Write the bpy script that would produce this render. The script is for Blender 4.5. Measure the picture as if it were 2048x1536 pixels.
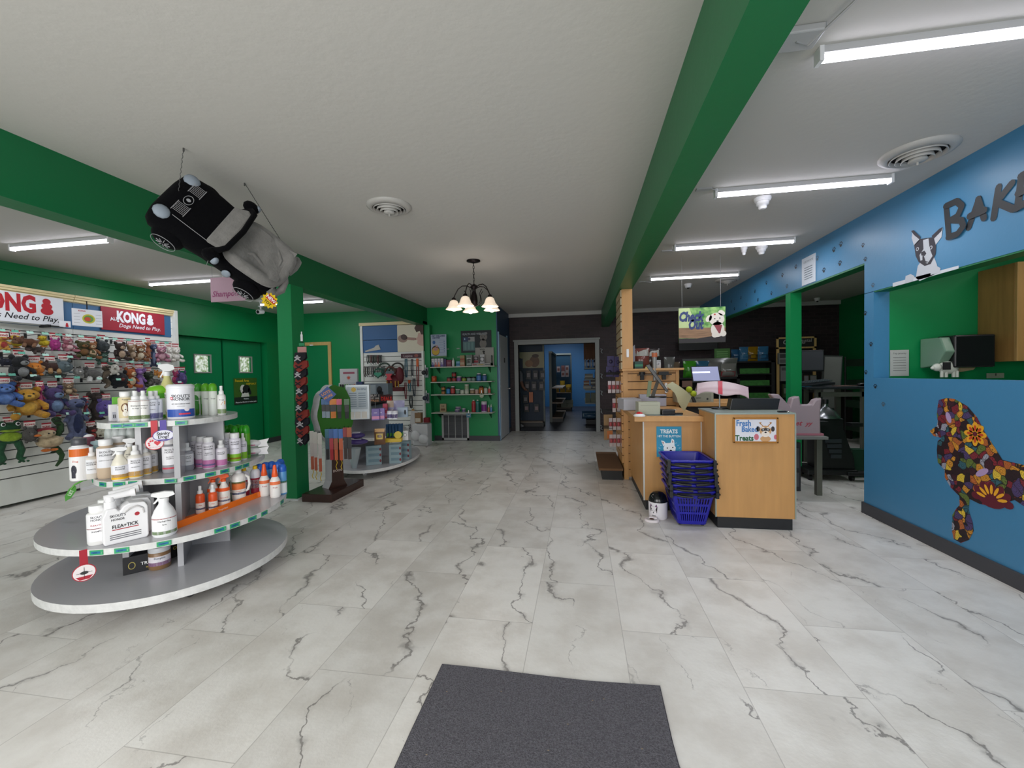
import bpy, math, random
from mathutils import Matrix, Vector
PI=math.pi
sc=bpy.context.scene; C=sc.collection
for o in list(bpy.data.objects): bpy.data.objects.remove(o)
# ---------------- camera ----------------
YAW,PIT,ROL=math.radians(9.42),math.radians(-1.37),math.radians(-1.09)
FPX=831.0; CAM=Vector((0,0,1.31))
cy_,sy_=math.cos(YAW),math.sin(YAW); cp_,sp_=math.cos(PIT),math.sin(PIT)
fw=Vector((-sy_*cp_,cy_*cp_,sp_)); rt=Vector((cy_,sy_,0)); up=rt.cross(fw)
rt2=rt*math.cos(ROL)+up*math.sin(ROL); up2=-rt*math.sin(ROL)+up*math.cos(ROL)
cam=bpy.data.cameras.new('camera'); cam.lens=FPX/2048*36; cam.sensor_width=36; cam.clip_start=.05; cam.clip_end=100
camo=bpy.data.objects.new('camera',cam); C.objects.link(camo)
camo.matrix_world=Matrix(((rt2.x,up2.x,-fw.x,CAM.x),(rt2.y,up2.y,-fw.y,CAM.y),(rt2.z,up2.z,-fw.z,CAM.z),(0,0,0,1)))
sc.camera=camo
sc.view_settings.view_transform='Standard'; sc.view_settings.look='None'; sc.view_settings.gamma=1
sc.view_settings.use_curve_mapping=False
sc.view_settings.exposure=0.0
sc.cycles.max_bounces=8; sc.cycles.diffuse_bounces=4; sc.cycles.glossy_bounces=4; sc.cycles.transmission_bounces=8
sc.cycles.transparent_max_bounces=12; sc.cycles.use_denoising=True; sc.cycles.sample_clamp_indirect=3
sc.cycles.caustics_reflective=False; sc.cycles.caustics_refractive=False
# ---------------- world ----------------
w=bpy.data.worlds.new('world'); sc.world=w; w.use_nodes=True
bg=w.node_tree.nodes['Background']; bg.inputs[0].default_value=(.80,.9,1,1); bg.inputs[1].default_value=.9
# ---------------- daylight through the shopfront windows ----------------
def area(name,loc,rot,sx,sy,power,col=(1,1,1)):
    l=bpy.data.lights.new(name,'AREA'); l.shape='RECTANGLE'; l.size=sx; l.size_y=sy; l.energy=power; l.color=col
    o=bpy.data.objects.new(name,l); C.objects.link(o); o.location=loc; o.rotation_euler=rot; o['kind']='helper'
    return o
# shopfront glazing at y=-1.3 (light stands in the window openings, shining in)
area('window_daylight',(-1.5,-1.22,1.25),(math.radians(-70),0,0),2.8,1.9,92,(1,.985,.95)).rotation_euler=(math.radians(68),0,0)
area('window_daylight',(1.35,-1.22,1.25),(0,0,0),1.9,1.9,35,(1,.985,.95)).rotation_euler=(math.radians(70),0,math.radians(12))
area('window_daylight',(-5.0,-1.22,1.3),(0,0,0),2.2,1.7,9,(.97,1,.95)).rotation_euler=(math.radians(66),0,math.radians(-8))
# ---------------- helpers ----------------
def V3(*a): return Vector(a)
def ray(u,v): return rt2*((u-1024)/FPX)+up2*((768-v)/FPX)+fw
def at(u,v,x=None,y=None,z=None):
    d=ray(u,v)
    if x is not None: t=(x-CAM.x)/d.x
    elif y is not None: t=(y-CAM.y)/d.y
    else: t=(z-CAM.z)/d.z
    return CAM+d*t
def lin(c):
    c=c/255 if c>1 else c
    return c/12.92 if c<=.04045 else ((c+.055)/1.055)**2.4
def col(c):
    if isinstance(c,str):
        c=[int(c[i:i+2],16) for i in (0,2,4)]
        c=[x/255+1e-9 for x in c]
    return tuple(lin(min(x,1)) for x in c[:3])+(1,)
MC={}
def mat(c,rough=.5,metal=0,emit=0,alpha=1,trans=0,bump=0,bscale=60,var=0,vscale=4,sheen=0,spec=.5,name=None,stretch=None,coat=0):
    key=(c,rough,metal,emit,alpha,trans,bump,bscale,var,vscale,sheen,spec,stretch,coat)
    if key in MC: return MC[key]
    m=bpy.data.materials.new(name or 'surface'); m.use_nodes=True; nt=m.node_tree; p=nt.nodes['Principled BSDF']
    cc=col(c); p.inputs['Base Color'].default_value=cc; p.inputs['Roughness'].default_value=rough; p.inputs['Metallic'].default_value=metal
    p.inputs['Specular IOR Level'].default_value=spec
    if emit: p.inputs['Emission Color'].default_value=cc; p.inputs['Emission Strength'].default_value=emit
    if alpha<1: p.inputs['Alpha'].default_value=alpha
    if trans: p.inputs['Transmission Weight'].default_value=trans
    if sheen: p.inputs['Sheen Weight'].default_value=sheen
    if coat: p.inputs['Coat Weight'].default_value=coat
    if bump or var:
        tc=nt.nodes.new('ShaderNodeTexCoord'); src=tc.outputs['Object']
        if stretch:
            mp=nt.nodes.new('ShaderNodeMapping'); mp.inputs['Scale'].default_value=stretch; nt.links.new(src,mp.inputs[0]); src=mp.outputs[0]
        if bump:
            n=nt.nodes.new('ShaderNodeTexNoise'); n.inputs['Scale'].default_value=bscale; n.inputs['Detail'].default_value=4
            nt.links.new(src,n.inputs['Vector']); b=nt.nodes.new('ShaderNodeBump'); b.inputs['Strength'].default_value=bump; b.inputs['Distance'].default_value=.01
            nt.links.new(n.outputs[0],b.inputs['Height']); nt.links.new(b.outputs[0],p.inputs['Normal'])
        if var:
            n=nt.nodes.new('ShaderNodeTexNoise'); n.inputs['Scale'].default_value=vscale; n.inputs['Detail'].default_value=5
            nt.links.new(src,n.inputs['Vector']); mr=nt.nodes.new('ShaderNodeMapRange'); mr.inputs[1].default_value=.3; mr.inputs[2].default_value=.7
            mr.inputs[3].default_value=1-var; mr.inputs[4].default_value=1+var; nt.links.new(n.outputs[0],mr.inputs[0])
            mx=nt.nodes.new('ShaderNodeVectorMath'); mx.operation='SCALE'; mx.inputs[0].default_value=cc[:3]
            nt.links.new(mr.outputs[0],mx.inputs['Scale']); nt.links.new(mx.outputs[0],p.inputs['Base Color'])
    MC[key]=m; return m
def plush(c):
    q=[int(c[i:i+2],16) for i in (0,2,4)]; g=sum(q)/3; c=''.join('%02x'%int(max(0,min(255,(x*.8+g*.2)*.88))) for x in q)
    return mat(c,.95,bump=.9,bscale=55,var=.25,vscale=30,sheen=.1,name='plush')
TXT={}
def text2d(s,bold=0,shear=0):
    k=(s,bold,shear)
    if k in TXT: return TXT[k]
    cu=bpy.data.curves.new('t','FONT'); cu.body=s; cu.size=1; cu.resolution_u=2; cu.offset=bold; cu.shear=shear
    o=bpy.data.objects.new('t',cu); C.objects.link(o); dg=bpy.context.evaluated_depsgraph_get(); dg.update()
    me=bpy.data.meshes.new_from_object(o.evaluated_get(dg)); vs=[(v.co.x,v.co.y) for v in me.vertices]; fs=[tuple(p.vertices) for p in me.polygons]
    bpy.data.objects.remove(o); bpy.data.curves.remove(cu); bpy.data.meshes.remove(me)
    if vs:
        x0=min(v[0] for v in vs); x1=max(v[0] for v in vs); vs=[(x-x0,y) for x,y in vs]; wd=x1-x0
    else: wd=0
    TXT[k]=(vs,fs,wd); return TXT[k]
def plane(O,U,V,off=.0007):
    O=Vector(O);U=Vector(U).normalized();V=Vector(V).normalized();N=U.cross(V)
    return lambda x,y,l=0:O+U*x+V*y+N*(l*off)
def wrap(R,z0=0,cx=0,cy=0,off=.0006):   # label wrapped round a cylinder, centre facing -y
    return lambda x,y,l=0:Vector((cx+(R+l*off)*math.sin(x/R),cy-(R+l*off)*math.cos(x/R),z0+y))
def star(n,r0,r1,cx=0,cy=0,rot=0):
    return [(cx+(r0 if i%2==0 else r1)*math.cos(rot+PI*i/n),cy+(r0 if i%2==0 else r1)*math.sin(rot+PI*i/n)) for i in range(2*n)]
def oval(cx,cy,rx,ry,n=20,a0=0,a1=2*PI,rot=0):
    m=n if abs(a1-a0-2*PI)<1e-6 else n+1
    out=[]
    for i in range(m):
        t=a0+(a1-a0)*i/n; x,y=rx*math.cos(t),ry*math.sin(t)
        out.append((cx+x*math.cos(rot)-y*math.sin(rot),cy+x*math.sin(rot)+y*math.cos(rot)))
    return out
class B:
    def __init__(s): s.v=[];s.f=[];s.mi=[];s.sm=[];s.mats=[];s.cur=0;s.X=None
    def use(s,m):
        if m not in s.mats: s.mats.append(m)
        s.cur=s.mats.index(m); return s
    def at(s,X): s.X=X; return s
    def add(s,vs,fs,smooth=False):
        n=len(s.v)
        for q in vs:
            q=Vector(q)
            s.v.append(s.X@q if s.X else q)
        for f in fs: s.f.append([i+n for i in f]); s.mi.append(s.cur); s.sm.append(smooth)
        return s
    def box(s,x0,x1,y0,y1,z0,z1):
        vs=[(x,y,z) for x in(x0,x1) for y in(y0,y1) for z in(z0,z1)]
        return s.add(vs,[(0,1,3,2),(4,6,7,5),(0,4,5,1),(2,3,7,6),(0,2,6,4),(1,5,7,3)])
    def cbox(s,c,sz,rz=0,rx=0,ry=0):
        M=Matrix.Translation(c)@Matrix.Rotation(rz,4,'Z')@Matrix.Rotation(ry,4,'Y')@Matrix.Rotation(rx,4,'X')
        a,b,c2=sz[0]/2,sz[1]/2,sz[2]/2
        vs=[M@Vector((x,y,z)) for x in(-a,a) for y in(-b,b) for z in(-c2,c2)]
        return s.add(vs,[(0,1,3,2),(4,6,7,5),(0,4,5,1),(2,3,7,6),(0,2,6,4),(1,5,7,3)])
    def cyl(s,p0,p1,r0,r1=None,n=12,caps=True):
        p0=Vector(p0);p1=Vector(p1); r1=r0 if r1 is None else r1; d=(p1-p0).normalized(); a=d.orthogonal().normalized(); b=d.cross(a)
        vs=[];
        for p,r in((p0,r0),(p1,r1)):
            for i in range(n):
                t=2*PI*i/n; vs.append(p+a*(r*math.cos(t))+b*(r*math.sin(t)))
        s.add(vs,[(i,(i+1)%n,n+(i+1)%n,n+i) for i in range(n)],True)
        if caps: s.add(vs,[tuple(range(n))[::-1],tuple(range(n,2*n))])
        return s
    def lathe(s,prof,c=(0,0,0),n=20,sx=1,sy=1,caps=True):
        vs=[];k=len(prof)
        for r,z in prof:
            for i in range(n):
                t=2*PI*i/n; vs.append((c[0]+r*sx*math.cos(t),c[1]+r*sy*math.sin(t),c[2]+z))
        s.add(vs,[(j*n+i,j*n+(i+1)%n,(j+1)*n+(i+1)%n,(j+1)*n+i) for j in range(k-1) for i in range(n)],True)
        if caps:
            s.add(vs[:n],[tuple(range(n))[::-1]]); s.add(vs[-n:],[tuple(range(n))])
        return s
    def ell(s,c,r,rot=None,n=12,m=8):
        M=Matrix.Translation(c)@(rot if rot else Matrix())
        vs=[M@Vector((0,0,-r[2]))]
        for j in range(1,m):
            ph=-PI/2+PI*j/m
            for i in range(n):
                t=2*PI*i/n; vs.append(M@Vector((r[0]*math.cos(ph)*math.cos(t),r[1]*math.cos(ph)*math.sin(t),r[2]*math.sin(ph))))
        vs.append(M@Vector((0,0,r[2]))); L=len(vs)-1
        fs=[(0,1+(i+1)%n,1+i) for i in range(n)]+[(1+(j-1)*n+i,1+(j-1)*n+(i+1)%n,1+j*n+(i+1)%n,1+j*n+i) for j in range(1,m-1) for i in range(n)]+[(L,1+(m-2)*n+i,1+(m-2)*n+(i+1)%n) for i in range(n)]
        return s.add(vs,fs,True)
    def tube(s,pts,r,n=6,caps=True):
        pts=[Vector(p) for p in pts]; k=len(pts); rs=r if isinstance(r,(list,tuple)) else [r]*k; vs=[]; a=None
        for i,p in enumerate(pts):
            d=(pts[min(i+1,k-1)]-pts[max(i-1,0)])
            d=d.normalized() if d.length>1e-9 else Vector((0,0,1))
            a=d.orthogonal().normalized() if a is None else (a-d*a.dot(d)).normalized()
            b=d.cross(a)
            for j in range(n):
                t=2*PI*j/n; vs.append(p+a*(rs[i]*math.cos(t))+b*(rs[i]*math.sin(t)))
        s.add(vs,[(i*n+j,i*n+(j+1)%n,(i+1)*n+(j+1)%n,(i+1)*n+j) for i in range(k-1) for j in range(n)],True)
        if caps: s.add(vs[:n],[tuple(range(n))[::-1]]); s.add(vs[-n:],[tuple(range(n))])
        return s
    def poly(s,pts,fn,l=1): return s.add([fn(x,y,l) for x,y in pts],[tuple(range(len(pts)))])
    def rect(s,x0,y0,x1,y1,fn,l=1,nx=1):
        for i in range(nx):
            a=x0+(x1-x0)*i/nx; b=x0+(x1-x0)*(i+1)/nx
            s.add([fn(a,y0,l),fn(b,y0,l),fn(b,y1,l),fn(a,y1,l)],[(0,1,2,3)])
        return s
    def prism(s,pts,fn,d0,d1):   # fn(x,y,layer) with layer in metres/off : use plane(...,off=1)
        n=len(pts); vs=[fn(x,y,d0) for x,y in pts]+[fn(x,y,d1) for x,y in pts]
        return s.add(vs,[tuple(range(n))[::-1],tuple(range(n,2*n))]+[(i,(i+1)%n,n+(i+1)%n,n+i) for i in range(n)])
    def text(s,t,size,fn,x=0,y=0,al='c',bold=0,shear=0,l=2,w=None,rot=0,sx=1):
        vs,fs,wd=text2d(t,bold,shear)
        if w: sx=w/(wd*size) if wd else 1
        ox={'c':-wd/2,'l':0,'r':-wd}[al]; c,sn=math.cos(rot),math.sin(rot)
        out=[]
        for a,b in vs:
            a=(a+ox)*size*sx; b=b*size; out.append(fn(x+a*c-b*sn,y+a*sn+b*c,l))
        return s.add(out,fs)
    def obj(s,name,parent=None,bevel=0,loc=None):
        me=bpy.data.meshes.new(name); me.from_pydata([tuple(v) for v in s.v],[],s.f)
        for m in s.mats: me.materials.append(m)
        me.polygons.foreach_set('material_index',s.mi); me.polygons.foreach_set('use_smooth',s.sm); me.update()
        o=bpy.data.objects.new(name,me); C.objects.link(o)
        if parent: o.parent=parent
        if loc: o.location=loc
        if bevel:
            b=o.modifiers.new('b','BEVEL'); b.width=bevel; b.segments=2; b.limit_method='ANGLE'
        return o
def tag(o,label,cat,group=None,kind=None):
    if label: o['label']=label
    if cat: o['category']=cat
    if group: o['group']=group
    if kind: o['kind']=kind
    return o
def thing(name,label,cat,loc=(0,0,0),rz=0,group=None):
    o=bpy.data.objects.new(name,None); o.empty_display_size=.05; C.objects.link(o); o.location=loc; o.rotation_euler=(0,0,rz)
    return tag(o,label,cat,group)
def struct(o,label=None): o['kind']='structure'; return tag(o,label,None)
def dup(root,loc,rz=None,label=None,group=None,scale=None,rot=None):
    r=root.copy(); C.objects.link(r); r.location=loc
    if rz is not None: r.rotation_euler=(0,0,rz)
    if rot is not None: r.rotation_euler=rot
    if scale: r.scale=(scale,)*3 if isinstance(scale,(int,float)) else scale
    if label: r['label']=label
    if group: r['group']=group
    for ch in list(root.children):
        c=ch.copy(); C.objects.link(c); c.parent=r
        for g in list(ch.children):
            d=g.copy(); C.objects.link(d); d.parent=c
    return r
WHITE=mat('e8e8ea',.4); BLACK=mat('0c0c0e',.5); CHROME=mat('c8c8c8',.2,metal=1); INK=mat('16161a',.6); GREY=mat('8a8a8c',.5)
GREEN=mat('048048',.5,bump=.12,bscale=14,name='green_paint'); WHITEPLA=mat('e4e4e2',.35)
# ================= SHELL =================
CZ=2.67
def nodes(name):
    m=bpy.data.materials.new(name); m.use_nodes=True; return m,m.node_tree,m.node_tree.nodes['Principled BSDF']
# marble-look vinyl tiles
FM,nt,p=nodes('marble_tile'); N=nt.nodes; K=nt.links
p.inputs['Roughness'].default_value=.36
uv=N.new('ShaderNodeUVMap'); uv.uv_map='uv'
at_=N.new('ShaderNodeVertexColor'); at_.layer_name='tile'
off=N.new('ShaderNodeVectorMath'); off.operation='SCALE'; off.inputs['Scale'].default_value=57; K.new(at_.outputs[0],off.inputs[0])
vadd=N.new('ShaderNodeVectorMath'); K.new(uv.outputs[0],vadd.inputs[0]); K.new(off.outputs[0],vadd.inputs[1])
mp=N.new('ShaderNodeMapping'); mp.inputs['Rotation'].default_value=(0,0,math.radians(-24)); mp.inputs['Scale'].default_value=(1.9,.5,1); K.new(vadd.outputs[0],mp.inputs[0])
def noise(sc_,det,src,rough=.55,dist=0):
    n=N.new('ShaderNodeTexNoise'); n.inputs['Scale'].default_value=sc_; n.inputs['Detail'].default_value=det; n.inputs['Roughness'].default_value=rough; n.inputs['Distortion'].default_value=dist
    K.new(src,n.inputs['Vector']); return n.outputs[0]
def mr(src,a,b,c,d):
    n=N.new('ShaderNodeMapRange'); n.interpolation_type='SMOOTHSTEP'; n.inputs[1].default_value=a; n.inputs[2].default_value=b; n.inputs[3].default_value=c; n.inputs[4].default_value=d; K.new(src,n.inputs[0]); return n.outputs[0]
def mth(op,a,b=None):
    n=N.new('ShaderNodeMath'); n.operation=op
    for i,q in enumerate((a,b)):
        if q is None: continue
        if isinstance(q,(int,float)): n.inputs[i].default_value=q
        else: K.new(q,n.inputs[i])
    return n.outputs[0]
def ridge(src,w0): return mr(mth('ABSOLUTE',mth('SUBTRACT',src,.5)),0,w0,1,0)
mp.inputs['Rotation'].default_value=(0,0,math.radians(-17)); mp.inputs['Scale'].default_value=(1,1,1)
sxx=N.new('ShaderNodeSeparateXYZ'); K.new(mp.outputs[0],sxx.inputs[0])
def warp(freq,ns,amp,rough=.55):
    w_=mth('MULTIPLY',mth('SUBTRACT',noise(ns,8,vadd.outputs[0],rough),.5),amp)
    return mth('FRACT',mth('ADD',mth('MULTIPLY',sxx.outputs[0],freq),w_))
n1=warp(2.3,1.5,2.4); n2=warp(3.1,2.6,1.8,.6); nm=noise(1.6,2,vadd.outputs[0]); nm2=noise(5,4,mp.outputs[0])
v1=mth('MULTIPLY',ridge(n1,.022),mr(nm,.36,.5,0,1)); v1b=mth('MULTIPLY',ridge(n1,.10),mr(nm2,.45,.66,0,.62)); v1b=mth('MULTIPLY',v1b,mr(nm,.38,.54,0,1))
v2=mth('MULTIPLY',ridge(n2,.016),mr(nm2,.48,.62,0,.5)); v2=mth('MULTIPLY',v2,mr(nm,.5,.4,0,1))
vein=mth('MINIMUM',mth('ADD',mth('ADD',v1,v1b),v2),.72)
blot=noise(3.5,5,vadd.outputs[0],.6)
base=N.new('ShaderNodeMix'); base.data_type='RGBA'; base.inputs[6].default_value=col('e4e1dc'); base.inputs[7].default_value=col('d0cbc4'); K.new(mr(blot,.35,.7,0,1),base.inputs[0])
tint=N.new('ShaderNodeMix'); tint.data_type='RGBA'; tint.blend_type='MULTIPLY'; tint.inputs[0].default_value=1; K.new(base.outputs[2],tint.inputs[6])
tv=N.new('ShaderNodeMapRange'); tv.inputs[3].default_value=.9; tv.inputs[4].default_value=1.03; sp=N.new('ShaderNodeSeparateColor'); K.new(at_.outputs[0],sp.inputs[0]); K.new(sp.outputs[0],tv.inputs[0])
K.new(tv.outputs[0],tint.inputs[7])
vm=N.new('ShaderNodeMix'); vm.data_type='RGBA'; K.new(vein,vm.inputs[0]); K.new(tint.outputs[2],vm.inputs[6]); vm.inputs[7].default_value=col('5f5a58')
# thin tile joints from the in-tile uv (metres)
sx=N.new('ShaderNodeSeparateXYZ'); K.new(uv.outputs[0],sx.inputs[0])
ex=mth('MINIMUM',sx.outputs[0],mth('SUBTRACT',.4565,sx.outputs[0])); ey=mth('MINIMUM',sx.outputs[1],mth('SUBTRACT',.939,sx.outputs[1])); e=mr(mth('MINIMUM',ex,ey),.0008,.0026,.5,0)
jm=N.new('ShaderNodeMix'); jm.data_type='RGBA'; K.new(e,jm.inputs[0]); K.new(vm.outputs[2],jm.inputs[6]); jm.inputs[7].default_value=col('8c8782'); K.new(jm.outputs[2],p.inputs['Base Color'])
bp=N.new('ShaderNodeBump'); bp.inputs['Strength'].default_value=.08; bp.inputs['Distance'].default_value=.01; K.new(noise(60,3,vadd.outputs[0]),bp.inputs['Height']); K.new(bp.outputs[0],p.inputs['Normal'])
rng=random.Random(3)
W_,L_,X0=.4565,.939,-.27; off_={0:3.519,-1:3.072,-2:2.607,1:3.074,2:2.754,3:3.242,4:2.764,-3:1.209,-4:1.842,-5:1.359}
vs=[];fs=[];uvs=[];cs=[]
for i in range(-15,14):
    o0=off_.get(i,rng.uniform(0,.9))
    y=o0-L_*math.ceil((o0+1.6)/L_)-L_
    while y<9.4:
        a,b=max(y,-1.6),min(y+L_,9.4); x0,x1=X0+i*W_,X0+(i+1)*W_; x0=max(x0,-6.6); x1=min(x1,6)
        if b>a and x1>x0:
            n=len(vs); vs+=[(x0,a,0),(x1,a,0),(x1,b,0),(x0,b,0)]; fs.append((n,n+1,n+2,n+3))
            u0=x0-(X0+i*W_); u1=u0+x1-x0; flip=rng.random()<.35
            q=[(u0,a-y),(u1,a-y),(u1,b-y),(u0,b-y)]
            uvs+=q; c=(rng.random(),rng.random(),rng.random(),1); cs+=[c]*4
        y+=L_
me=bpy.data.meshes.new('floor'); me.from_pydata(vs,[],fs); ul=me.uv_layers.new(name='uv'); ca=me.color_attributes.new('tile','FLOAT_COLOR','CORNER')
ul=me.uv_layers['uv']; ca=me.color_attributes['tile']
ul.data.foreach_set('uv',[a for q in uvs for a in q]); ca.data.foreach_set('color',[a for q in cs for a in q])
me.materials.append(FM); fo=bpy.data.objects.new('floor',me); C.objects.link(fo); struct(fo)
CEIL=mat('bfbdb8',.9,bump=.15,bscale=25,name='ceiling_paint')
GP=mat('018348',.45,bump=.2,bscale=9,name='green_wall_paint'); GB=mat('066a3c',.42,bump=.1,bscale=20,name='green_beam_paint')
BLUE=mat('3c7ba4',.42,bump=.08,bscale=25,name='blue_wall_paint'); BASE=mat('3a3a40',.5); DKBL=mat('2a4a6c',.5)
b=B().use(CEIL).box(-6.6,6,-1.6,9.5,CZ,CZ+.1); struct(b.obj('ceiling'))
# block wall on the left with a recess for the double doors
b=B().use(GP); b.box(-6.5,-6.3,-1.6,5.6,0,CZ); b.box(-6.5,-6.3,5.6,7.55,2.04,CZ); b.box(-6.5,-6.3,7.55,8.1,0,CZ); b.box(-6.6,-6.5,5.6,7.55,2.0,2.1); b.box(-6.3,-6.285,-1.6,8,CZ-.09,CZ)
struct(b.obj('wall_left'))
b=B().use(GP).box(-6.3,-1.62,8.0,8.1,0,CZ); struct(b.obj('wall_back'))
b=B().use(DKBL).box(-1.62,-1.6,8.0,9.4,0,CZ); struct(b.obj('wall_corridor'))
# brick wall with the doorway to the back room
BR,nt,p=nodes('dark_brick'); N=nt.nodes; K=nt.links
tc=N.new('ShaderNodeTexCoord'); mp=N.new('ShaderNodeMapping'); mp.inputs['Rotation'].default_value=(math.radians(90),0,0); K.new(tc.outputs['Object'],mp.inputs[0])
bk=N.new('ShaderNodeTexBrick'); bk.inputs['Scale'].default_value=1; bk.inputs['Brick Width'].default_value=.21; bk.inputs['Row Height'].default_value=.072; bk.inputs['Mortar Size'].default_value=.006
bk.inputs['Color1'].default_value=col('35262a'); bk.inputs['Color2'].default_value=col('261c20'); bk.inputs['Mortar'].default_value=col('3c3032'); K.new(mp.outputs[0],bk.inputs['Vector'])
K.new(bk.outputs[0],p.inputs['Base Color']); p.inputs['Roughness'].default_value=.6
bp=N.new('ShaderNodeBump'); bp.inputs['Strength'].default_value=.5; bp.inputs['Distance'].default_value=.01; bp.invert=True; K.new(bk.outputs[1],bp.inputs['Height']); K.new(bp.outputs[0],p.inputs['Normal'])
DX0,DX1,DZ=-1.40,.32,1.97
b=B().use(BR); b.box(-1.62,DX0,9.4,9.55,0,CZ); b.box(DX1,5.17,9.4,9.55,0,CZ); b.box(DX0,DX1,9.4,9.55,DZ,CZ); struct(b.obj('wall_brick'))
WT=mat('8f9290',.5)
b=B().use(WT); b.box(DX0-.09,DX0+.0,9.36,9.57,0,DZ+.11); b.box(DX1,DX1+.09,9.36,9.57,0,DZ+.11); b.box(DX0,DX1,9.36,9.57,DZ,DZ+.11); b.box(DX0-.11,DX1+.11,9.34,9.37,DZ+.07,DZ+.11); struct(b.obj('trim_1',bevel=.004))
b=B().use(mat('bdbdbb',.6)).box(-1.6,5.17,9.34,9.4,CZ-.08,CZ); struct(b.obj('trim_2'))
# annex end wall and right wall of annex
b=B().use(GP).box(5.17,5.3,4.15,9.5,0,CZ); struct(b.obj('wall_annex'))
# right wall: blue, with serving window and passage
b=B().use(BLUE); b.box(2.5,2.62,-1.6,4.18,0,1.215); b.box(2.5,2.62,4.06,4.18,1.215,1.96); b.box(2.5,2.62,-1.6,4.18,1.965,CZ); b.box(2.5,2.62,4.18,9.4,2.235,CZ); b.box(2.5,2.62,-1.6,-.4,1.215,1.965)
struct(b.obj('wall_right'))
b=B().use(GB); b.box(2.503,2.62,4.185,9.4,2.22,2.236); b.box(2.503,2.62,-.4,4.06,1.955,1.966); b.box(2.62,2.63,4.18,9.4,2.22,CZ); struct(b.obj('trim_3'))
b=B().use(GP); b.box(2.62,5.17,4.06,4.18,0,CZ); struct(b.obj('wall_bakery_back'))
b=B().use(GP); b.box(5.17,5.3,-1.6,4.15,0,CZ); struct(b.obj('wall_bakery_side'))
b=B().use(BASE); b.box(2.485,2.5,-1.6,4.18,0,.1); b.box(2.485,2.62,4.18,4.195,0,.1); struct(b.obj('baseboard_right',bevel=.003))
b=B().use(BASE); b.box(-3.03,-1.6,7.985,8.0,0,.1); b.box(-1.6,-1.585,7.985,9.4,0,.1);  struct(b.obj('baseboard_back'))
b=B().use(BASE); b.box(-6.3,-6.285,7.5,8.0,0,.1); b.box(-6.3,-6.17,7.985,8.0,0,.1); struct(b.obj('baseboard_left'))
# beams
b=B().use(GB).box(-3.2,-3.03,-1.6,8.0,2.31,CZ); struct(b.obj('beam_left'))
b=B().use(GB).box(.467,.63,-1.6,9.4,2.31,CZ); struct(b.obj('beam_right'))
b=B().use(GP).box(-3.2,-3.03,4.0,4.2,0,2.31); b.use(WHITE).box(-3.23,-3.0,3.97,4.23,0,.012); struct(b.obj('column_left'))
b=B().use(GP).box(-3.04,-2.93,7.84,8.0,0,2.31); b.use(WHITE).box(-3.04,-2.9,7.81,7.84,0,.012); struct(b.obj('column_back'))
b=B().use(GP).box(2.5,2.62,5.5,5.62,.12,2.22); b.use(mat('5a4630',.7)).box(2.505,2.615,5.505,5.615,0,.12); struct(b.obj('column_passage'))
# shopfront behind the camera
b=B().use(mat('d8d8d6',.6)); 
b.box(-6.6,5.3,-1.5,-1.4,0,.3); b.box(-6.6,5.3,-1.5,-1.4,2.3,CZ)
for x0,x1 in ((-6.6,-6.15),(-3.9,-4.4),(-.2,.35),(2.3,5.3)): b.box(min(x0,x1),max(x0,x1),-1.5,-1.4,.3,2.3)
struct(b.obj('wall_front'))
GL=mat('ffffff',.02,trans=1,name='glass')
for k,(x0,x1) in enumerate(((-6.15,-4.4),(-3.9,-.2),(.35,2.3))):
    b=B().use(GREY)
    for s in ((x0,x0+.05),(x1-.05,x1),((x0+x1)/2-.02,(x0+x1)/2+.02)): b.box(s[0],s[1],-1.48,-1.42,.3,2.3)
    b.box(x0,x1,-1.48,-1.42,.3,.35); b.box(x0,x1,-1.48,-1.42,2.25,2.3); struct(b.obj('window_%d'%(k+1)))
# recess back with double doors
DG=mat('047a48',.4,bump=.06,bscale=30,name='door_paint')
b=B().use(DG).box(-6.6,-6.5,5.6,7.55,0,2.04); struct(b.obj('wall_recess'))
for k,(y0,y1,wy) in enumerate(((5.64,6.56,(6.03,6.32)),(6.6,7.5,(6.96,7.24)))):
    d=B().use(DG); z0,z1=1.45,1.73; a,c=wy
    d.box(-6.46,-6.4,y0,a,0.01,2.03); d.box(-6.46,-6.4,c,y1,0.01,2.03); d.box(-6.46,-6.4,a,c,.01,z0); d.box(-6.46,-6.4,a,c,z1,2.03)
    d=d.obj('door_%d'%(k+1)); struct(d)
    f=B().use(mat('9a9a94',.5)); t=.022
    for q in ((a-t,a,z0-t,z1+t),(c,c+t,z0-t,z1+t),(a,c,z0-t,z0),(a,c,z1,z1+t)): f.box(-6.405,-6.388,*q)
    f.obj('window_frame',d)
    m,nt2,p2=nodes('daylit_garden'); n=nt2.nodes.new('ShaderNodeTexNoise'); n.inputs['Scale'].default_value=22; n.inputs['Detail'].default_value=6
    r=nt2.nodes.new('ShaderNodeValToRGB'); r.color_ramp.elements[0].position=.35; r.color_ramp.elements[0].color=col('6f8f4e'); r.color_ramp.elements[1].position=.62; r.color_ramp.elements[1].color=col('eef6ee')
    nt2.links.new(n.outputs[0],r.inputs[0]); nt2.links.new(r.outputs[0],p2.inputs['Emission Color']); p2.inputs['Emission Strength'].default_value=.85; p2.inputs['Base Color'].default_value=(0,0,0,1)
    tc=nt2.nodes.new('ShaderNodeTexCoord'); nt2.links.new(tc.outputs['Object'],n.inputs['Vector'])
    q=B().use(m).box(-6.45,-6.44,a,c,z0,z1).obj('window_pane',d); q['label']='lit pane showing leafy trees outside'
b=B().use(BLACK).box(-6.47,-6.4,7.05,7.45,2.0,2.03)
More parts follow.
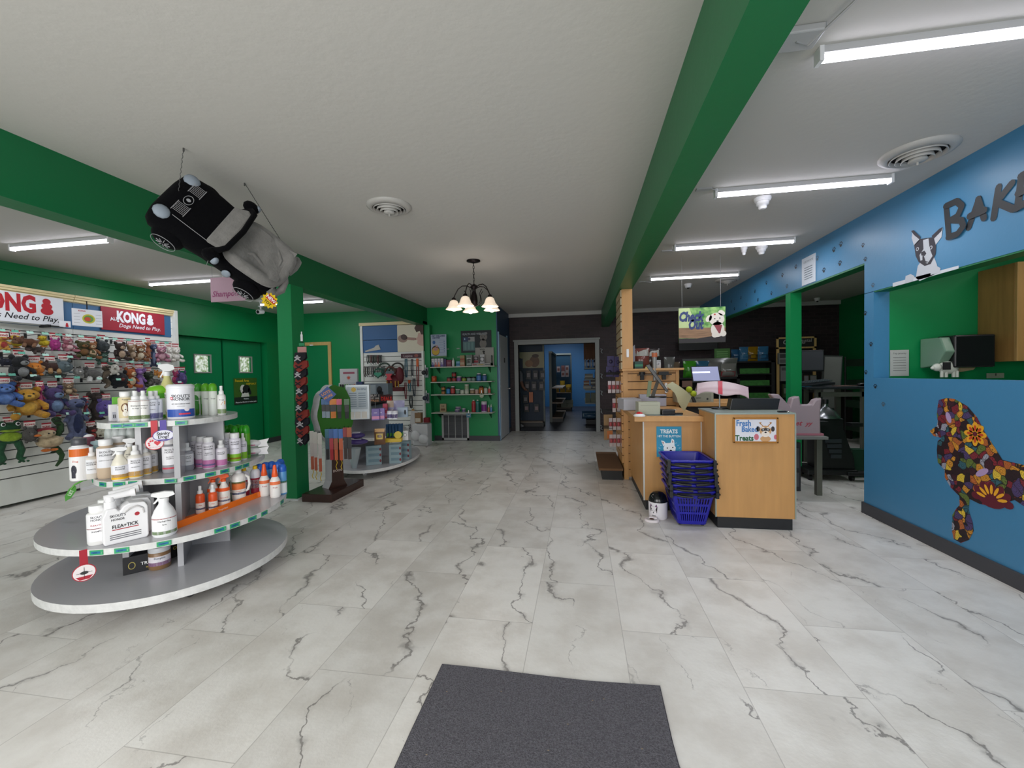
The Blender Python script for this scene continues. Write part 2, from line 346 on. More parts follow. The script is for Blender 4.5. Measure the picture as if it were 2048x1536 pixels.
# wood-framed opening on the back wall
PINE=mat('c9a869',.6,var=.12,vscale=3,stretch=(8,8,1),name='pine')
b=B().use(PINE); b.box(-6.2,-6.13,7.97,8.0,0,2.06); b.box(-5.22,-5.15,7.97,8.0,0,2.06); b.box(-6.13,-5.22,7.97,8.0,1.99,2.06); struct(b.obj('trim_4',bevel=.003))
b=B().use(DG).box(-6.13,-5.22,7.985,7.998,0,1.99); b.use(WHITE).box(-5.62,-5.55,7.95,7.99,1.985,2.01); b.use(BLACK).box(-6.12,-6.1,7.95,7.985,1.5,1.75); struct(b.obj('door_3'))
# white panel door on the corridor wall
b=B().use(mat('b9bcc0',.5)).box(-1.6,-1.57,8.1,8.95,0.02,2.1); d=b.obj('door_4',bevel=.004); struct(d)
b=B().use(BLACK).box(-1.57,-1.566,8.5,8.6,1.55,1.65); b.obj('door_plate',d)
b=B().use(CHROME).cyl((-1.57,8.88,1.0),(-1.51,8.88,1.0),.02); b.obj('door_knob',d)
b=B().use(mat('7fa3bd',.5)); b.box(-1.6,-1.575,8.97,9.03,0,2.15); b.box(-1.6,-1.575,8.03,8.09,0,2.15); struct(b.obj('trim_5'))
# bakery light (a real ceiling lamp, out of sight behind the blue wall)
area('bakery_lamp',(3.6,2.6,CZ-.08),(0,0,0),.8,.8,9,(1,.97,.92))
# ================= CEILING FIXTURES =================
TUBE=mat('f4f2ff',.4,emit=9,name='led_tube')
def strip(x0,x1,y,label):
    t=thing('strip_light',label,'strip light',((x0+x1)/2,y,CZ),0,'ceiling strip lights'); h=(x1-x0)/2
    B().use(mat('c0c0c2',.5)).box(-h,h,-.022,.022,-.03,0).obj('light_housing',t)
    B().use(TUBE).cyl((-h+.01,0,-.042),(h-.01,0,-.042),.017,n=10).obj('light_tube',t)
    B().use(WHITE).box(-h-.005,-h+.012,-.024,.024,-.062,0).obj('end_cap',t); B().use(WHITE).box(h-.012,h+.005,-.024,.024,-.062,0).obj('end_cap',t)
    l=bpy.data.lights.new('tube_glow','AREA'); l.shape='RECTANGLE'; l.size=2*h; l.size_y=.04; l.energy=10.5; l.color=(.93,.95,1)
    o=bpy.data.objects.new('tube_glow',l); C.objects.link(o); o.parent=t; o.location=(0,0,-.065)
    return t
for a in ((1.02,2.19,3.38,'white strip light nearest the large round vent, front one over the counters'),(1.02,2.2,4.76,'white strip light over the counters, second of three going back'),(1.0,2.18,6.24,'white strip light above the hanging sign, furthest back over the counters'),
    (-5.49,-4.32,3.256,'white strip light over the toy wall, cut by the left picture edge'),(-5.8,-4.63,4.84,'white strip light behind the hanging plush car'),(-5.6,-4.36,6.6,'white strip light above the white camera, partly behind the green column'),
    (1.02,2.19,2.0,'white strip light at the top right corner of the picture'),(3.1,4.3,6.0,'dim strip light in the side room past the blue opening')): strip(*a)

# round ceiling diffusers
def vent(x,y,r,label):
    t=thing('ceiling_vent',label,'ceiling vent',(x,y,CZ)); V=mat('b4b2ae',.5)
    B().use(V).lathe([(r,0),(r,-.006),(r*.93,-.018),(r*.76,-.03),(r*.72,-.02),(r*.72,0)],n=40,caps=False).obj('outer_ring',t)
    B().use(mat('0d0c0c',.9)).cyl((0,0,-.001),(0,0,-.003),r*.72,n=32).obj('duct_opening',t)
    for k,q in enumerate((.68,.53,.38)):
        B().use(V).lathe([(r*q,-.012-.008*k),(r*(q+.03),-.034-.01*k),(r*(q+.015),-.036-.01*k),(r*(q-.03),-.014-.008*k)],n=36,caps=False).obj('vane_ring',t)
    b=B().use(V).lathe([(.001,-.066),(r*.2,-.062),(r*.25,-.055),(r*.2,-.03)],n=24); b.cyl((0,0,-.085),(0,0,-.06),.006,n=8); b.obj('centre_cone',t)
vent(-1.49,3.15,.175,'round white ceiling vent in the middle of the ceiling between the beams')
vent(2.13,3.06,.195,'large round ceiling vent beside the blue wall above the bakery sign')
vent(2.2,6.75,.17,'small round ceiling vent beyond the hanging sign')
def sensor(u,v,r,label,cat='smoke detector',dome=False):
    p=at(u,v,z=CZ); t=thing('smoke_detector' if not dome else 'dome_camera',label,cat,(p.x,p.y,CZ))
    B().use(WHITE).lathe([(r,0),(r,-.012),(r*.85,-.03)],n=20).obj('base_plate',t)
    if dome:
        B().use(WHITE).lathe([(r*.8,-.03),(r*.78,-.045),(r*.6,-.06)],n=20).obj('housing',t); B().use(BLACK).ell((0,-.012,-.052),(r*.42,r*.42,.028)).obj('camera_lens',t)
    else: B().use(WHITE).lathe([(r*.75,-.03),(r*.7,-.055),(r*.5,-.058),(r*.48,-.08),(r*.3,-.088)],n=20).obj('sensor_dome',t)
sensor(1525,396,.062,'white smoke detector hanging behind the front strip light over the counters')
sensor(1523,493,.06,'white round detector under the second strip light over the counters')
sensor(1488,494,.035,'smaller white detector left of another one under the second strip light','detector')
sensor(1376,568,.06,'white dome camera on the ceiling left of the hanging sign','security camera',True)
sensor(1634,596,.05,'dim dome camera in the side room past the blue opening','security camera',True)
# bullet camera, left area
p=at(521,612,z=CZ); t=thing('bullet_camera','white camera hanging under the strip light left of the green column','security camera',(p.x,p.y,CZ))
B().use(WHITE).cyl((0,0,0),(0,0,-.02),.045).cyl((0,0,-.02),(0,0,-.08),.015).obj('bracket',t)
B().use(WHITE).cyl((0,.05,-.1),(0,-.07,-.12),.042,n=16).obj('housing',t); B().use(BLACK).cyl((0,-.071,-.12),(0,-.074,-.1205),.03,n=16).obj('camera_lens',t)
# junction plate and wires on the ceiling beside the right beam
p=at(1608,66,z=CZ); t=thing('junction_cover','white metal junction plate with wire beside the green beam at the top','junction plate',(p.x-.03,p.y,CZ))
B().use(mat('b8b8ba',.4)).box(-.09,.09,-.05,.06,-.03,0).obj('cover_plate',t,bevel=.006)
B().use(mat('a8a8a8',.4)).tube([(0,0,-.03),(.06,.03,-.03),(.2,-.4,-.02)],.005).obj('wire',t)
for (u,v) in ((1409,377),(1334,501),(1286,563)):
    p=at(u,v,z=CZ); t=thing('junction_cover',{1409:'small wire cover at the left end of the front strip light over the counters',1334:'small wire cover at the left end of the middle strip light',1286:'small wire cover at the left end of the furthest strip light'}[u],'junction plate',(p.x,p.y,CZ))
    B().use(mat('a8a8a8',.4)).box(-.06,.05,-.02,.02,-.012,0).obj('cover_plate',t); B().use(mat('a8a8a8',.4)).tube([(.05,0,-.008),(.09,.02,-.012),(.13,.05,-.01)],.005).obj('wire',t)
# chandelier
t=thing('chandelier','dark bronze chandelier with five frosted bell shades hanging on a chain','chandelier',(-1.24,4.84,CZ)); BZ=mat('1c1416',.35,metal=.6)
B().use(BZ).lathe([(.08,0),(.082,-.012),(.03,-.028),(.008,-.035)],n=24).obj('ceiling_canopy',t)
b=B().use(BZ)
for k in range(7):
    z=-.045-.036*k; pts=[(.009*math.cos(q)*(1 if k%2 else 0),.009*math.cos(q)*(0 if k%2 else 1),z+.024*math.sin(q)) for q in [i*PI/4 for i in range(9)]]; b.tube(pts,.0028,5,False)
b.obj('chain',t)
B().use(BZ).lathe([(.004,-.36),(.02,-.37),(.04,-.385),(.045,-.41),(.02,-.43),(.022,-.46),(.035,-.5),(.042,-.56),(.04,-.6),(.03,-.63)],n=20).obj('centre_column',t)
SH=mat('ffe9d2',.6,emit=.5,name='frosted_glass'); BU=mat('fff4f0',.5,emit=14,name='bulb')
for k in range(5):
    a=math.radians(-100+72*k); c,s=math.cos(a),math.sin(a); R_=.245
    prof=[(0.02,-.42),(.08,-.385),(.14,-.385),(.19,-.42),(.23,-.49),(R_,-.53)]
    B().use(BZ).tube([(r*c,r*s,z) for r,z in prof],.006).tube([(r*c,r*s,z) for r,z in ((.03,-.6),(.06,-.62),(.09,-.59),(.10,-.54),(.085,-.49),(.12,-.44))],.004).obj('arm',t)
    sh=B().use(SH).lathe([(.024,-.55),(.045,-.565),(.055,-.59),(.068,-.625),(.1,-.66),(.095,-.662),(.062,-.628),(.045,-.588)],(R_*c,R_*s,0),20,caps=False).obj('lamp_shade',t)
    B().use(BZ).lathe([(.004,-.515),(.024,-.53),(.027,-.555),(.02,-.56)],(R_*c,R_*s,0),16).obj('socket_cup',sh)
    B().use(BU).ell((R_*c,R_*s,-.645),(.034,.034,.038)).obj('bulb',sh)
for ch in t.children:
    if not ch.name.startswith(('ceiling_canopy','chain')): ch.location.z+=.085
l=bpy.data.lights.new('chandelier_glow','POINT'); l.energy=6; l.color=(1,.9,.85); l.shadow_soft_size=.15
o=bpy.data.objects.new('chandelier_glow',l); C.objects.link(o); o.parent=t; o.location=(0,0,-.74)
# ================= OVAL DISPLAY STANDS =================
LAM=mat('b4b4b8',.22,name='white_laminate'); EDGE=mat('d9d9d8',.45,bump=.3,bscale=40,var=.08,vscale=30,name='worn_white_edge')
def ovalpts(cx,cy,a,b_,ang,n=64,clip=None):
    c,s=math.cos(math.radians(ang)),math.sin(math.radians(ang)); out=[]
    for i in range(n):
        q=2*PI*i/n; x,y=a*math.cos(q),b_*math.sin(q)
        if clip: x=max(-clip*a,min(clip*a,x))
        out.append((cx+x*c-y*s,cy+x*s+y*c))
    return out
def slab(pts,z0,z1,name,parent,o=(0,0)):
    P=[(x-o[0],y-o[1]) for x,y in pts]; n=len(P)
    b=B().use(LAM).add([(x,y,z1) for x,y in P],[tuple(range(n))]).add([(x,y,z0) for x,y in P],[tuple(range(n))[::-1]])
    b.use(EDGE).add([(x,y,z0) for x,y in P]+[(x,y,z1) for x,y in P],[(i,(i+1)%n,n+(i+1)%n,n+i) for i in range(n)],True)
    return b.obj(name,parent)
def wall2(p,q,z0,z1,th,name,parent,o):
    p=Vector((p[0]-o[0],p[1]-o[1],0));q=Vector((q[0]-o[0],q[1]-o[1],0)); d=q-p; a=math.atan2(d.y,d.x)
    m=(p+q)/2; B().use(LAM).cbox((m.x,m.y,(z0+z1)/2),(d.length,th,z1-z0),rz=a).obj(name,parent)
def caster(x,y,parent):
    b=B().use(mat('6d6d70',.4,metal=.5)); b.cyl((x-.015,y,.035),(x+.015,y,.035),.035,n=16); b.box(x-.025,x+.025,y-.02,y+.02,.06,.105); b.box(x-.028,x-.02,y-.02,y+.02,.03,.1); b.box(x+.02,x+.028,y-.02,y+.02,.03,.1); b.obj('caster',parent)
o=(-2.75,2.42); st=thing('display_stand','white oval tiered shelf stand full of grooming bottles, nearest the camera','display stand',(o[0],o[1],0))
slab(ovalpts(-2.735,2.395,.70,.655,148),.105,.15,'base_shelf',st,o)
slab(ovalpts(-2.84,2.515,.75,.67,124),.375,.41,'lower_shelf',st,o)
slab(ovalpts(-2.90,2.66,.60,.47,112,clip=.93),.665,.70,'middle_shelf',st,o)
slab(ovalpts(-2.82,2.48,.44,.37,120,clip=.86),1.025,1.06,'top_shelf',st,o)
A_=at(253,1150,z=.15); F_=at(362,1132,z=.15); a_=at(371,1109,z=.15); b_=at(461,1080,z=.15)
for z0,z1,sc1 in ((.15,.375,1),(.41,.665,1),(.70,1.025,.75)):
    m=Vector((-2.72,2.5))
    wall2((F_.x,F_.y),((F_.x-.28),(F_.y+.32)),z0,z1,.03,'spine_panel',st,o)
    sh=0 if z0<.2 else .16
    wall2((A_.x-.08*(sh>0),A_.y+sh),((A_.x-.22),(A_.y+.34)),z0,z1,.03,'spine_panel',st,o)
    wall2((b_.x*sc1+(1-sc1)*-2.6,b_.y),((A_.x-.28),(A_.y+.33)),z0,z1,.02,'back_panel',st,o)
for x,y in ((-2.36,2.13),(-2.25,2.62),(-3.1,2.3),(-2.9,2.9)): caster(x-o[0],y-o[1],st)
# second stand behind the green column
o2=(-3.0,5.85); st2=thing('display_stand','white oval tiered shelf stand further back by the slat wall panel','display stand',(o2[0],o2[1],0))
slab(ovalpts(-3.04,5.85,1.02,.60,-76),.08,.12,'base_shelf',st2,o2)
slab(ovalpts(-3.08,5.76,.80,.48,-76,clip=.9),.46,.50,'lower_shelf',st2,o2)
slab(ovalpts(-3.11,5.82,.72,.45,-76,clip=.85),.78,.82,'top_shelf',st2,o2)
for z0,z1 in ((.12,.46),(.5,.78)):
    wall2((-3.24,5.22),(-3.1,5.2),z0,z1,.03,'spine_panel',st2,o2); wall2((-3.13,5.2),(-3.3,6.3),z0,z1,.02,'back_panel',st2,o2); wall2((-3.22,5.75),(-2.86,5.85),z0,z1,.02,'spine_panel',st2,o2)
for x,y in ((-2.66,5.6),(-2.85,5.1),(-3.3,6.3),(-2.75,6.4)):
    B().use(WHITE).cyl((x-o2[0]-.015,y-o2[1],.03),(x-o2[0]+.015,y-o2[1],.03),.03).cyl((x-o2[0],y-o2[1],.03),(x-o2[0],y-o2[1],.08),.012).obj('caster',st2)
# ================= SLAT WALL PANELS =================
SLW=mat('dfe1dc',.4,name='white_slatwall'); GRV=mat('4a4c4a',.7); CREAM=mat('e3d3a4',.5,name='cream_trim')
def slatwall_x(y0,y1,label):   # faces +x at x=-6.0
    t=thing('slatwall_fixture',label,'slat wall panel',(-6.0,(y0+y1)/2,0)); h=(y1-y0)/2
    b=B().use(SLW); b.box(-.05,0,-h,h,.03,.30); z=.312
    while z<2.26: b.box(-.05,0,-h,h,z,min(z+.0875,2.27)); z+=.0985
    b.use(GRV).box(-.052,-.014,-h,h,.03,2.27); b.obj('slat_board',t)
    B().use(CREAM).box(-.09,.03,-h,h,2.27,2.30).box(-.09,.045,-h,h,2.30,2.325).box(-.09,.055,-h,h,2.325,2.352).obj('crown_trim',t,bevel=.003)
    return t,h
t,h=slatwall_x(2.0,4.07,'white slat wall panel at the left picture edge, under the white and red sign')
B().use(mat('3a6a96',.5)).box(0,.006,-h,h,1.95,2.26).obj('header_board',t)
t,h=slatwall_x(4.075,5.30,'white slat wall panel under the dark red sign, ending beside the green doors')
B().use(mat('3a6a96',.5)).box(0,.006,-h,h-.02,1.95,2.26).obj('header_board',t)
B().use(SLW).box(-.28,.06,h,h+.045,0,2.35).obj('end_panel',t); B().use(WHITE).box(0,.02,-h,h,0,.03).obj('kick_strip',t)
# back slat wall (faces -y)
t=thing('slatwall_fixture','tall white slat wall panel hung with collars and leashes on the back wall','slat wall panel',(-3.7,7.8,0)); L0,L1=-.62,.62
b=B().use(SLW); z=.04
while z<1.74: b.box(L0,L1,0,.05,z,z+.0875); z+=.0985
b.use(GRV).box(L0,L1,.014,.052,.03,1.74); b.obj('slat_board',t)
B().use(SLW).box(L0-.05,L0,-.03,.19,0,2.33).obj('side_panel',t); B().use(SLW).box(L1,L1+.04,-.03,.19,0,1.8).obj('side_panel',t)
B().use(CREAM).box(L0-.06,L1+.05,-.05,.19,2.33,2.39).obj('crown_trim',t,bevel=.003)
B().use(mat('2f5f92',.5)).box(L0,.12,-.01,.05,1.79,2.04).box(L0,.12,-.01,.05,2.05,2.33).obj('header_board',t)
# poster : child and small dog nose to nose
fn=plane((-3.7+.12,7.785,1.79),(1,0,0),(0,0,1)); ps=B().use(mat('d9d2bd',.5)); ps.prism([(0,0),(.54,0),(.54,.53),(0,.53)],plane((-3.58,7.785,1.79),(1,0,0),(0,0,1),1),-.006,0)
ps.use(mat('9c8378',.6)).poly(oval(.11,.26,.10,.075,20,rot=-.2),fn); ps.use(mat('50413e',.6)).poly(oval(.14,.29,.07,.055,16,rot=-.3),fn,2); ps.use(mat('c9a59a',.6)).poly([(.46,.12),(.54,.1),(.54,.36),(.44,.36),(.42,.28),(.37,.25),(.42,.22),(.41,.16)],fn,2)
ps.use(mat('4a3732',.6)).poly([(.36,.46),(.4,.53),(.54,.53),(.54,.33),(.5,.33),(.47,.4),(.40,.38)],fn,3); ps.use(mat('a8857a',.6)).poly([(.18,.24),(.34,.22),(.40,.23),(.38,.27),(.2,.29)],fn,2)
tag(ps.obj('wall_poster'),'cream photo poster of a child nose to nose with a small dog','poster')
ps=B().use(mat('b8b4aa',.5)); ps.prism([(0,0),(.1,.03),(.2,.06),(.24,.1),(.3,.12),(.34,.02),(.02,-.02)],plane((-4.28,7.78,1.83),(1,0,0),(0,0,1),1),-.003,0); tag(ps.obj('wall_sticker'),'small torn pale sticker on the blue header board of the back slat wall','sticker')
# ================= PRODUCT BUILDERS =================
def proj(p):
    d=Vector(p)-CAM; z=d.dot(fw); return 1024+FPX*d.dot(rt2)/z,768-FPX*d.dot(up2)/z,z
def face(x,y): return math.atan2(-x,y)
def R4(u0,v0,u1,v1,y):
    um,vm=(u0+u1)/2,(v0+v1)/2
    return at(u0,vm,y=y).x,at(u1,vm,y=y).x,at(um,v1,y=y).z,at(um,v0,y=y).z
def px2m(p): return proj(p)[2]/FPX
def bands_on(b,fn,bands,x0,x1,h,nx):
    for q in bands: b.use(mat(q[2],.45)).rect(x0,q[0]*h,x1,q[1]*h,fn,1,nx)
def texts_on(b,fn,texts,h):
    for q in texts:
        b.use(mat(q[3],.5)).text(q[0],q[2],fn,(q[4] if len(q)>4 else 0),q[1]*h,bold=.012,l=2)
def bottle(kind,x,y,z,h,r,body,cap,bands,texts,label,cat='bottle',name='bottle',rz=None,group=None,sy=1,clear=False,n=20,capcol2=None):
    t=thing(name,label,cat,(x,y,z),face(x,y) if rz is None else rz,group)
    bm=mat(body,.25,alpha=.55) if clear else mat(body,.32)
    cm=mat(cap,.35); bo=B().use(bm); cb=B().use(cm); nb=None
    if kind=='wide':
        bo.lathe([(r*.9,0),(r,.01*1),(r,h*.76),(r*.93,h*.80),(r*.68,h*.825),(r*.68,h*.84)],n=n,sy=sy); cb.lathe([(r*.72,h*.84),(r*.76,h*.85),(r*.76,h*.99),(r*.7,h)],n=n,sy=max(sy,.8))
    elif kind=='tall':
        bo.lathe([(r*.9,0),(r,.01),(r,h*.78),(r*.8,h*.86),(r*.4,h*.9)],n=n,sy=sy); cb.lathe([(r*.45,h*.89),(r*.48,h*.9),(r*.44,h*.99),(r*.36,h)],n=n)
    elif kind=='mist':
        bo.lathe([(r*.9,0),(r,.008),(r,h*.62),(r*.9,h*.68),(r*.45,h*.73)],n=n,sy=sy); cb.lathe([(r*.55,h*.72),(r*.6,h*.73),(r*.56,h*.82),(r*.33,h*.84),(r*.36,h*.98),(r*.3,h)],n=n)
    elif kind=='can':
        bo.lathe([(r*.95,0),(r,.006),(r,h*.74),(r*.96,h*.76)],n=n,sy=sy); cb.lathe([(r*.97,h*.745),(r,h*.76),(r*.97,h*.88),(r*.75,h*.97),(r*.3,h)],n=n,sy=sy)
    elif kind=='jar':
        bo.lathe([(r*.9,0),(r,.006),(r,h*.74),(r*.9,h*.79)],n=n); cb.lathe([(r*.98,h*.78),(r,h*.8),(r,h*.97),(r*.95,h)],n=n)
    elif kind=='tub':
        bo.lathe([(r*.97,0),(r,.006),(r,h*.88)],n=32); cb.lathe([(r*1.02,h*.87),(r*1.04,h*.88),(r*1.02,h*.96),(r*.85,h*.995),(r*.3,h)],n=32)
    elif kind=='cone':
        bo.lathe([(r*.9,0),(r,.005),(r,h*.55),(r*.6,h*.64)],n=n); cb.lathe([(r*.62,h*.63),(r*.5,h*.75),(r*.15,h)],n=n)
    elif kind=='trigger':
        bo.lathe([(r*.9,0),(r,.012),(r*.98,h*.45),(r*.75,h*.6),(r*.42,h*.72),(r*.36,h*.78)],n=n,sy=sy)
        cb.lathe([(r*.42,h*.77),(r*.42,h*.85)],n=14)
        fn=plane((0,r*.22,0),(1,0,0),(0,0,1),1)
        cb.prism([(-r*.95,h*.93),(-r*.9,h*.985),(r*.1,h),(r*.75,h*.97),(r*.9,h*.9),(r*.35,h*.86),(-r*.3,h*.86)],fn,0,r*.44)
        cb.prism([(-r*.45,h*.9),(-r*.2,h*.9),(-r*.35,h*.82),(-r*.7,h*.74),(-r*.82,h*.75),(-r*.5,h*.84)],fn,r*.1,r*.34)
    elif kind=='squirt':
        bo.lathe([(r*.9,0),(r,.01),(r,h*.5),(r*.7,h*.6),(r*.4,h*.66)],n=n,sy=sy); cb.lathe([(r*.5,h*.62),(r*.62,h*.66),(r*.45,h*.8),(r*.3,h*.97),(r*.2,h)],n=n)
    o1=bo.obj('bottle_body',t); o2=cb.obj('cap',t)
    if bands or texts:
        R=r*1.004 if sy==1 else r*1.004
        if sy==1:
            fn0=wrap(R); hw=min(1.25*r,r*2.2); lb=B(); bands_on(lb,fn0,bands,-hw,hw,h,12); texts_on(lb,fn0,texts,h)
        else:
            hw=r*.72; yy=r*sy
            fn0=lambda a,c,l=0:Vector((a,-(sy*math.sqrt(max(r*r-a*a,0))*1.01+l*.0006),c)); lb=B(); bands_on(lb,fn0,bands,-hw,hw,h,8); texts_on(lb,fn0,texts,h)
        lb.obj('label',t)
    return t
def carton(x,y,z,w,d,h,c,label,cat='box',name='carton',rz=0,bands=(),texts=(),group=None,shapes=None,rough=.5):
    t=thing(name,label,cat,(x,y,z),rz,group)
    B().use(mat(c,rough)).box(-w/2,w/2,-d/2,d/2,0,h).obj('box_body',t,bevel=min(.003,w/12))
    if bands or texts or shapes:
        fn=plane((0,-d/2,0),(1,0,0),(0,0,1)); b=B()
        for q in bands: b.use(mat(q[2],.45)).rect(-w/2*(q[3] if len(q)>3 else .96),q[0]*h,w/2*(q[3] if len(q)>3 else .96),q[1]*h,fn,1)
        texts_on(b,fn,texts,h)
        if shapes: shapes(b,fn,w,h)
        b.obj('printed_panel',t)
    return t
def pouch(x,y,z,w,h,d,c,label,cat='bag',name='treat_bag',rz=0,bands=(),texts=(),group=None,gloss=.3,top=None,hole=False,clear=0):
    t=thing(name,label,cat,(x,y,z),rz,group); nx,nz=6,8; vs=[]
    for sgn in (-1,1):
        for j in range(nz+1):
            for i in range(nx+1):
                a=-1+2*i/nx; q=j/nz; bulge=(1-a**4)*(math.sin(PI*min(1,q*1.15+.02))**.6 if q<.85 else max(0,(1-q)/.15)*.35)
                wob=.012*w*math.sin(7*q+3*a+x*50); vs.append((a*w/2*(1-.05*math.sin(PI*q)),sgn*max(bulge*d/2,.0015)+wob*.3,q*h))
    k=(nx+1)*(nz+1); fs=[]
    for s0 in (0,k):
        for j in range(nz):
            for i in range(nx):
                A=s0+j*(nx+1)+i; f=(A,A+1,A+nx+2,A+nx+1); fs.append(f if s0==0 else f[::-1])
    b=B().use(mat(c,gloss,alpha=clear) if clear else mat(c,gloss)).add(vs,fs,True); b.obj('bag_body',t)
    if bands or texts:
        fn=lambda a,c2,l=0:Vector((a,-(d/2*(1-(2*a/w)**4)*(math.sin(PI*min(1,c2/h*1.15+.02))**.6)+.0015+l*.0007),c2)); lb=B()
        for q in bands: lb.use(mat(q[2],.4)).rect(-w*.42*(q[3] if len(q)>3 else 1),q[0]*h,w*.42*(q[3] if len(q)>3 else 1),q[1]*h,fn,1,6)
        texts_on(lb,fn,texts,h); lb.obj('printed_panel',t)
    if top: B().use(mat(top,.4)).box(-w/2,w/2,-.003,.003,h*.93,h*1.04).obj('header_strip',t)
    return t
def card(p,w,h,c,label,cat='pack',name='blister_card',rz=0,bands=(),shapes=None,group=None,texts=(),item=None):
    # a hanging card: top centre at p
    t=thing(name,label,cat,p,rz,group)
    B().use(mat(c,.5)).box(-w/2,w/2,-.002,.002,-h,0).obj('backing_card',t)
    fn=plane((0,-.002,-h),(1,0,0),(0,0,1)); b=B()
    for q in bands: b.use(mat(q[2],.5)).rect(-w/2*.94,q[0]*h,w/2*.94,q[1]*h,fn,1)
    texts_on(b,fn,texts,h)
    if shapes: shapes(b,fn,w,h)
    if b.f: b.obj('printed_panel',t)
    if item:
        q=B().use(mat(item[0],.5)); q.ell((0,-.012,-h*item[1]),(w*item[2],.014,h*item[3])); q.obj('packed_item',t)
    return t
def hook(x,y,z,L,label,rz=0,tagc='7fc0a8',group=None,drop=0):
    # peg hook sticking out along local -y
    t=thing('peg_hook',label,'hook',(x,y,z),rz,group)
    B().use(mat('2a2a2c',.5)).box(-.012,.012,-.006,0,-.03,.02).cyl((0,-.006,0),(0,-L,.008),.003,n=6).cyl((0,-L,.008),(0,-L,.03),.003,n=6).obj('hook_rod',t)
    if tagc: B().use(mat(tagc,.4)).cbox((0,-L-.004,.012),(.055,.002,.026),rx=-.3).obj('price_tag',t)
    return t
# ================= STAND 1 GOODS =================
SK=[("SKOUT'S",.56,.011,'1a1a22'),('HONOR',.5,.011,'1a1a22')]
def put(u,v,z): p=at(u,v,z=z); return p.x,p.y
def back(x,y,d): # move away from the camera by d
    n=math.hypot(x,y); return x+x/n*d,y+y/n*d
ZT,ZM,ZL,ZB=1.0605,.7005,.4105,.1505
# top shelf
x,y=put(229,842,ZT); carton(x,y,ZT,.05,.035,.105,'e4e2e6','small white upright box with a barcode, leftmost on the top shelf',rz=face(x,y)+.2,bands=[(.1,.55,'b9b9c4',.5)],texts=[('III',.2,.03,'222222')])
x,y=put(241,843,ZT); carton(x,y,ZT,.03,.035,.10,'d8d6dc','narrow white upright box right of the barcode box on the top shelf',rz=face(x,y)+.2,bands=[(.1,.9,'6a5fa8',.25)])
x,y=back(*put(236,842,ZT),.1); carton(x,y,ZT,.05,.04,.15,'5faf2a','bright green box standing behind the small white boxes on the top shelf',rz=face(x,y))
x,y=back(*put(252,843,ZT),.03); t=bottle('wide',x,y,ZT,.185,.035,'ece6d8','f0f0f0',[(.12,.8,'d9c9a0')],[('Puppy',.72,.012,'5a5a5a')],'tan-labelled bottle with a spaniel photo and white cap on the top shelf')
fn=wrap(.0353); b=B().use(mat('6b3f2a',.6)); b.poly(oval(0,.085,.02,.03,14),fn,3).use(mat('ece6dc',.6)).poly(oval(0,.08,.008,.026,10),fn,4).poly(oval(0,.05,.014,.018,10),fn,4).use(INK).poly(oval(0,.075,.004,.003,8),fn,5); b.obj('dog_picture',t)
w3=[(.08,.7,'f1efec'),(.08,.2,'7da23a'),(.66,.68,'b03a30')]
for i,(u,d,lb) in enumerate(((272,0,'white mist bottle with a green base band beside the spaniel bottle'),(288,.05,'white mist bottle with a green base band, the one tucked behind'))):
    x,y=back(*put(u,843,ZT),d); bottle('mist',x,y,ZT,.19,.034-.004*i,'ececec','f4f4f4',w3,[('Shampoo',.5,.012,'3a3a3a'),('for dogs',.42,.009,'3a3a3a')],lb,group=None)
x,y=put(303,840,ZT); bottle('mist',x,y,ZT,.185,.036,'d7dbe8','f2f2f4',[(.06,.7,'e6e8f2'),(.06,.24,'6a63b8')],[("SKOUT'S",.58,.012,'1a1a22'),('HONOR',.5,.012,'1a1a22'),('DOG SHAMPOO',.36,.006,'1a1a22')],'pale bottle with a violet base band, front one on the top shelf')
x,y=back(*put(313,840,ZT),.06); bottle('mist',x,y,ZT,.185,.034,'d7dbe8','f2f2f4',[(.06,.7,'e6e8f2'),(.06,.24,'6a63b8')],SK,'pale bottle with a violet base band hiding behind its twin on the top shelf')
x,y=back(*put(322,838,ZT),.17); bottle('can',x,y,ZT,.22,.07,'4aa31e','7cc92a',[(.1,.6,'dfe8dc')],[],'big green bottle with a lime lid left of the amber spray bottle',clear=False)
x,y=back(*put(337,836,ZT),.10); bottle('trigger',x,y,ZT,.365,.047,'cfc98a','ececec',[(.1,.46,'ebe9e6'),(.1,.13,'a88a60')],[("SKOUT'S",.4,.014,'1a1a22'),('HONOR',.36,.014,'1a1a22')],'tall amber spray bottle with white trigger behind the wipes canister','spray bottle','spray_bottle',clear=False)
x,y=put(363,837,ZT); x,y=back(x,y,.03); t=bottle('tub',x,y,ZT,.225,.073,'f0f0f6','f0f0f6',[(.06,.28,'3358b0')],[("SKOUT'S",.62,.026,'1a1a22'),('HONOR',.53,.026,'1a1a22'),('PET GROOMING WIPES',.42,.0095,'1a1a22'),('100% BIODEGRADABLE',.36,.004,'55555f')],'large white wipes canister with a blue base band on the top shelf','canister','wipes_canister')
fn=wrap(.0733); B().use(mat('e0405a',.5)).poly(oval(-.05,.135,.009,.009,14),fn,3).rect(-.012,.028,.05,.038,fn,3,4).use(mat('f0e8ee',.5)).poly(oval(.03,.06,.014,.011,14),fn,3).poly(oval(-.05,.135,.005,.005,10),fn,4).obj('emblem',t)
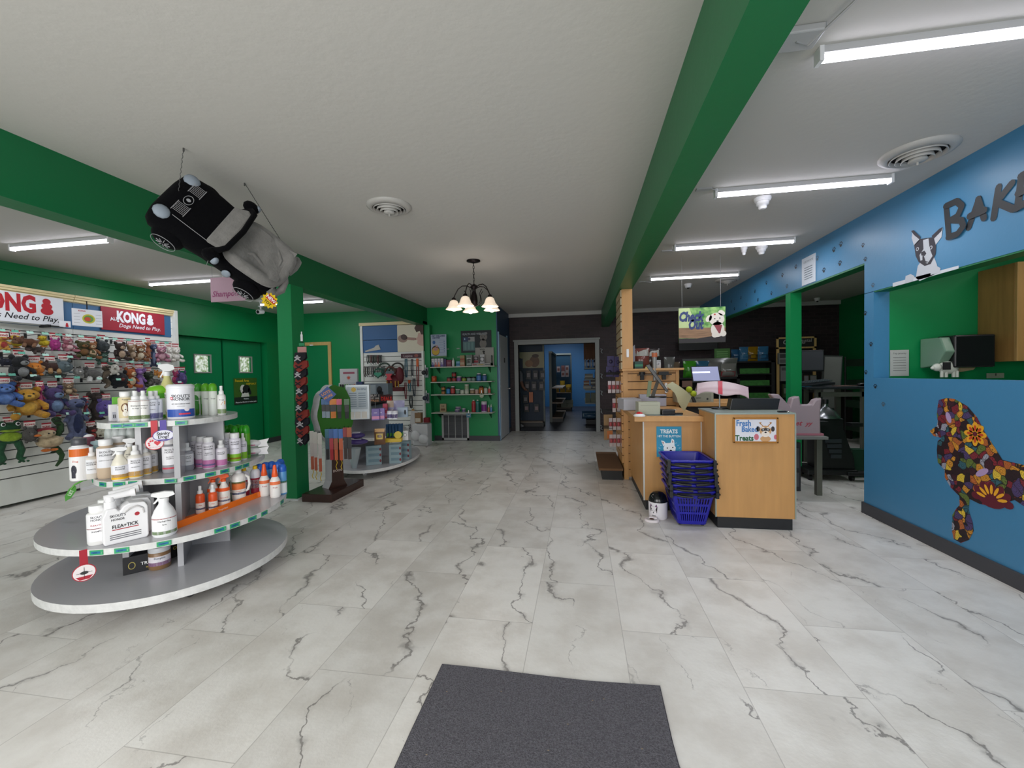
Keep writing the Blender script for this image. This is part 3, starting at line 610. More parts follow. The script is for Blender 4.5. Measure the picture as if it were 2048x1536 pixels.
for i,(u,d,c1,lb) in enumerate(((394,0,'3f9a35','green mist bottle nearest the wipes canister'),(411,.02,'3f9a35','second green mist bottle right of the wipes canister'),(427,.03,'f0f0ee','white mist bottle with orange print, left one of two'),(444,.035,'f0f0ee','white mist bottle with orange print, last on the top shelf'))):
    x,y=back(*put(u,830,ZT),d); t=bottle('mist',x,y,ZT,.205,.026,c1 if i<2 else 'eeeeec','f4f4f4',[(.05,.6,c1),(.05,.2,'8fbf3a')],[('Tropi',.5,.012,'3a3a3a')] if i>1 else [('Tropi',.5,.012,'eeeeee')],lb+' on the top shelf',n=16)
    if i>1: B().use(mat('e09a28',.5)).poly([(-.005,.07),(.02,.075),(.022,.1),(.005,.09)],wrap(.0263),4).obj('orange_print',t)
for i,(u,d) in enumerate(((386,.10),(398,.12),(413,.12),(427,.12))):
    x,y=back(*put(u,832,ZT),d); bottle('can',x,y,ZT,.225,.027,'e8ece6','5fae22' if i>1 else '3a9a28',[(.35,.7,'e9efe6')],[('Tropi',.5,.012,'3a3a3a')],'green-capped bottle in the back row of the top shelf, '+('leftmost','second from left','third from left','rightmost')[i],n=16)
# middle shelf
x,y=put(161,960,ZM); x,y=back(x,y,.01); t=bottle('wide',x,y,ZM,.26,.047,'f0eef0','4c4c52',[(.58,.76,'d9691c'),(.02,.56,'f2f0f0')],[('Dog',.45,.016,'c8502a',-.02)],'large white and orange bottle with a dark cap, leftmost on the middle shelf')
fn=wrap(.0473); B().use(mat('2c2c38',.5)).poly(oval(-.028,.07,.014,.03,12),fn,3).rect(-.04,.02,-.02,.06,fn,3,2).obj('dog_picture',t)
x,y=back(*put(181,956,ZM),.10); bottle('can',x,y,ZM,.27,.03,'eceaec','f2f2f2',[(.72,.95,'8e4a5e')],[],'slim white bottle with a maroon top band behind the orange and white bottle')
x,y=back(*put(196,956,ZM),.09); bottle('trigger',x,y,ZM,.23,.03,'e4e8ea','a9c9cf',[],[],'pale spray bottle with a blue-grey trigger at the back of the middle shelf','spray bottle','spray_bottle')
x,y=put(184,957,ZM); bottle('mist',x,y,ZM,.20,.036,'d9d4cc','eef0f2',[(.18,.62,'e9eaee')],[("SKOUT'S",.5,.012,'1a1a22'),('HONOR',.44,.012,'1a1a22'),('PROBIOTIC',.3,.008,'1a1a22')],'clear mist bottle with white label beside the orange and white bottle',clear=False)
x,y=back(*put(214,956,ZM),.02); bottle('wide',x,y,ZM,.245,.045,'c9b39a','f2f2f2',[(.28,.78,'ebebf0')],[("SKOUT'S",.66,.017,'1a1a22'),('HONOR',.58,.017,'1a1a22'),('SHAMPOO+CONDITIONER',.46,.006,'1a1a22')],'large shampoo bottle with tan liquid and white cap, front of the middle shelf')
x,y=back(*put(240,952,ZM),.09); bottle('wide',x,y,ZM,.25,.042,'c9b39a','f2f2f2',[(.28,.78,'ebebf0')],SK,'large shampoo bottle with tan liquid behind the yellow-banded spray bottle')
x,y=put(241,959,ZM); bottle('trigger',x,y,ZM,.205,.042,'efe9d8','f2f2f2',[(.1,.46,'f0eff4'),(.04,.19,'f0b818')],[("SKOUT'S",.38,.012,'1a1a22'),('HONOR',.32,.012,'1a1a22')],'small trigger bottle with a yellow base band on the middle shelf','spray bottle','spray_bottle')
x,y=back(*put(262,955,ZM),.11); bottle('trigger',x,y,ZM,.24,.036,'efe9d8','f2f2f2',[(.1,.46,'f0eff4'),(.04,.19,'f0b818')],SK,'trigger bottle with a yellow base band further back on the middle shelf','spray bottle','spray_bottle')
for i,(u,v,d) in enumerate(((272,955,0),(290,952,.045),(303,949,.08))):
    x,y=back(*put(u,v,ZM),d); bottle('mist',x,y,ZM,.205,.037,'e9e4da','f2f2f2',[(.08,.62,'f0eff4'),(.05,.22,'f0b818')],[("SKOUT'S",.52,.012,'1a1a22'),('HONOR',.46,.012,'1a1a22'),('PROBIOTIC',.34,.008,'1a1a22')],'yellow-banded mist bottle, '+('front one of three in a row','middle one of three in a row','rear one of three in a row')[i])
for i,(u,d) in enumerate(((222,.17),(236,.18),(250,.19),(265,.22))):
    x,y=back(*put(u,952,ZM),d); bottle('can',x,y,ZM,.30,.026,'8f7d7a','c9cfcd',[],[],'brown bottle with a clear overcap in the back row, '+('leftmost','second','third','rightmost')[i],n=16)
for i,(u,d) in enumerate(((281,.22),(293,.2))):
    x,y=back(*put(u,952,ZM),d); bottle('mist',x,y,ZM,.28,.024,'a39a80','c9d5c4',[],[],('olive mist bottle, left of two at the back of the middle shelf','olive mist bottle, right of two at the back of the middle shelf')[i],n=16)
x,y=put(342,944,ZM); bottle('wide',x,y,ZM,.225,.044,'a2a2a8','f4f4f4',[(.24,.78,'f2f1f5'),(.12,.17,'d0455a')],[("SKOUT'S",.66,.016,'1a1a22'),('HONOR',.59,.016,'1a1a22'),('PROBIOTIC',.46,.009,'1a1a22'),('SHAMPOO',.41,.009,'1a1a22')],'grey-based shampoo bottle with white cap below the hanging oval tags')
for i,(u,v,d) in enumerate(((376,940,0),(370,940,.05),(365,939,.10))):
    x,y=back(*put(u,v,ZM),d); bottle('mist',x,y,ZM,.185,.034-.004*(i>0),'a9a9b2','f4f4f4',[(.2,.6,'f2f1f5')],[("SKOUT'S",.5,.011,'1a1a22'),('HONOR',.44,.011,'1a1a22'),('PROBIOTIC',.33,.007,'1a1a22')],'grey-based mist bottle, '+('front one','middle one','rear one')[i]+' of the short row next to the grey shampoo',n=16)
for i,(u,v,d) in enumerate(((418,936,0),(404,936,.04),(393,935,.07))):
    x,y=back(*put(u,v,ZM),d); bottle('wide',x,y,ZM,.215,.037,'eeeaf2','f4f4f4',[(.03,.28,'cf7fb4'),(.1,.15,'9aa2e0')],[("SKOUT'S",.68,.014,'1a1a22'),('HONOR',.61,.014,'1a1a22'),('PROBIOTIC',.49,.008,'1a1a22'),('SHAMPOO+COND',.44,.006,'1a1a22')],'pink-based shampoo bottle, '+('front one of three','middle one of three','rear one of three')[i])
x,y=put(443,931,ZM); bottle('mist',x,y,ZM,.18,.036,'eeeaf2','f4f4f4',[(.04,.26,'cf7fb4')],[("SKOUT'S",.52,.011,'1a1a22'),('HONOR',.46,.011,'1a1a22')],'short pink-based mist bottle between the pink and lime shampoos')
x,y=back(*put(432,930,ZM),.09); bottle('mist',x,y,ZM,.2,.03,'eeeaf2','f4f4f4',[(.04,.26,'cf7fb4')],SK,'pink-based mist bottle standing behind the front pink ones')
for i,(u,v,d) in enumerate(((471,924,0),(453,926,.05))):
    x,y=back(*put(u,v,ZM),d); bottle('wide',x,y,ZM,.215,.038,'ece9f4','f4f4f4',[(.05,.3,'86c02c'),(.12,.18,'d98a3a')],[("SKOUT'S",.68,.014,'1a1a22'),('HONOR',.61,.014,'1a1a22'),('SHAMPOO+COND',.47,.006,'1a1a22')],'lime-based shampoo bottle, '+('right one of the pair','left one of the pair')[i])
x,y=back(*put(487,921,ZM),.05); bottle('mist',x,y,ZM,.2,.026,'ece9f4','f4f4f4',[(.05,.3,'86c02c')],SK,'slim lime-based mist bottle by the white wipe packs',n=16)
x,y=back(*put(500,914,ZM),.07)
for i in range(2):
    t=thing('wipe_pack',('white crinkled wipe pack, upper of two at the right end of the middle shelf','white crinkled wipe pack, lower of two at the right end of the middle shelf')[1-i],'wipe pack',(x,y,ZM+.004+.062*i),face(x,y)-.15)
    b=B().use(mat('eceaec',.4)); b.ell((0,0,.03),(.085,.05,.03)); b.prism([(.06,.0),(.13,-.0+.0),(.12,.03),(.135,.062),(.06,.05)],plane((0,.0,0),(1,0,0),(0,0,1),1),-.01,.01); b.obj('pack_body',t)
    fn=plane((0,-.0505,0),(1,0,0),(0,0,1)); B().use(INK).text('200',.022,fn,-.01,.035,bold=.02).use(mat('c2467e',.5)).rect(-.04,.018,.045,.025,fn,1).obj('printed_panel',t)
k=0
for (u,v,d) in ((408,858,.15),(420,856,.19),(432,855,.15),(445,855,.2),(452,857,.14),(463,850,.19),(471,852,.14),(478,850,.2),(487,850,.14),(494,852,.18)):
    x,y=back(*put(u,925-(k%3),ZM),d); x,y=back(x,y,.04); k+=1
    bottle('can',x,y,ZM,.255,.027,'4f8f1c' if k<9 else '5fa828','2fa01e',[(.1,.4,'3d7a14')],[],'glossy green-lidded bottle, number %s from left in the row under the top shelf'%('one','two','three','four','five','six','seven','eight','nine','ten')[k-1],n=16)
# lower shelf
x,y=put(197,1088,ZL); x,y=back(x,y,.02); bottle('wide',x,y,ZL,.215,.045,'ecebe9','f4f4f4',[(.1,.8,'eeedf0'),(.42,.44,'b0303a')],[("SKOUT'S",.7,.015,'1a1a22'),('HONOR',.63,.015,'1a1a22'),('FLEA+TICK',.5,.012,'b0303a'),('SHAMPOO',.34,.011,'3a3a42')],'white flea shampoo bottle, leftmost on the lower shelf')
x,y=back(*put(214,1082,ZL),.12); bottle('wide',x,y,ZL,.215,.042,'ecebe9','f4f4f4',[(.42,.44,'b0303a')],SK,'white flea shampoo bottle half hidden behind the jugs')
def jug(x,y,z,label):
    t=thing('spray_jug',label,'jug',(x,y,z),face(x,y)+.12)
    M=mat('f1f0f2',.32); fnp=plane((0,.04,0),(1,0,0),(0,0,1),1); b=B().use(M)
    outer=[(-.085,0),(.09,0),(.098,.01),(.098,.15),(.085,.172),(.02,.178),(-.005,.168),(-.02,.148),(-.03,.155),(-.035,.165),(-.075,.165),(-.085,.14),(-.092,.13),(-.092,.01)]
    b.prism(outer,fnp,0,.085); b.cyl((-.055,-.002,.16),(-.055,-.002,.195),.026,n=18); b.obj('jug_body',t,bevel=.01)
    hb=B().use(mat('c9c6c6',.5)); hb.tube([(.0,-.048,.14),(.02,-.05,.155),(.05,-.05,.16),(.075,-.048,.145),(.08,-.048,.12)],.004); hb.obj('handle',t)
    s=B().use(M); s.cyl((-.055,-.002,.195),(-.055,-.002,.215),.02,n=14); s.cyl((-.08,-.002,.213),(.03,-.006,.22),.013,.016,n=14); s.cyl((.03,-.006,.22),(.05,-.008,.222),.019,.021,n=14); s.use(mat('9a8a78',.6)).cyl((.0505,-.008,.222),(.052,-.008,.222),.014,n=14); s.obj('hose_sprayer',t)
    fn=plane((0,-.0452,0),(1,0,0),(0,0,1)); l=B().use(INK).text("SKOUT'S",.017,fn,-.03,.125,bold=.01).text('HONOR',.015,fn,-.03,.108,bold=.01).text('FLEA+TICK',.022,fn,0,.073,bold=.02).use(mat('b0303a',.5)).rect(-.055,.064,.055,.068,fn,1).poly(oval(.05,.122,.011,.009,12),fn,1).use(mat('6a6a70',.5))
    for q in range(3): l.rect(-.065,.04-.009*q,.065,.044-.009*q,fn,1)
    l.obj('label',t); return t
x,y=put(250,1084,ZL); x,y=back(x,y,.045)
j=jug(x,y,ZL,'white flea and tick jug with handle and hose sprayer, front one of three')
j.scale=(1,1,1.2); aj=j.rotation_euler.z; nj=Vector((-math.sin(aj),math.cos(aj)))*.097
tj=Vector((math.cos(aj),math.sin(aj)))*.03
dup(j,(x+nj.x+tj.x,y+nj.y+tj.y,ZL),None,'white flea and tick jug, middle one of three on the lower shelf'); dup(j,(x+2*nj.x+2*tj.x,y+2*nj.y+2*tj.y,ZL),None,'white flea and tick jug, rear one of three on the lower shelf')
x,y=put(330,1072,ZL); x,y=back(x,y,.03); t=bottle('trigger',x,y,ZL,.255,.058,'f2f2f4','f2f2f2',[(.06,.44,'f2f2f4'),(.07,.14,'6fa03a'),(.41,.43,'d0404a')],[('Herbal Flea',.35,.013,'1a1a22'),('Spray',.28,.009,'1a1a22')],'white trigger spray bottle with a green-edged label right of the jugs','spray bottle','spray_bottle')
x,y=back(*put(300,1060,ZL),.2); bottle('wide',x,y,ZL,.16,.035,'e8e8ea','f2f2f2',[],[],'short white capped bottle behind the white trigger bottle')
# orange acrylic tray
p0=at(357,1058,z=ZL); p1=at(440,1028,z=ZL); p2=at(545,985,z=ZL); d=(p2-p0).normalized(); a=math.atan2(d.y,d.x); Lt=(p2-p0).length
t=thing('acrylic_tray','glowing orange acrylic tray on the lower shelf, empty at its left end','tray',(p0.x,p0.y,ZL),a); OA=mat('ff7a18',.15,name='orange_acrylic')
B().use(OA).box(0,Lt,0.02,.15,0,.006).obj('tray_floor',t); B().use(OA).box(0,Lt,.008,.014,0,.042).obj('front_rim',t); B().use(OA).box(0,.006,.014,.15,0,.05).obj('side_rim',t); B().use(OA).box(Lt,Lt+.006,.02,.15,0,.045).obj('side_rim',t)
B().use(mat('ffe2c8',.5)).text('Tropiclean',.018,plane((Lt*.42,.008,.012),(1,0,0),(0,0,1)),0,0,bold=.01).obj('printed_name',t)
def on(u,off,back_=0): # on the tray : follow its line
    q=(u-357)/(545-357); w=at(u,1058+(985-1058)*q,z=ZL); n=Vector((-d.y,d.x)); return w.x+n.x*(off+back_),w.y+n.y*(off+back_)
ZO=ZL+.0065
for i,(u,bk) in enumerate(((441,0),(430,.055))):
    x,y=on(u,.055,bk); bottle('mist',x,y,ZO,.185,.026,'ee5c28','f4f4f4',[(.03,.4,'f4ece6'),(.16,.22,'2a3a8a')],[('Flea',.3,.011,'d05028')],('slim orange and white mist bottle, front one in the orange tray','slim orange and white mist bottle, rear one in the orange tray')[i],n=16)
for i,(u,bk) in enumerate(((464,0),(458,.06))):
    x,y=on(u,.06,bk); bottle('trigger',x,y,ZO,.235,.036,'f4f0ea','f05f22',[(.5,.6,'f05f22'),(.08,.42,'f4efe8'),(.2,.25,'3a4a9a')],[('FLEA+TICK',.3,.01,'d05028')],('orange trigger bottle, front one in the orange tray','orange trigger bottle, rear one in the orange tray')[i],'spray bottle','spray_bottle')
for i,(u,bk) in enumerate(((494,0),(484,.085))):
    x,y=on(u,.065,bk); t=bottle('tall',x,y,ZO,.235,.044,'f4f0ec','f4f4f4',[(.4,.62,'ee7a3a'),(.12,.4,'f4efe8'),(.25,.31,'2a4a9a'),(.58,.64,'4a7a4a')],[('LAUNDRY',.34,.008,'d05028')],('white jug-shaped bottle with orange label and side handle in the tray','white jug-shaped bottle standing behind another in the tray')[i])
    B().use(mat('f4f0ec',.32)).tube([(.038,0,.19),(.062,0,.17),(.068,0,.12),(.058,0,.08),(.042,0,.07)],.009,8).obj('handle',t)
for i,(u,bk) in enumerate(((528,0),(514,.035))):
    x,y=on(u,.07,bk); bottle('tall',x,y,ZO,.225,.034,'dfe2ea','f2c818',[(.08,.6,'9a1e38'),(.26,.54,'f0ecec'),(.36,.39,'4a8ac8')],[('Enzyme',.46,.009,'9a1e38'),('Itch Spray',.3,.006,'3a3a4a')],('yellow-capped crimson-labelled bottle, right one of two','yellow-capped crimson-labelled bottle, left one of two')[i])
for i,(u,v,dd) in enumerate(((551,995,.02),(530,1000,.14))):
    x,y=back(*put(u,v,ZL),dd); bottle('squirt',x,y,ZL,.245,.036,'f0ece8','ef5c24',[(.4,.5,'ef7a4a'),(.06,.4,'f2efec')],[('Fresh',.3,.014,'b02838')],('orange squirt-top bottle at the right end of the lower shelf','orange squirt-top bottle behind the crimson-labelled ones')[i])
for i,(u,v,dd) in enumerate(((566,990,.04),(558,988,.12),(545,990,.16),(533,995,.2),(563,985,.18),(521,1000,.2))):
    x,y=back(*put(u,v,ZL),dd); bottle('can',x,y,ZL,.235,.03,'5c9ad0','1f5fc0',[(.05,.42,'e6ebee'),(.38,.44,'1f6a3a')],[],'blue-domed bottle, number %s of six in the cluster at the right end'%('one','two','three','four','five','six')[i],n=16)
# base shelf
x,y=put(285,1138,ZB); t=carton(x,y,ZB,.17,.09,.105,'1c1c20','black box printed with treat lettering lying on the base shelf',rz=face(x,y)-.05,texts=[('TREATS',.4,.026,'e8e8e8',.04),('PEANUT',.18,.011,'c9b048',.04)],shapes=lambda b,fn,w,h:b.use(mat('b8a858',.5)).poly(oval(-.045,.05,.017,.022,16),fn,1).use(mat('1c1c20')).poly(oval(-.045,.05,.013,.018,16),fn,2))
x,y=put(320,1134,ZB); bottle('jar',x,y,ZB,.135,.055,'8a6a4a','d8dade',[(.2,.62,'e4dfe6'),(.2,.36,'a04a98')],[('Pumpkin',.5,.016,'3a5a6a')],'treat jar with white lid and purple label on the base shelf','jar','treat_jar',n=24)
x,y=back(*put(344,1122,ZB),.09); carton(x,y,ZB,.07,.07,.13,'202022','dark box in the shade behind the treat jar on the base shelf',rz=face(x,y)+.5,texts=[('O',.4,.03,'c9b048')])
# hanging tags and shelf price labels
def edge_pt(pts,u):
    best=None
    for i in range(len(pts)):
        (x0,y0),(x1,y1)=pts[i],pts[(i+1)%len(pts)]
        for s in (0,.25,.5,.75):
            x,y=x0+(x1-x0)*s,y0+(y1-y0)*s; pu,pv,pz=proj((x,y,.6))
            e=abs(pu-u)*.004+pz
            if abs(pu-u)<5 and (best is None or e<best[0]): best=(e,x,y,math.atan2(y1-y0,x1-x0))
    return best
S3=ovalpts(-2.82,2.48,.44,.37,120,clip=.86); S2=ovalpts(-2.90,2.66,.60,.47,112,clip=.93); S1=ovalpts(-2.84,2.515,.75,.67,124)
ORD=('first','second','third','fourth','fifth','sixth','seventh','eighth','ninth','tenth','eleventh','twelfth')
def plabels(pts,us,z0,z1,nm,lean=0):
    for k,u in enumerate(us):
        e=edge_pt(pts,u)
        if not e: continue
        x,y,a=e[1:]; t=thing('shelf_price_label','green price label, %s from left on %s'%(ORD[k],nm),'price label',(x,y,(z0+z1)/2),a)
        hw,hh=.032,.0135; B().use(mat('37a06a',.4)).box(-hw,hw,-.0035,-.001,-hh,hh).obj('label_strip',t)
        fn=plane((0,-.0035,0),(1,0,0),(0,0,1)); b=B().use(mat('1f6f9a',.4)).rect(-hw*.75,-hh*.4,hw*.6,hh*.5,fn,1).use(mat('174a6a',.5)).text('BARK',.009,fn,-.004,-.003,bold=.02).use(mat('bfe0d0',.5)).text('J',.012,fn,.025,-.004); b.obj('printed_price',t)
plabels(S3,(243,263,289,368),1.025,1.06,"the near stand's top shelf edge"); plabels(S2,(182,206,238,272,341,380,425,450,480,495),.665,.70,"the near stand's middle shelf edge"); plabels(S1,(189,239,326,440,467,503,529,566),.375,.41,"the near stand's lower shelf edge")
def wobbler(pts,u,z,hang,rx,rz_,name,label,cols,draw):
    e=edge_pt(pts,u); x,y,a=e[1:]; t=thing('hanging_tag',label,'shelf tag',(x,y,z),face(x,y))
    B().use(mat(cols[0],.4)).box(-.016,.016,-.014,-.012,-hang,.036).obj('tag_strip',t)
    f=plane((0,-.016,-hang-rz_*.8),(1,0,0),(0,0,1)); f1=plane((0,-.016,-hang-rz_*.8),(1,0,0),(0,0,1),1)
    b=B().use(mat(cols[1],.4)).prism(oval(0,0,rx,rz_,32),f1,-.0015,0); b.use(mat(cols[2],.4)).poly(oval(0,0,rx*.92,rz_*.9,32),f,1); b.obj('tag_disc',t)
    b=B(); draw(b,f); b.obj('tag_print',t)
wobbler(S3,333,1.03,.03,.052,.036,'tag','white and violet oval tag reading Stinky Dogs hung from the top shelf',('5a4aa0','5a4aa0','e6e6f2'),lambda b,f:b.use(INK).text('Stinky',.026,f,0,.004,bold=.02).text('Dog?',.026,f,0,-.017,bold=.02).use(mat('5a4aa0')).poly([(-.04,-.024),(-.02,-.031),(.02,-.031),(.04,-.024)],f,3))
def heart(b,f):
    b.use(mat('d8404e')).poly([(.012,-.018),(.028,.0),(.026,.01),(.018,.012),(.012,.006),(.006,.012),(-.002,.01),(-.004,.0)],f,3)
    for q in ((-.02,.012),(-.028,0),(-.01,.014),(-.026,-.012)): b.poly(oval(q[0],q[1],.005,.006,8),f,3)
    b.use(mat('b0505a')).text('GET A HEALTHY',.007,f,0,.022).text('PET FOR HEALTHY',.0065,f,0,-.028)
wobbler(S3,314,1.03,.068,.045,.043,'tag','round red-rimmed tag with a red heart and paw hung beside the violet one',('c83a46','c83a46','efe4e6'),heart)
wobbler(S1,163,.378,.05,.046,.046,'tag','round red and white tag hanging from the lower shelf edge at the left',('a81e30','b02436','efe6e6'),lambda b,f:b.use(mat('3a3a3a')).poly(oval(0,0,.016,.009,12),f,3).rect(-.03,-.001,.03,.001,f,3).rect(-.001,-.03,.001,.03,f,3).use(mat('b02436')).poly([(-.033,-.018),(.033,-.018),(.018,-.036),(-.018,-.036)],f,3))
p=at(150,975,y=2.25); t=thing('leaf_tag','green leaf-shaped tag dangling off the left end of the middle shelf','shelf tag',p,face(p.x,p.y))
B().use(mat('5aa83a',.4)).tube([(.08,.02,.045),(.04,0,.04),(0,-.0,.02),(-.02,0,-.01)],.006).obj('tag_strip',t)
f1=plane((-.02,0,-.03),(.5,0,1),(-1,0,.5),1); B().use(mat('4a9a34',.4)).prism([(-.06,0),(-.03,.017),(.02,.019),(.045,.006),(.045,-.006),(.02,-.019),(-.03,-.017)],f1,-.001,.001).use(mat('dfe8d8',.4)).text('LET',.024,plane((-.02,-.0,-.03),(.5,0,1),(-1,0,.5)),0,-.008,l=4,bold=.02).obj('tag_leaf',t)
# ================= HANGING AND WALL SIGNS =================
WP=mat('e6e8ee',.5); RED=mat('9c2234',.5); KRED=mat('b8202e',.5)
def kongman(b,fn,cx,cy,s,l=2):
    b.poly(oval(cx,cy+.62*s,.24*s,.22*s,18),fn,l).poly(oval(cx,cy+.28*s,.32*s,.24*s,18),fn,l+.6).poly(oval(cx,cy-.08*s,.37*s,.27*s,20),fn,l+1.2)
def Xsign(y0,y1,z0,z1,base,name,label,x=-5.975,th=.01):
    f1=plane((x,y0,z0),(0,1,0),(0,0,1),1); w=y1-y0;h=z1-z0
    t=thing(name,label,'sign'); B().use(base).prism([(0,0),(w,0),(w,h),(0,h)],f1,-th,0).obj('sign_board',t,bevel=.002)
    return t,plane((x,y0,z0),(0,1,0),(0,0,1)),w,h
t,fn,w,h=Xsign(2.9,3.95,1.965,2.285,WP,'brand_sign','white sign with red lettering over the toys, cut by the left picture edge',x=-5.94)
b=B().use(KRED).text('KONG',.25,fn,.97-.17,.125,al='r',bold=.05,w=.50); kongman(b,fn,.895,.165,.155); b.use(INK).text('Dogs Need to Play.',.085,fn,1.0,.04,al='r',bold=.01,shear=.3); b.obj('lettering',t)
B().use(mat('8a8c88',.5)).box(-5.96,-5.93,2.9,3.95,1.95,1.965).obj('bottom_rail',t)
t,fn,w,h=Xsign(4.36,5.17,1.975,2.275,RED,'brand_sign','dark red sign with white lettering over the toys')
b=B().use(WP).text('KONG',.19,fn,.18,.125,al='l',bold=.05,w=.36); kongman(b,fn,.605,.16,.125); b.text('ALL',.06,fn,.1,.125,al='l',bold=.03,rot=.15); b.text('Dogs Need to Play.',.07,fn,.2,.05,al='l',bold=.01,shear=.3); b.obj('lettering',t)
B().use(mat('3a6a96',.5)).box(-5.99,-5.965,4.08,4.36,2.0,2.26)
# toy guide card hanging in front
p=at(175,636,x=-5.78); t=thing('guide_poster','white guide card with a round picture hung in front of the red sign','poster',p,math.radians(80))
B().use(WP).box(-.14,.14,-.003,.003,-.1,.1).obj('poster_board',t,bevel=.002); fn=plane((0,-.003,0),(1,0,0),(0,0,1)); b=B()
b.use(mat('c8c040',.5)).poly(oval(.01,-.01,.06,.055,20),fn,1).use(mat('6a9a50',.5)).poly(oval(.01,-.01,.045,.04,20),fn,2).use(mat('c8503a',.5)).poly(oval(0,-.015,.03,.025,14),fn,3).use(KRED).text('KONG',.022,fn,-.05,.07,bold=.03)
for q in range(4): b.use(mat('8a8a96',.5)).rect(-.125,.04-.035*q,-.07,.043-.035*q,fn).rect(.075,.04-.035*q,.13,.043-.035*q,fn)
b.obj('poster_print',t); B().use(BLACK).box(-.005,.005,0,.004,.1,.2).obj('hanger',t)
p=at(130,648,x=-5.8); t=thing('shelf_talker','small white card with a red shape beneath the white sign','card',p,math.radians(85)); B().use(WP).box(-.05,.05,-.002,.002,-.035,.035).obj('card_face',t); b=B().use(KRED); kongman(b,plane((0,-.003,0),(1,0,0),(0,0,1)),.015,-.02,.04); b.obj('printed_shape',t); B().use(BLACK).box(-.13,-.02,-.0,.012,-.04,-.03).box(-.15,-.12,.0,.14,-.05,-.02).obj('wire_arm',t)
# shampoo sign hanging behind the plush car
P0=at(421,556,y=3.9); P1=at(490,601,y=3.9); t=thing('hanging_sign','pink sign reading Shampoos hanging behind the plush car','sign',(P0.x,3.9,P1.z),0)
w=.42;h=P0.z-P1.z; B().use(mat('b08c9c',.5)).box(0,w,-.004,.004,0,h).obj('sign_board',t); fn=plane((0,-.004,0),(1,0,0),(0,0,1)); B().use(mat('8a2a62',.5)).text('Shampoos',.085,fn,.02,.055,al='l',bold=.02,shear=.25).obj('lettering',t)
b=B().use(GREY).cyl((.02,0,h),(.02,0,CZ-P1.z),.0015,n=4); b.obj('hanging_wire',t); B().use(GREY).cyl((w-.02,0,h),(w-.02,0,CZ-P1.z),.0015,n=4).obj('hanging_wire',t)
# dog poster on the green door
t=thing('door_poster','green and black notice with a black and white dog on the right green door','poster'); x=-6.39; fn=plane((x,6.80,.83),(0,1,0),(0,0,1)); f1=plane((x,6.80,.83),(0,1,0),(0,0,1),1)
B().use(mat('3f6420',.5)).prism([(0,0),(.56,0),(.56,.5),(0,.5)],f1,-.006,0).obj('poster_board',t)
b=B().use(mat('1e2420',.5)).rect(0,0,.56,.14,fn,1).use(mat('c8b020',.5)).text('Fenced Area',.065,fn,.03,.43,al='l',bold=.03,l=3).text('KEEP SHUT',.05,fn,.54,.37,al='r',bold=.03,l=3).use(WP).text('Notice:',.04,fn,.28,.09,bold=.02).text('Please be Mindful of other pets',.034,fn,.28,.03,bold=.02,w=.5)
b.use(mat('dcdad4',.6)).poly(oval(.21,.29,.07,.085,16),fn,1).poly([(.16,.14),(.36,.14),(.33,.24),(.2,.25)],fn,1).use(INK).poly(oval(.29,.29,.09,.08,18),fn,2).poly(oval(.37,.24,.035,.07,12,rot=.4),fn,2).poly(oval(.135,.26,.015,.012,10),fn,3); b.obj('poster_print',t)
# Check Out sign
P0=at(1357,617,y=5.2); P1=at(1451,684,y=5.2); x0,x1,z0,z1=P0.x,P1.x,P1.z,P0.z; w=x1-x0;h=z1-z0
t=thing('hanging_sign','Check Out sign with a small white dog hanging above the counters','sign',(x0,5.2,z0),0)
m,nt,p_=nodes('leafy_photo'); n=nt.nodes.new('ShaderNodeTexNoise'); n.inputs['Scale'].default_value=14; n.inputs['Detail'].default_value=3; tcx=nt.nodes.new('ShaderNodeTexCoord'); nt.links.new(tcx.outputs['Object'],n.inputs['Vector']); r=nt.nodes.new('ShaderNodeValToRGB'); r.color_ramp.elements[0].position=.35; r.color_ramp.elements[0].color=col('1f6a2c'); r.color_ramp.elements[1].position=.65; r.color_ramp.elements[1].color=col('8fb86a'); nt.links.new(n.outputs[0],r.inputs[0]); nt.links.new(r.outputs[0],p_.inputs['Base Color'])
WD=mat('8a6a50',.6,var=.3,vscale=6,stretch=(1,1,14)); B().use(m).box(0,w,-.005,.005,0,h).obj('sign_board',t); fn=plane((0,-.005,0),(1,0,0),(0,0,1))
b=B().use(WD).poly([(0,.06),(.23,.05),(w,.1),(w,.17),(0,.18)],fn,1).use(mat('2a2628',.6)).poly([(0,0),(w,0),(w,.11),(.35,.07),(.2,.05),(0,.055)],fn,2).use(mat('b8c890',.6)).poly([(0,.18),(.2,.18),(.12,h),(0,h)],fn,1)
b.use(mat('2c3a6c',.5)).text('Check',.15,fn,.005,.26,al='l',bold=.055,shear=.2,w=.28,l=4).text('Out',.15,fn,.11,.165,al='l',bold=.055,shear=.2,w=.17,l=4)
FU=mat('d8d0c6',.8); b.use(FU).poly(oval(.42,.27,.085,.075,20),fn,3).poly(oval(.335,.28,.03,.045,12,rot=-.6),fn,3).poly(oval(.475,.34,.04,.03,12,rot=-.5),fn,3).poly(oval(.43,.15,.075,.09,16),fn,3).poly(oval(.40,.085,.035,.03,12),fn,4).poly(oval(.49,.1,.035,.035,12),fn,4).use(mat('8a3a44',.6)).poly([(.39,.2),(.48,.2),(.46,.11),(.445,.1)],fn,5).use(INK).poly(oval(.43,.245,.013,.01,10),fn,5).poly(oval(.40,.275,.007,.007,8),fn,5).poly(oval(.455,.28,.007,.007,8),fn,5).use(mat('b04a3a',.6)).poly(oval(.40,.325,.012,.01,8),fn,5)
b.obj('sign_print',t)
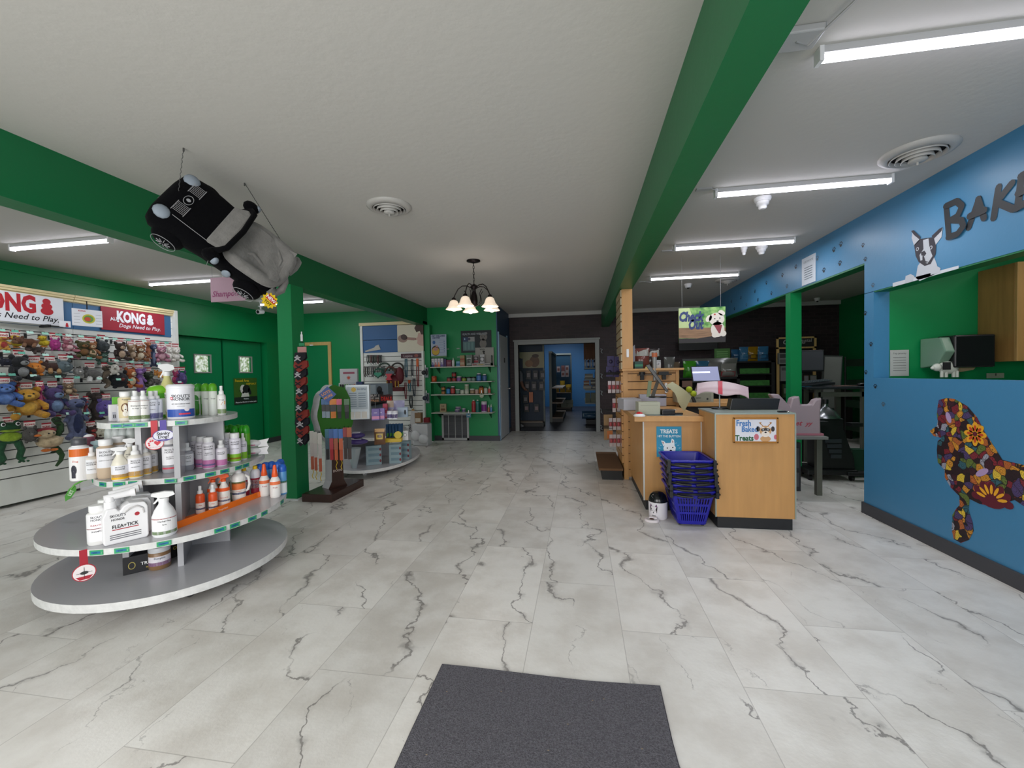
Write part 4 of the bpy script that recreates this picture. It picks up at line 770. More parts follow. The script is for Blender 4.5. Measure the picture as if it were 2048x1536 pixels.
B().use(GREY).cyl((.04,0,h),(.04,0,CZ-z0),.002,n=4).obj('hanging_wire',t); B().use(GREY).cyl((w-.05,0,h),(w-.05,0,CZ-z0),.002,n=4).obj('hanging_wire',t)
# dark tv bracket below it on the far wall
x0,x1,z0,z1=R4(1364,684,1438,700,8.9); t=thing('wall_monitor','dark flat monitor high on the brick wall under the hanging sign','monitor',((x0+x1)/2,9.1,z0),0); B().use(mat('070709',.5)).box(-.38,.38,-.05,.0,0,z1-z0+.1).obj('screen_housing',t,bevel=.01); B().use(BLACK).box(-.1,.1,0,.29,.02,.12).obj('bracket',t)
# ---------------- right wall: bakery lettering, dog mural, poodle ----------------
def RW(y,z,off=.0007): return plane((2.499,y,z),(0,-1,0),(0,0,1),off)
f=RW(0,0); PT=mat('15171c',.55)
def stroke(b,pts,w,fn,l=2,taper=True):
    n=len(pts)
    for i in range(n-1):
        (x0,y0),(x1,y1)=pts[i],pts[i+1]; d=math.hypot(x1-x0,y1-y0) or 1; nx,ny=-(y1-y0)/d*w/2,(x1-x0)/d*w/2
        b.poly([(x0+nx,y0+ny),(x0-nx,y0-ny),(x1-nx,y1-ny),(x1+nx,y1+ny)],fn,l+.9*i)
        b.poly(oval(x1,y1,w*.5,w*.5,8),fn,l+.45+.9*i)
    b.poly(oval(pts[0][0],pts[0][1],w*.5,w*.5,8),fn,l-.4)
def uvR(u,v): q=at(u,v,x=2.5); return (-q.y,q.z)
t=thing('bakery_lettering','big black brush lettering BAKE running off the right edge on the blue wall','lettering'); 
for pts in ([[(1893,412),(1898,470)],[(1893,412),(1915,402),(1926,412),(1917,432),(1903,440)],[(1903,440),(1926,440),(1930,452),(1918,468),(1900,474)]],
            [[(1958,398),(1938,455)],[(1958,398),(1970,436)],[(1942,432),(1972,420)]],
            [[(1998,374),(1988,436)],[(2026,366),(1996,404)],[(1996,404),(2030,418)]],
            [[(2044,352),(2036,416)],[(2044,352),(2070,338)],[(2040,386),(2064,374)],[(2036,416),(2066,400)]]):
    b=B().use(PT)
    for k_,s_ in enumerate(pts): stroke(b,[uvR(*q) for q in s_],.042,f,2+5*k_)
    b.obj('brush_letter',t)
t=thing('dog_mural','black and white bulldog peeking over a ledge painted above the serving window','mural'); f=RW(0,0)
def D(b,m,pts,l): b.use(m).poly([uvR(*q) for q in pts],f,l)
W1=mat('b9bcc4',.6); K1=mat('2e2a34',.6)
b=B(); D(b,W1,[(1832,556),(1836,532),(1846,518),(1868,512),(1874,528),(1878,545),(1860,553),(1840,562)],1)
D(b,K1,[(1832,512),(1829,490),(1840,478),(1868,474),(1873,492),(1872,508),(1862,528),(1850,532),(1838,524)],2)
D(b,W1,[(1847,480),(1858,477),(1860,496),(1866,512),(1856,527),(1842,523),(1840,510),(1848,498)],3)
D(b,W1,[(1826,462),(1842,478),(1829,492),(1824,476)],2); D(b,K1,[(1823,462),(1828,460),(1842,474),(1840,479),(1829,470)],3); D(b,W1,[(1886,456),(1868,476),(1872,490),(1884,474)],2); D(b,K1,[(1886,454),(1879,458),(1864,472),(1868,478),(1884,462)],3)
D(b,K1,[(1843,505),(1850,501),(1854,507),(1850,512),(1844,511)],4); D(b,K1,[(1846,512),(1849,512),(1852,522),(1859,524),(1850,526),(1840,522),(1846,520)],4)
b.use(W1).poly([(a,c) for a,c in oval(*uvR(1836,498),.014,.014,12)],f,4).poly([(a,c) for a,c in oval(*uvR(1863,495),.014,.014,12)],f,4); b.use(K1).poly(oval(*uvR(1836,498),.008,.009,10),f,5).poly(oval(*uvR(1863,495),.008,.009,10),f,5); b.obj('painted_head',t)
b=B(); D(b,mat('c6c9d0',.6),[(1786,566),(1918,531),(1918,537),(1786,574)],1); D(b,W1,[(1810,566),(1812,552),(1822,548),(1830,552),(1826,562)],2); D(b,W1,[(1862,550),(1862,538),(1874,532),(1882,536),(1880,545)],2); b.obj('painted_ledge',t)
# poodle silhouette filled with flowers
m,nt,p_=nodes('floral_pattern'); N=nt.nodes;K=nt.links; tcx=N.new('ShaderNodeTexCoord')
nn=N.new('ShaderNodeTexNoise'); nn.inputs['Scale'].default_value=9; K.new(tcx.outputs['Object'],nn.inputs['Vector']); mx=N.new('ShaderNodeMix'); mx.data_type='VECTOR'; mx.inputs[0].default_value=.07; K.new(tcx.outputs['Object'],mx.inputs[4]); K.new(nn.outputs[1],mx.inputs[5])
v1=N.new('ShaderNodeTexVoronoi'); v1.inputs['Scale'].default_value=24; K.new(mx.outputs[1],v1.inputs['Vector']); v2=N.new('ShaderNodeTexVoronoi'); v2.feature='DISTANCE_TO_EDGE'; v2.inputs['Scale'].default_value=24; K.new(mx.outputs[1],v2.inputs['Vector'])
sc_=N.new('ShaderNodeSeparateColor'); K.new(v1.outputs[1],sc_.inputs[0]); r=N.new('ShaderNodeValToRGB'); r.color_ramp.interpolation='CONSTANT'
cs_=['2a0f18','7a2430','c98a2a','3a1422','5f7030','d9b83a','4a3a68','b0602a','241018','9a9aa8','7a1e2c','2c5a66']
for i,c in enumerate(cs_):
    e=r.color_ramp.elements[i] if i<2 else r.color_ramp.elements.new(i/len(cs_)); e.position=i/len(cs_); e.color=col(c)
K.new(sc_.outputs[0],r.inputs[0]); r2=N.new('ShaderNodeMapRange'); r2.inputs[1].default_value=.02; r2.inputs[2].default_value=.06; K.new(v2.outputs[0],r2.inputs[0])
# inner rings
r3=N.new('ShaderNodeMath'); r3.operation='SINE'; m3=N.new('ShaderNodeMath'); m3.operation='MULTIPLY'; m3.inputs[1].default_value=34; K.new(v1.outputs[0],m3.inputs[0]); K.new(m3.outputs[0],r3.inputs[0]); r4=N.new('ShaderNodeMapRange'); r4.inputs[1].default_value=-.9; r4.inputs[2].default_value=-.4; r4.inputs[3].default_value=.35; K.new(r3.outputs[0],r4.inputs[0]); m4=N.new('ShaderNodeMath'); m4.operation='MULTIPLY'; K.new(r2.outputs[0],m4.inputs[0]); K.new(r4.outputs[0],m4.inputs[1])
fm=N.new('ShaderNodeMix'); fm.data_type='RGBA'; K.new(m4.outputs[0],fm.inputs[0]); fm.inputs[6].default_value=col('0d080c'); K.new(r.outputs[0],fm.inputs[7]); K.new(fm.outputs[2],p_.inputs['Base Color']); p_.inputs['Roughness'].default_value=.6
t=thing('poodle_mural','poodle silhouette filled with colourful flowers painted on the lower blue wall','mural'); b=B().use(m)
out=[(1878,800),(1893,796),(1910,798),(1935,812),(1955,835),(1972,868),(1990,895),(2006,920),(2048,930),(2075,932),(2075,1040),(2048,1012),(2030,1000),(2010,1006),(1985,1012),(1960,1008),(1940,998),(1938,1020),(1946,1045),(1948,1062),(1938,1080),(1922,1086),(1908,1078),(1904,1060),(1905,1030),(1914,1016),(1920,1010),(1919,992),(1902,975),(1890,955),(1890,940),(1876,925),(1874,900),(1876,882),(1884,876),(1868,872),(1860,862),(1874,852),(1876,842),(1874,828),(1876,812)]
b.poly([uvR(*q) for q in out],f,1); b.obj('painted_silhouette',t)
b=B(); cx,cz=uvR(1951,868); YL=mat('e0a020',.6);OR=mat('b8401e',.6);MR=mat('5a1024',.6)
for k in range(8):
    a=2*PI*k/8; b.use(YL).poly(oval(cx+.045*math.cos(a),cz+.045*math.sin(a),.034,.02,10,rot=a),f,2).use(OR).poly(oval(cx+.04*math.cos(a),cz+.04*math.sin(a),.018,.009,8,rot=a),f,3)
b.use(MR).poly(oval(cx,cz,.016,.016,12),f,4); cx,cz=uvR(1984,1000)
for k in range(7):
    a=PI*k/6; b.use(MR).poly(oval(cx+.10*math.cos(a),cz+.08*math.sin(a),.035,.025,10,rot=a),f,2)
b.use(MR).poly(oval(cx,cz+.02,.1,.07,18),f,2.5)
for k in range(7):
    a=PI*(k+.5)/7; b.use(YL).poly(oval(cx+.07*math.cos(a),cz+.065*math.sin(a),.032,.010,8,rot=a),f,4)
b.use(mat('a98fb8',.6)).poly(oval(*uvR(1965,945),.05,.02,12,rot=.6),f,3).poly(oval(*uvR(1898,835),.02,.04,12,rot=.4),f,3); b.obj('painted_flowers',t)
# paw prints on the blue wall
pw=[(1726,491),(1731,519),(1746,571),(1731,627),(1742,689),(1732,745),(1751,773),(1767,809),(1682,489),(1668,500),(1680,527),(1648,541),(1635,517),(1592,534),(1565,551),(1533,566),(1510,583),(1574,573),(1543,587),(1516,600),(1482,596),(1463,603),(1493,610),(1469,618),(1636,516)]
for k,(u,v) in enumerate(pw[:24]):
    cx,cz=uvR(u,v); s=.021 if k<8 else .028; b=B().use(PT if k%5!=2 else mat('4a5a68',.6)); b.poly(oval(cx,cz-.3*s,.62*s,.5*s,10),f,1)
    cz+=0
    for q in ((-.85,.25),(-.35,.75),(.3,.78),(.82,.3)): b.poly(oval(cx+q[0]*s,cz+q[1]*s,.24*s,.32*s,8),f,1)
    o=b.obj('paw_print'); y_=-cx
    tag(o,('black paw print on the wall edge strip, number %s from the top'%('one','two','three','four','five','six','seven','eight')[k]) if k<8 else 'paw print on the blue beam, number %d counting away from the bakery dog'%(k-7),'paw print','paw prints on the blue wall')
# notice on the blue beam
t=thing('wall_notice','framed white paper notice on the blue beam over the side opening','notice'); q=[uvR(1606,543),(0,0)]; y0=-uvR(1605,550)[0]; y1=-uvR(1632,540)[0]; z0=2.3
f1=RW(y0,2.245,1); wN=y0-y1; B().use(mat('c4ccd6',.5)).prism([(0,0),(wN,0),(wN,.3),(0,.3)],f1,0,.006).obj('paper_sheet',t); fn=RW(y0,2.245); b=B().use(mat('5a6670',.6)).text('CERTIFICATE',.03,lambda x,y,l=0:fn(x,y,10),wN/2,.24,w=wN*.7)
for k in range(6): b.rect(wN*.2,.18-.025*k,wN*.8,.188-.025*k,fn,10)
b.obj('printed_lines',t)
# ---------------- things seen through the serving window ----------------
def BW(u,v,y=4.06): return at(u,v,y=y)
def onwall(u0,v0,u1,v1,y,c,name,label,cat,th=.004,parts=None):
    x0,x1,z0,z1=R4(u0,v0,u1,v1,y); t=thing(name,label,cat,(x0,y,z0),0); B().use(mat(c,.6)).box(0,x1-x0,-th,0,0,z1-z0).obj('sheet',t); 
    fn=plane((0,-th,0),(1,0,0),(0,0,1)); b=B(); (parts or (lambda b,f,w,h:0))(b,fn,x1-x0,z1-z0)
    if b.f: b.obj('printed_lines',t)
    return t
def lines(b,fn,w,h):
    b.use(mat('5a5a5a',.6)).text('Top priority',.02,fn,w/2,h*.84)
    for k in range(6): b.rect(w*.15,h*(.7-.1*k),w*.85,h*(.715-.1*k),fn)
onwall(1780,700,1817,752,4.055,'a8aca8','wall_note','handwritten paper note on the green wall seen through the serving window','note',parts=lines)
x0,x1,z0,z1=R4(1825,728,1868,757,4.05); t=thing('pig_figure','small white pig figure with a dark square standing on the window counter','figure',(x0,3.85,1.219),0)
b=B().use(mat('c9ccc2',.5)); k=.93; b.ell((.11,0,.075),(.075,.03,.052)); b.ell((.035,0,.08),(.032,.028,.032)); b.ell((0.005,0,.075),(.014,.014,.014)); 
for q in (.06,.09,.14,.165): b.cyl((q,-.01,0),(q,-.01,.05),.011,n=8)
b.obj('pig_body',t); B().use(INK).box(.05,.105,-.034,-.03,.06,.12).obj('dark_square',t)
x0,x1,z0,z1=R4(1972,746,2007,757,4.055); t=thing('wall_outlet','pale outlet plate low on the green wall inside the serving window','outlet',(x0,4.055,1.2),0); B().use(mat('8f9a86',.5)).box(0,x1-x0,-.008,0,0,z1-1.2).obj('cover_plate',t,bevel=.003); B().use(INK).box(.06,.065,-.010,-.008,.02,.04).obj('socket_slot',t)
x0,x1,z0,z1=R4(1880,670,1982,735,3.85); t=thing('towel_dispenser','black paper towel dispenser with clear side on the green wall','towel dispenser',(x0,4.05,z0),0); w=x1-x0;h=z1-z0
B().use(mat('17161a',.2)).prism([(0,.03),(0.0,h*.55),(.02,h*.88),(.08,h),(.24,h),(.24,0),(.06,0)],plane((w*.2,0,0),(0,-1,0),(0,0,1),1),-w*.8,0).obj('dispenser_cover',t,bevel=.012)
B().use(mat('7fa08a',.2,alpha=.8)).prism([(0,.0),(0,h*.95),(.2,h*.95),(.25,h*.5),(.17,.02)],plane((0,0,0),(0,-1,0),(0,0,1),1),-w*.2,0).obj('side_window',t,bevel=.008)
B().use(mat('9a8a68',.8)).prism([(.3*w,0),(.8*w,0),(.75*w,-.02),(.5*w,-.035),(.35*w,-.02)],plane((0,-.15,0.0),(1,0,0),(0,0,1),1),-.01,.01).obj('paper_towel',t)
OAK=mat('9a7440',.45,var=.15,vscale=2.5,stretch=(10,10,1),name='oak'); xl=at(1955,640,y=4.06).x; t=thing('wall_cabinet','oak wall cabinet cut by the right picture edge inside the serving window','cabinet',(xl,4.06,1.335),0); zt=at(1955,555,y=4.06).z-1.335
zt=max(zt,.75); B().use(OAK).box(0,.9,-.30,0,0,zt).obj('cabinet_body',t,bevel=.003); B().use(mat('b08a52',.45,var=.12,vscale=3,stretch=(10,10,1))).box(0,.9,-.32,-.30,0,zt).obj('face_frame',t,bevel=.003); B().use(OAK).box(.05,.43,-.34,-.32,.05,zt-.05).obj('door_panel',t,bevel=.006); B().use(OAK).box(.46,.86,-.34,-.32,.05,zt-.05).obj('door_panel',t,bevel=.006)
# ================= PLUSH TOYS ON THE LEFT SLAT WALL =================
EYE=mat('0a0a0a',.3); 
def toy(u,v,wp,hp,kind,c1,c2,label,x=-5.83,c3=None,cardk=True,turn=0):
    p=at(u,v,x=x); s=px2m(p); fx=.82 if u>200 else .9  # wall seen obliquely
    w=wp*s*(.8 if kind=="frog" else 1.08); h=hp*s
    t=thing('plush_toy',label,'plush toy',(p.x,p.y,p.z-h/2),math.radians(78)+turn,'plush toys on the left slat wall'); P=plush(c1); Q=plush(c2); R_=plush(c3 or c2)
    b=B().use(P); hd=B().use(P); d=min(w,h)*.4
    def eyes(cx,cy,cz,r,gap): 
        hd.use(EYE); hd.ell((cx-gap,cy,cz),(r,r,r),n=8,m=5).ell((cx+gap,cy,cz),(r,r,r),n=8,m=5)
    if kind=='sit':
        b.ell((0,0,h*.34),(w*.33,d*.8,h*.28)); b.use(Q).ell((0,-d*.42,h*.33),(w*.22,d*.5,h*.2)); b.use(P)
        for sx_ in(-1,1):
            b.tube([(sx_*w*.2,0,h*.16),(sx_*w*.3,-d*.8,h*.08),(sx_*w*.34,-d*1.2,h*.06)],[w*.12,w*.12,w*.11],8); b.ell((sx_*w*.34,-d*1.3,h*.08),(w*.11,d*.25,h*.085)); b.tube([(sx_*w*.24,0,h*.5),(sx_*w*.4,-d*.5,h*.36),(sx_*w*.38,-d*.7,h*.28)],[w*.1,w*.09,w*.08],8)
        hd.ell((0,-d*.2,h*.72),(w*.3,d*.75,h*.2)); 
        for sx_ in(-1,1): hd.ell((sx_*w*.24,0,h*.9),(w*.11,d*.25,h*.1))
        hd.use(Q).ell((0,-d*.85,h*.67),(w*.15,d*.3,h*.09)); hd.use(EYE).ell((0,-d*1.12,h*.7),(w*.05,d*.1,h*.025),n=8,m=5); eyes(0,-d*.85,h*.77,w*.028,w*.11)
    elif kind=='long':
        b.tube([(0,0,h*.02),(w*.08,0,h*.2),(-w*.04,0,h*.45),(w*.03,0,h*.72)],[w*.22,w*.3,w*.28,w*.2],10)
        for sx_ in(-1,1): b.tube([(sx_*w*.15,0,h*.6),(sx_*w*.42,-d*.3,h*.42)],[w*.11,w*.09],8); b.tube([(sx_*w*.12,0,h*.1),(sx_*w*.36,-d*.3,0)],[w*.13,w*.12],8)
        b.use(Q).ell((0,-w*.2,h*.35),(w*.2,w*.12,h*.26))
        hd.ell((0,-d*.2,h*.84),(w*.34,d*.7,h*.13)); 
        for sx_ in(-1,1): hd.use(R_).ell((sx_*w*.34,0,h*.9),(w*.15,d*.2,h*.09))
        hd.use(Q).ell((0,-d*.8,h*.8),(w*.16,d*.4,h*.06)); eyes(0,-d*.75,h*.88,w*.035,w*.14)
    elif kind=='bird':
        b.ell((w*.08,0,h*.38),(w*.4,d*.9,h*.27)); b.ell((w*.38,0,h*.45),(w*.16,d*.4,h*.1)); b.use(R_).ell((-w*.14,-d*.4,h*.06),(w*.15,d*.4,h*.07)).ell((w*.06,-d*.5,h*.05),(w*.14,d*.4,h*.06)); b.use(P).ell((w*.1,-d*.8,h*.38),(w*.2,d*.2,h*.14))
        hd.ell((-w*.08,-d*.2,h*.74),(w*.27,d*.8,h*.2)); hd.use(Q).ell((-w*.02,0,h*.86),(w*.3,d*.75,h*.13)); hd.use(R_).ell((-w*.36,-d*.3,h*.7),(w*.13,d*.3,h*.05)); eyes(-w*.1,-d*.95,h*.76,w*.03,w*.08)
    elif kind=='ball':
        b.ell((0,0,h*.45),(w*.44,d,h*.42)); hd.ell((0,-d*.8,h*.5),(w*.2,d*.35,h*.18))
        for sx_ in(-1,1): hd.ell((sx_*w*.26,-d*.2,h*.88),(w*.1,d*.2,h*.12)); b.ell((sx_*w*.25,-d*.5,h*.06),(w*.1,d*.3,h*.08))
        hd.use(Q).ell((0,-d*1.05,h*.48),(w*.1,d*.2,h*.09)); eyes(0,-d*1.05,h*.62,w*.03,w*.12)
    elif kind=='lying':
        b.tube([(w*.42,0,h*.4),(w*.2,0,h*.5),(-w*.1,0,h*.5)],[h*.22,h*.34,h*.3],10); b.use(Q)
        for q in (-.05,.3): b.tube([(w*q,-d*.4,h*.35),(w*(q-.05),-d*.9,h*.05)],[h*.15,h*.13],8)
        b.tube([(w*.42,0,h*.5),(w*.5,0,h*.75)],[h*.08,h*.04],6)
        hd.ell((-w*.27,-d*.2,h*.6),(w*.22,d*.8,h*.32)); hd.use(Q).ell((-w*.38,-d*.5,h*.48),(w*.14,d*.5,h*.18))
        for sx_ in(-1,1): hd.use(P).ell((-w*.25+sx_*w*.13,0,h*.9),(w*.07,d*.2,h*.15))
        eyes(-w*.3,-d*.95,h*.68,w*.022,w*.08)
    elif kind=='frog':
        b.ell((0,0,h*.6),(w*.33,d*.5,h*.15)); b.use(Q).ell((0,-d*.2,h*.62),(w*.34,d*.45,h*.115)); b.use(P)
        for sx_ in(-1,1):
            b.tube([(sx_*w*.2,0,h*.5),(sx_*w*.3,-.01,h*.28),(sx_*w*.22,-.02,h*.12),(sx_*w*.34,-.03,h*.05)],[w*.13,w*.12,w*.11,w*.13],8); b.tube([(sx_*w*.3,0,h*.68),(sx_*w*.5,-.02,h*.56),(sx_*w*.62,-.03,h*.48)],[w*.1,w*.09,w*.09],8)
            for q in range(3): b.ell((sx_*w*(.2+.12*q),-.04,h*.02),(w*.05,.02,h*.025),n=8,m=5)
        hd.ell((0,-d*.05,h*.84),(w*.33,d*.6,h*.12)); hd.use(Q).ell((0,-d*.35,h*.77),(w*.3,d*.4,h*.035)); hd.use(P)
        for sx_ in(-1,1): hd.use(P).ell((sx_*w*.2,-d*.1,h*.93),(w*.11,d*.2,h*.07)).use(WHITE).ell((sx_*w*.2,-d*.5,h*.92),(w*.07,d*.06,h*.045)).use(EYE).ell((sx_*w*.2,-d*.57,h*.92),(w*.045,d*.04,h*.03))
    elif kind=='snake':
        n=9; b.tube([(w*.3*math.sin(i*1.1),.01*math.cos(i),h*(.95-.95*i/n)) for i in range(n+1)],[w*.26]*6+[w*.24,w*.2,w*.16,w*.1],9)
        for i in range(5): b.use(Q).ell((w*.3*math.sin(i*1.1+.5),-w*.16,h*(.86-.14*i)),(w*.18,w*.14,h*.025),n=8,m=5)
        hd.use(P).ell((0,-d*.4,h*.97),(w*.34,d*.5,h*.06)); hd.use(Q).ell((0,-d*.9,h*.95),(w*.2,d*.3,h*.03)); eyes(0,-d*.8,h*.99,w*.06,w*.16)
    b.obj('toy_body',t); hd.obj('toy_head',t)
    if cardk: 
        cw=min(.085,w*.7); cb=B().use(mat('e6dcd8',.5)).box(-cw/2,cw/2,.0,.003,h*.95,h*.95+.06); cb.use(mat('a02030',.5)).box(-cw/2,cw/2,-.002,.001,h*.95+.045,h*.95+.06).text('KONG',.024,plane((0,-.001,h*.95+.012),(1,0,0),(0,0,1)),0,0,bold=.04); cb.obj('hang_card',t)
    return t
TOYS=[(6,686,22,26,'long','e0a030','b03028','orange and red long toy, first in the top row at the picture edge'),
(31,683,20,26,'bird','e8c814','d8a010','yellow duck toy, left one of two in the top row','e08020'),(52,684,34,22,'lying','6a3c22','8a5a3a','brown moose toy lying wide between the two yellow ducks'),
(86,683,20,24,'bird','e8c814','c8a012','yellow duck toy, right one of two in the top row','e08020'),(70,699,28,18,'lying','453634','5a4440','dark grey-brown toy lying under the brown moose'),
(110,688,18,26,'ball','b81f86','d850a0','magenta pig ball toy in the top row'),(135,690,24,26,'sit','c06a7c','e8b8bc','pink elephant toy with a red back in the top row','a82434'),
(166,698,30,34,'sit','4f4c1c','8a5a2c','olive green moose toy with a tan cap','8a5a2c'),(183,700,24,36,'sit','9a5c2c','d8b488','caramel bear toy beside the olive moose'),
(203,691,28,26,'ball','3c4448','56646a','charcoal hippo toy in the top row'),(206,716,24,26,'sit','3f6a58','6f9a88','teal dragon toy hanging under the charcoal hippo'),
(240,702,26,38,'sit','38241f','c8a888','dark brown dog toy with a red cap','a02430'),(262,704,22,32,'sit','9a7a58','d0b090','tan monkey toy left of the lion'),
(280,706,24,34,'sit','8a5020','e0d0b0','brown lion toy with a white muzzle'),(296,700,12,34,'long','a0502c','b86a40','rust dachshund toy with a long body'),
(306,710,15,46,'long','33426a','6a7aa0','denim-blue spotted elephant toy in the top row'),(322,708,24,32,'sit','b06a84','d8a0ae','dusty pink teddy bear toy'),
(338,708,14,30,'sit','d8d2c8','f0ece4','off-white lamb toy left of the last one in the top row'),(351,709,22,30,'sit','e4e0d4','f4f0e8','white bunny toy at the right end of the top row'),
(12,723,22,18,'ball','1c2034','2a2e48','navy toy at the picture edge in the second row'),(38,735,40,52,'sit','181a20','8a8c8c','big black gorilla toy with a grey belly'),
(69,736,30,30,'ball','f08414','f8a040','orange pumpkin-like toy right of the gorilla'),(100,734,34,26,'lying','46261c','c09058','brown beaver toy with a tan bill'),
(127,732,30,28,'ball','5a6e74','7a8e92','grey-teal elephant toy in the second row'),(147,713,22,12,'lying','c0607e','d88aa0','small pink toy above the grey-teal elephant'),
(112,750,34,12,'lying','4a5450','5a6662','slim grey shark toy low in the second row'),(157,743,18,18,'ball','8c8c8a','dcdcd8','panda-faced grey toy in the second row'),
(180,750,34,32,'lying','5c5a58','c8c8c4','grey and white raccoon toy lying in the second row'),(211,754,20,42,'snake','6a5a48','3a3028','camouflage snake toy in the second row'),
(227,737,20,26,'ball','dcd8cc','8a8474','white vulture head toy with a grey cap','c83028'),(237,758,34,36,'ball','0e121e','7a2420','black round vulture body toy with red feet'),
(260,755,26,42,'sit','b8561c','e8c89a','orange fox toy with a pale muzzle'),(279,760,22,50,'long','7a4a9c','9a6ab8','purple unicorn dragon toy in the second row'),
(296,758,24,32,'sit','26301e','3c4a2c','dark green alligator toy in the second row'),(307,765,22,22,'lying','5a5450','7a7470','grey wolf toy behind the green box'),
(318,748,16,16,'lying','d07a20','e09a40','orange fish toy right of the amber spray bottle'),(351,755,16,28,'sit','b02860','5a2a70','crimson and violet monster toy at the right end'),
(364,757,18,34,'ball','4c3c80','6a58a8','violet spiky ball toy hanging past the end panel'),
(8,788,46,50,'sit','3f6cc0','5a86d8','big blue elephant toy cut by the left picture edge','2a3a80'),(30,782,18,36,'long','8a4a20','a02028','brown and red rooster toy behind the yellow dragon'),
(54,804,54,62,'sit','d89414','e8ac30','yellow-orange dragon toy with red feet','b01c28'),(80,795,14,50,'long','a01c58','c03c78','magenta long toy between the dragon and the purple octopus'),
(106,801,44,62,'sit','4c3a78','6a8ab8','purple patterned octopus toy with a blue shirt','6a50a0'),(137,778,22,26,'sit','8a6c4c','c8ac84','tan puppy toy in the third row'),
(150,835,40,80,'long','5a6690','1c2a58','long denim mouse toy with spotted navy ears','1c2a58'),(192,812,28,58,'long','342a26','4a3c36','dark brown sloth toy in the third row'),
(212,814,34,38,'ball','5c48a4','7a66c0','purple snail toy right of the sloth'),(172,820,12,40,'long','8a2a38','3a5a80','crimson and blue toy behind the denim mouse'),
(20,884,60,86,'frog','1c5a34','9ac020','green frog toy with a lime bib'),(60,868,24,34,'ball','565250','6e6a68','grey mole toy between the frog and the duck'),
(94,878,46,48,'bird','cdb48a','a81c2c','beige duck toy with a red cap and orange beak','f07418'),(114,884,20,96,'snake','2f5a2a','1c381c','green striped crocodile-snake toy hanging lowest'),
(182,866,26,30,'sit','3a2420','b0342c','small dark dog toy with a red scarf, low by the stand'),(200,864,20,22,'ball','c8c4ac','e4e0c8','cream dog head toy with a black nose low by the stand')]
for k,q in enumerate(TOYS):
    toy(*q[:8],c3=(q[8] if len(q)>8 else None),x=-5.83-(.05 if k in (1,10,24,45,48) else 0)+.02*((k*7)%3-1),turn=.25*math.sin(k*2.3),cardk=q[3]>24)
RW_=('top','second','third','fourth')
hk=[(0,(4,31,61,91,118,138,163,198,213,231,258,289,315,334),lambda u:660+ (u/340)*26),(1,(14,44,92,141,180,234,264,294,318),lambda u:702+(u/320)*26),(2,(5,25,68,117,155,200,238,262,360),lambda u:748+(u/360)*16),(3,(35,98,139,174,205),lambda u:829+(u/250)*-4)]
for r_,us,fv in hk:
    for k,u in enumerate(us):
        p=at(u,fv(u),x=-5.72); t=hook(-6.0,p.y,p.z-.012,.27,'teal-tagged peg hook, %s from left, %s row of toys'%((ORD+('thirteenth','fourteenth'))[k],RW_[r_]),rz=PI/2,tagc=('8fc8b4','5fa894','b0d8cc')[k%3],group='peg hooks on the toy wall')
# ================= LEASH STAND, BANDANAS, SECOND STAND GOODS, BACK SLAT WALL GOODS =================
BRN=mat('3a241e',.25); TG=mat('2c6a1c',.5)
t=thing('tree_display','tree-shaped brown and green display stand hung with leashes beside the green column','display stand',(-2.76,4.27,0),0)
B().use(BRN).box(-.17,.17,-.33,.33,0,.085).obj('plinth',t,bevel=.004)
rz=math.radians(62); X=Matrix.Rotation(rz,4,'Z'); f1=plane((0,0,0),(1,0,0),(0,0,1),1)
b=B().at(X).use(mat('c9c6cc',.5)); b.prism([(-.11,.085),(.11,.085),(.07,.16),(.06,.62),(-.06,.62),(-.07,.16)],f1,-.07,.069)
b.use(BRN).prism([(-.11,.086),(.11,.086),(.07,.16),(.06,.62),(-.06,.62),(-.07,.16)],f1,.07,.073); b.obj('trunk_panel',t)
cr=[]
for i in range(48):
    a=2*PI*i/48; k=1+.07*abs(math.sin(4.5*a)); cr.append((.20*k*math.cos(a),.90+.31*k*math.sin(a)))
B().at(X).use(mat('c9c6cc',.5)).prism(cr,f1,-.07,.072).use(TG).prism(cr,f1,.072,.078).obj('crown_panel',t)
fn=plane((0,-.073,0),(1,0,0),(0,0,1)); B().at(X).use(mat('c9b8b0',.5)).text('DOOG',.035,fn,0,.26,bold=.02,l=2).obj('lettering',t)
def lp(u,v,h,w,c1,c2,c3,label,y=4.1,ribbon=True,rz=.6,cat='leash pack'):
    p=at(u,v,y=y); q=thing('leash_pack',label,cat,p,rz,'hanging leash packs')
    B().use(mat(c1,.4)).box(-w/2,w/2,-.004,.004,-h*.3,0).obj('header_card',q)
    b=B().use(mat(c2,.4)); b.box(-w*.42,w*.42,-.012,.012,-h*.66,-h*.3); b.use(mat(c3,.6)).box(-w*.36,w*.36,-.016,.016,-h,-h*.66); b.obj('rolled_leash',q)
    if ribbon: B().use(mat('c8a81c',.6)).tube([(0,0,-h),(.008,0,-h-.03),(-.006,0,-h-.07),(.004,0,-h-.1)],.004).obj('loose_cord',q)
    B().use(BLACK).cyl((0,0,-.01),(0,.12,.0),.003,n=5).obj('hanger_hook',q)
cl=[('3a6aa0','101014','8a9aa8'),('3a6aa0','101014','8a9aa8'),('d07a20','101014','c0702a'),('c05070','101014','1a1a1c'),('4a6a4a','0c0c0e','101014')]
for k,(u,c) in enumerate(zip((647,655,666,678,693),cl)): lp(u,798,.20,.05 if k!=2 else .07,*c,'leash pack, %s from left in the upper row on the tree display'%ORD[k],ribbon=False,y=4.05-.03*k)
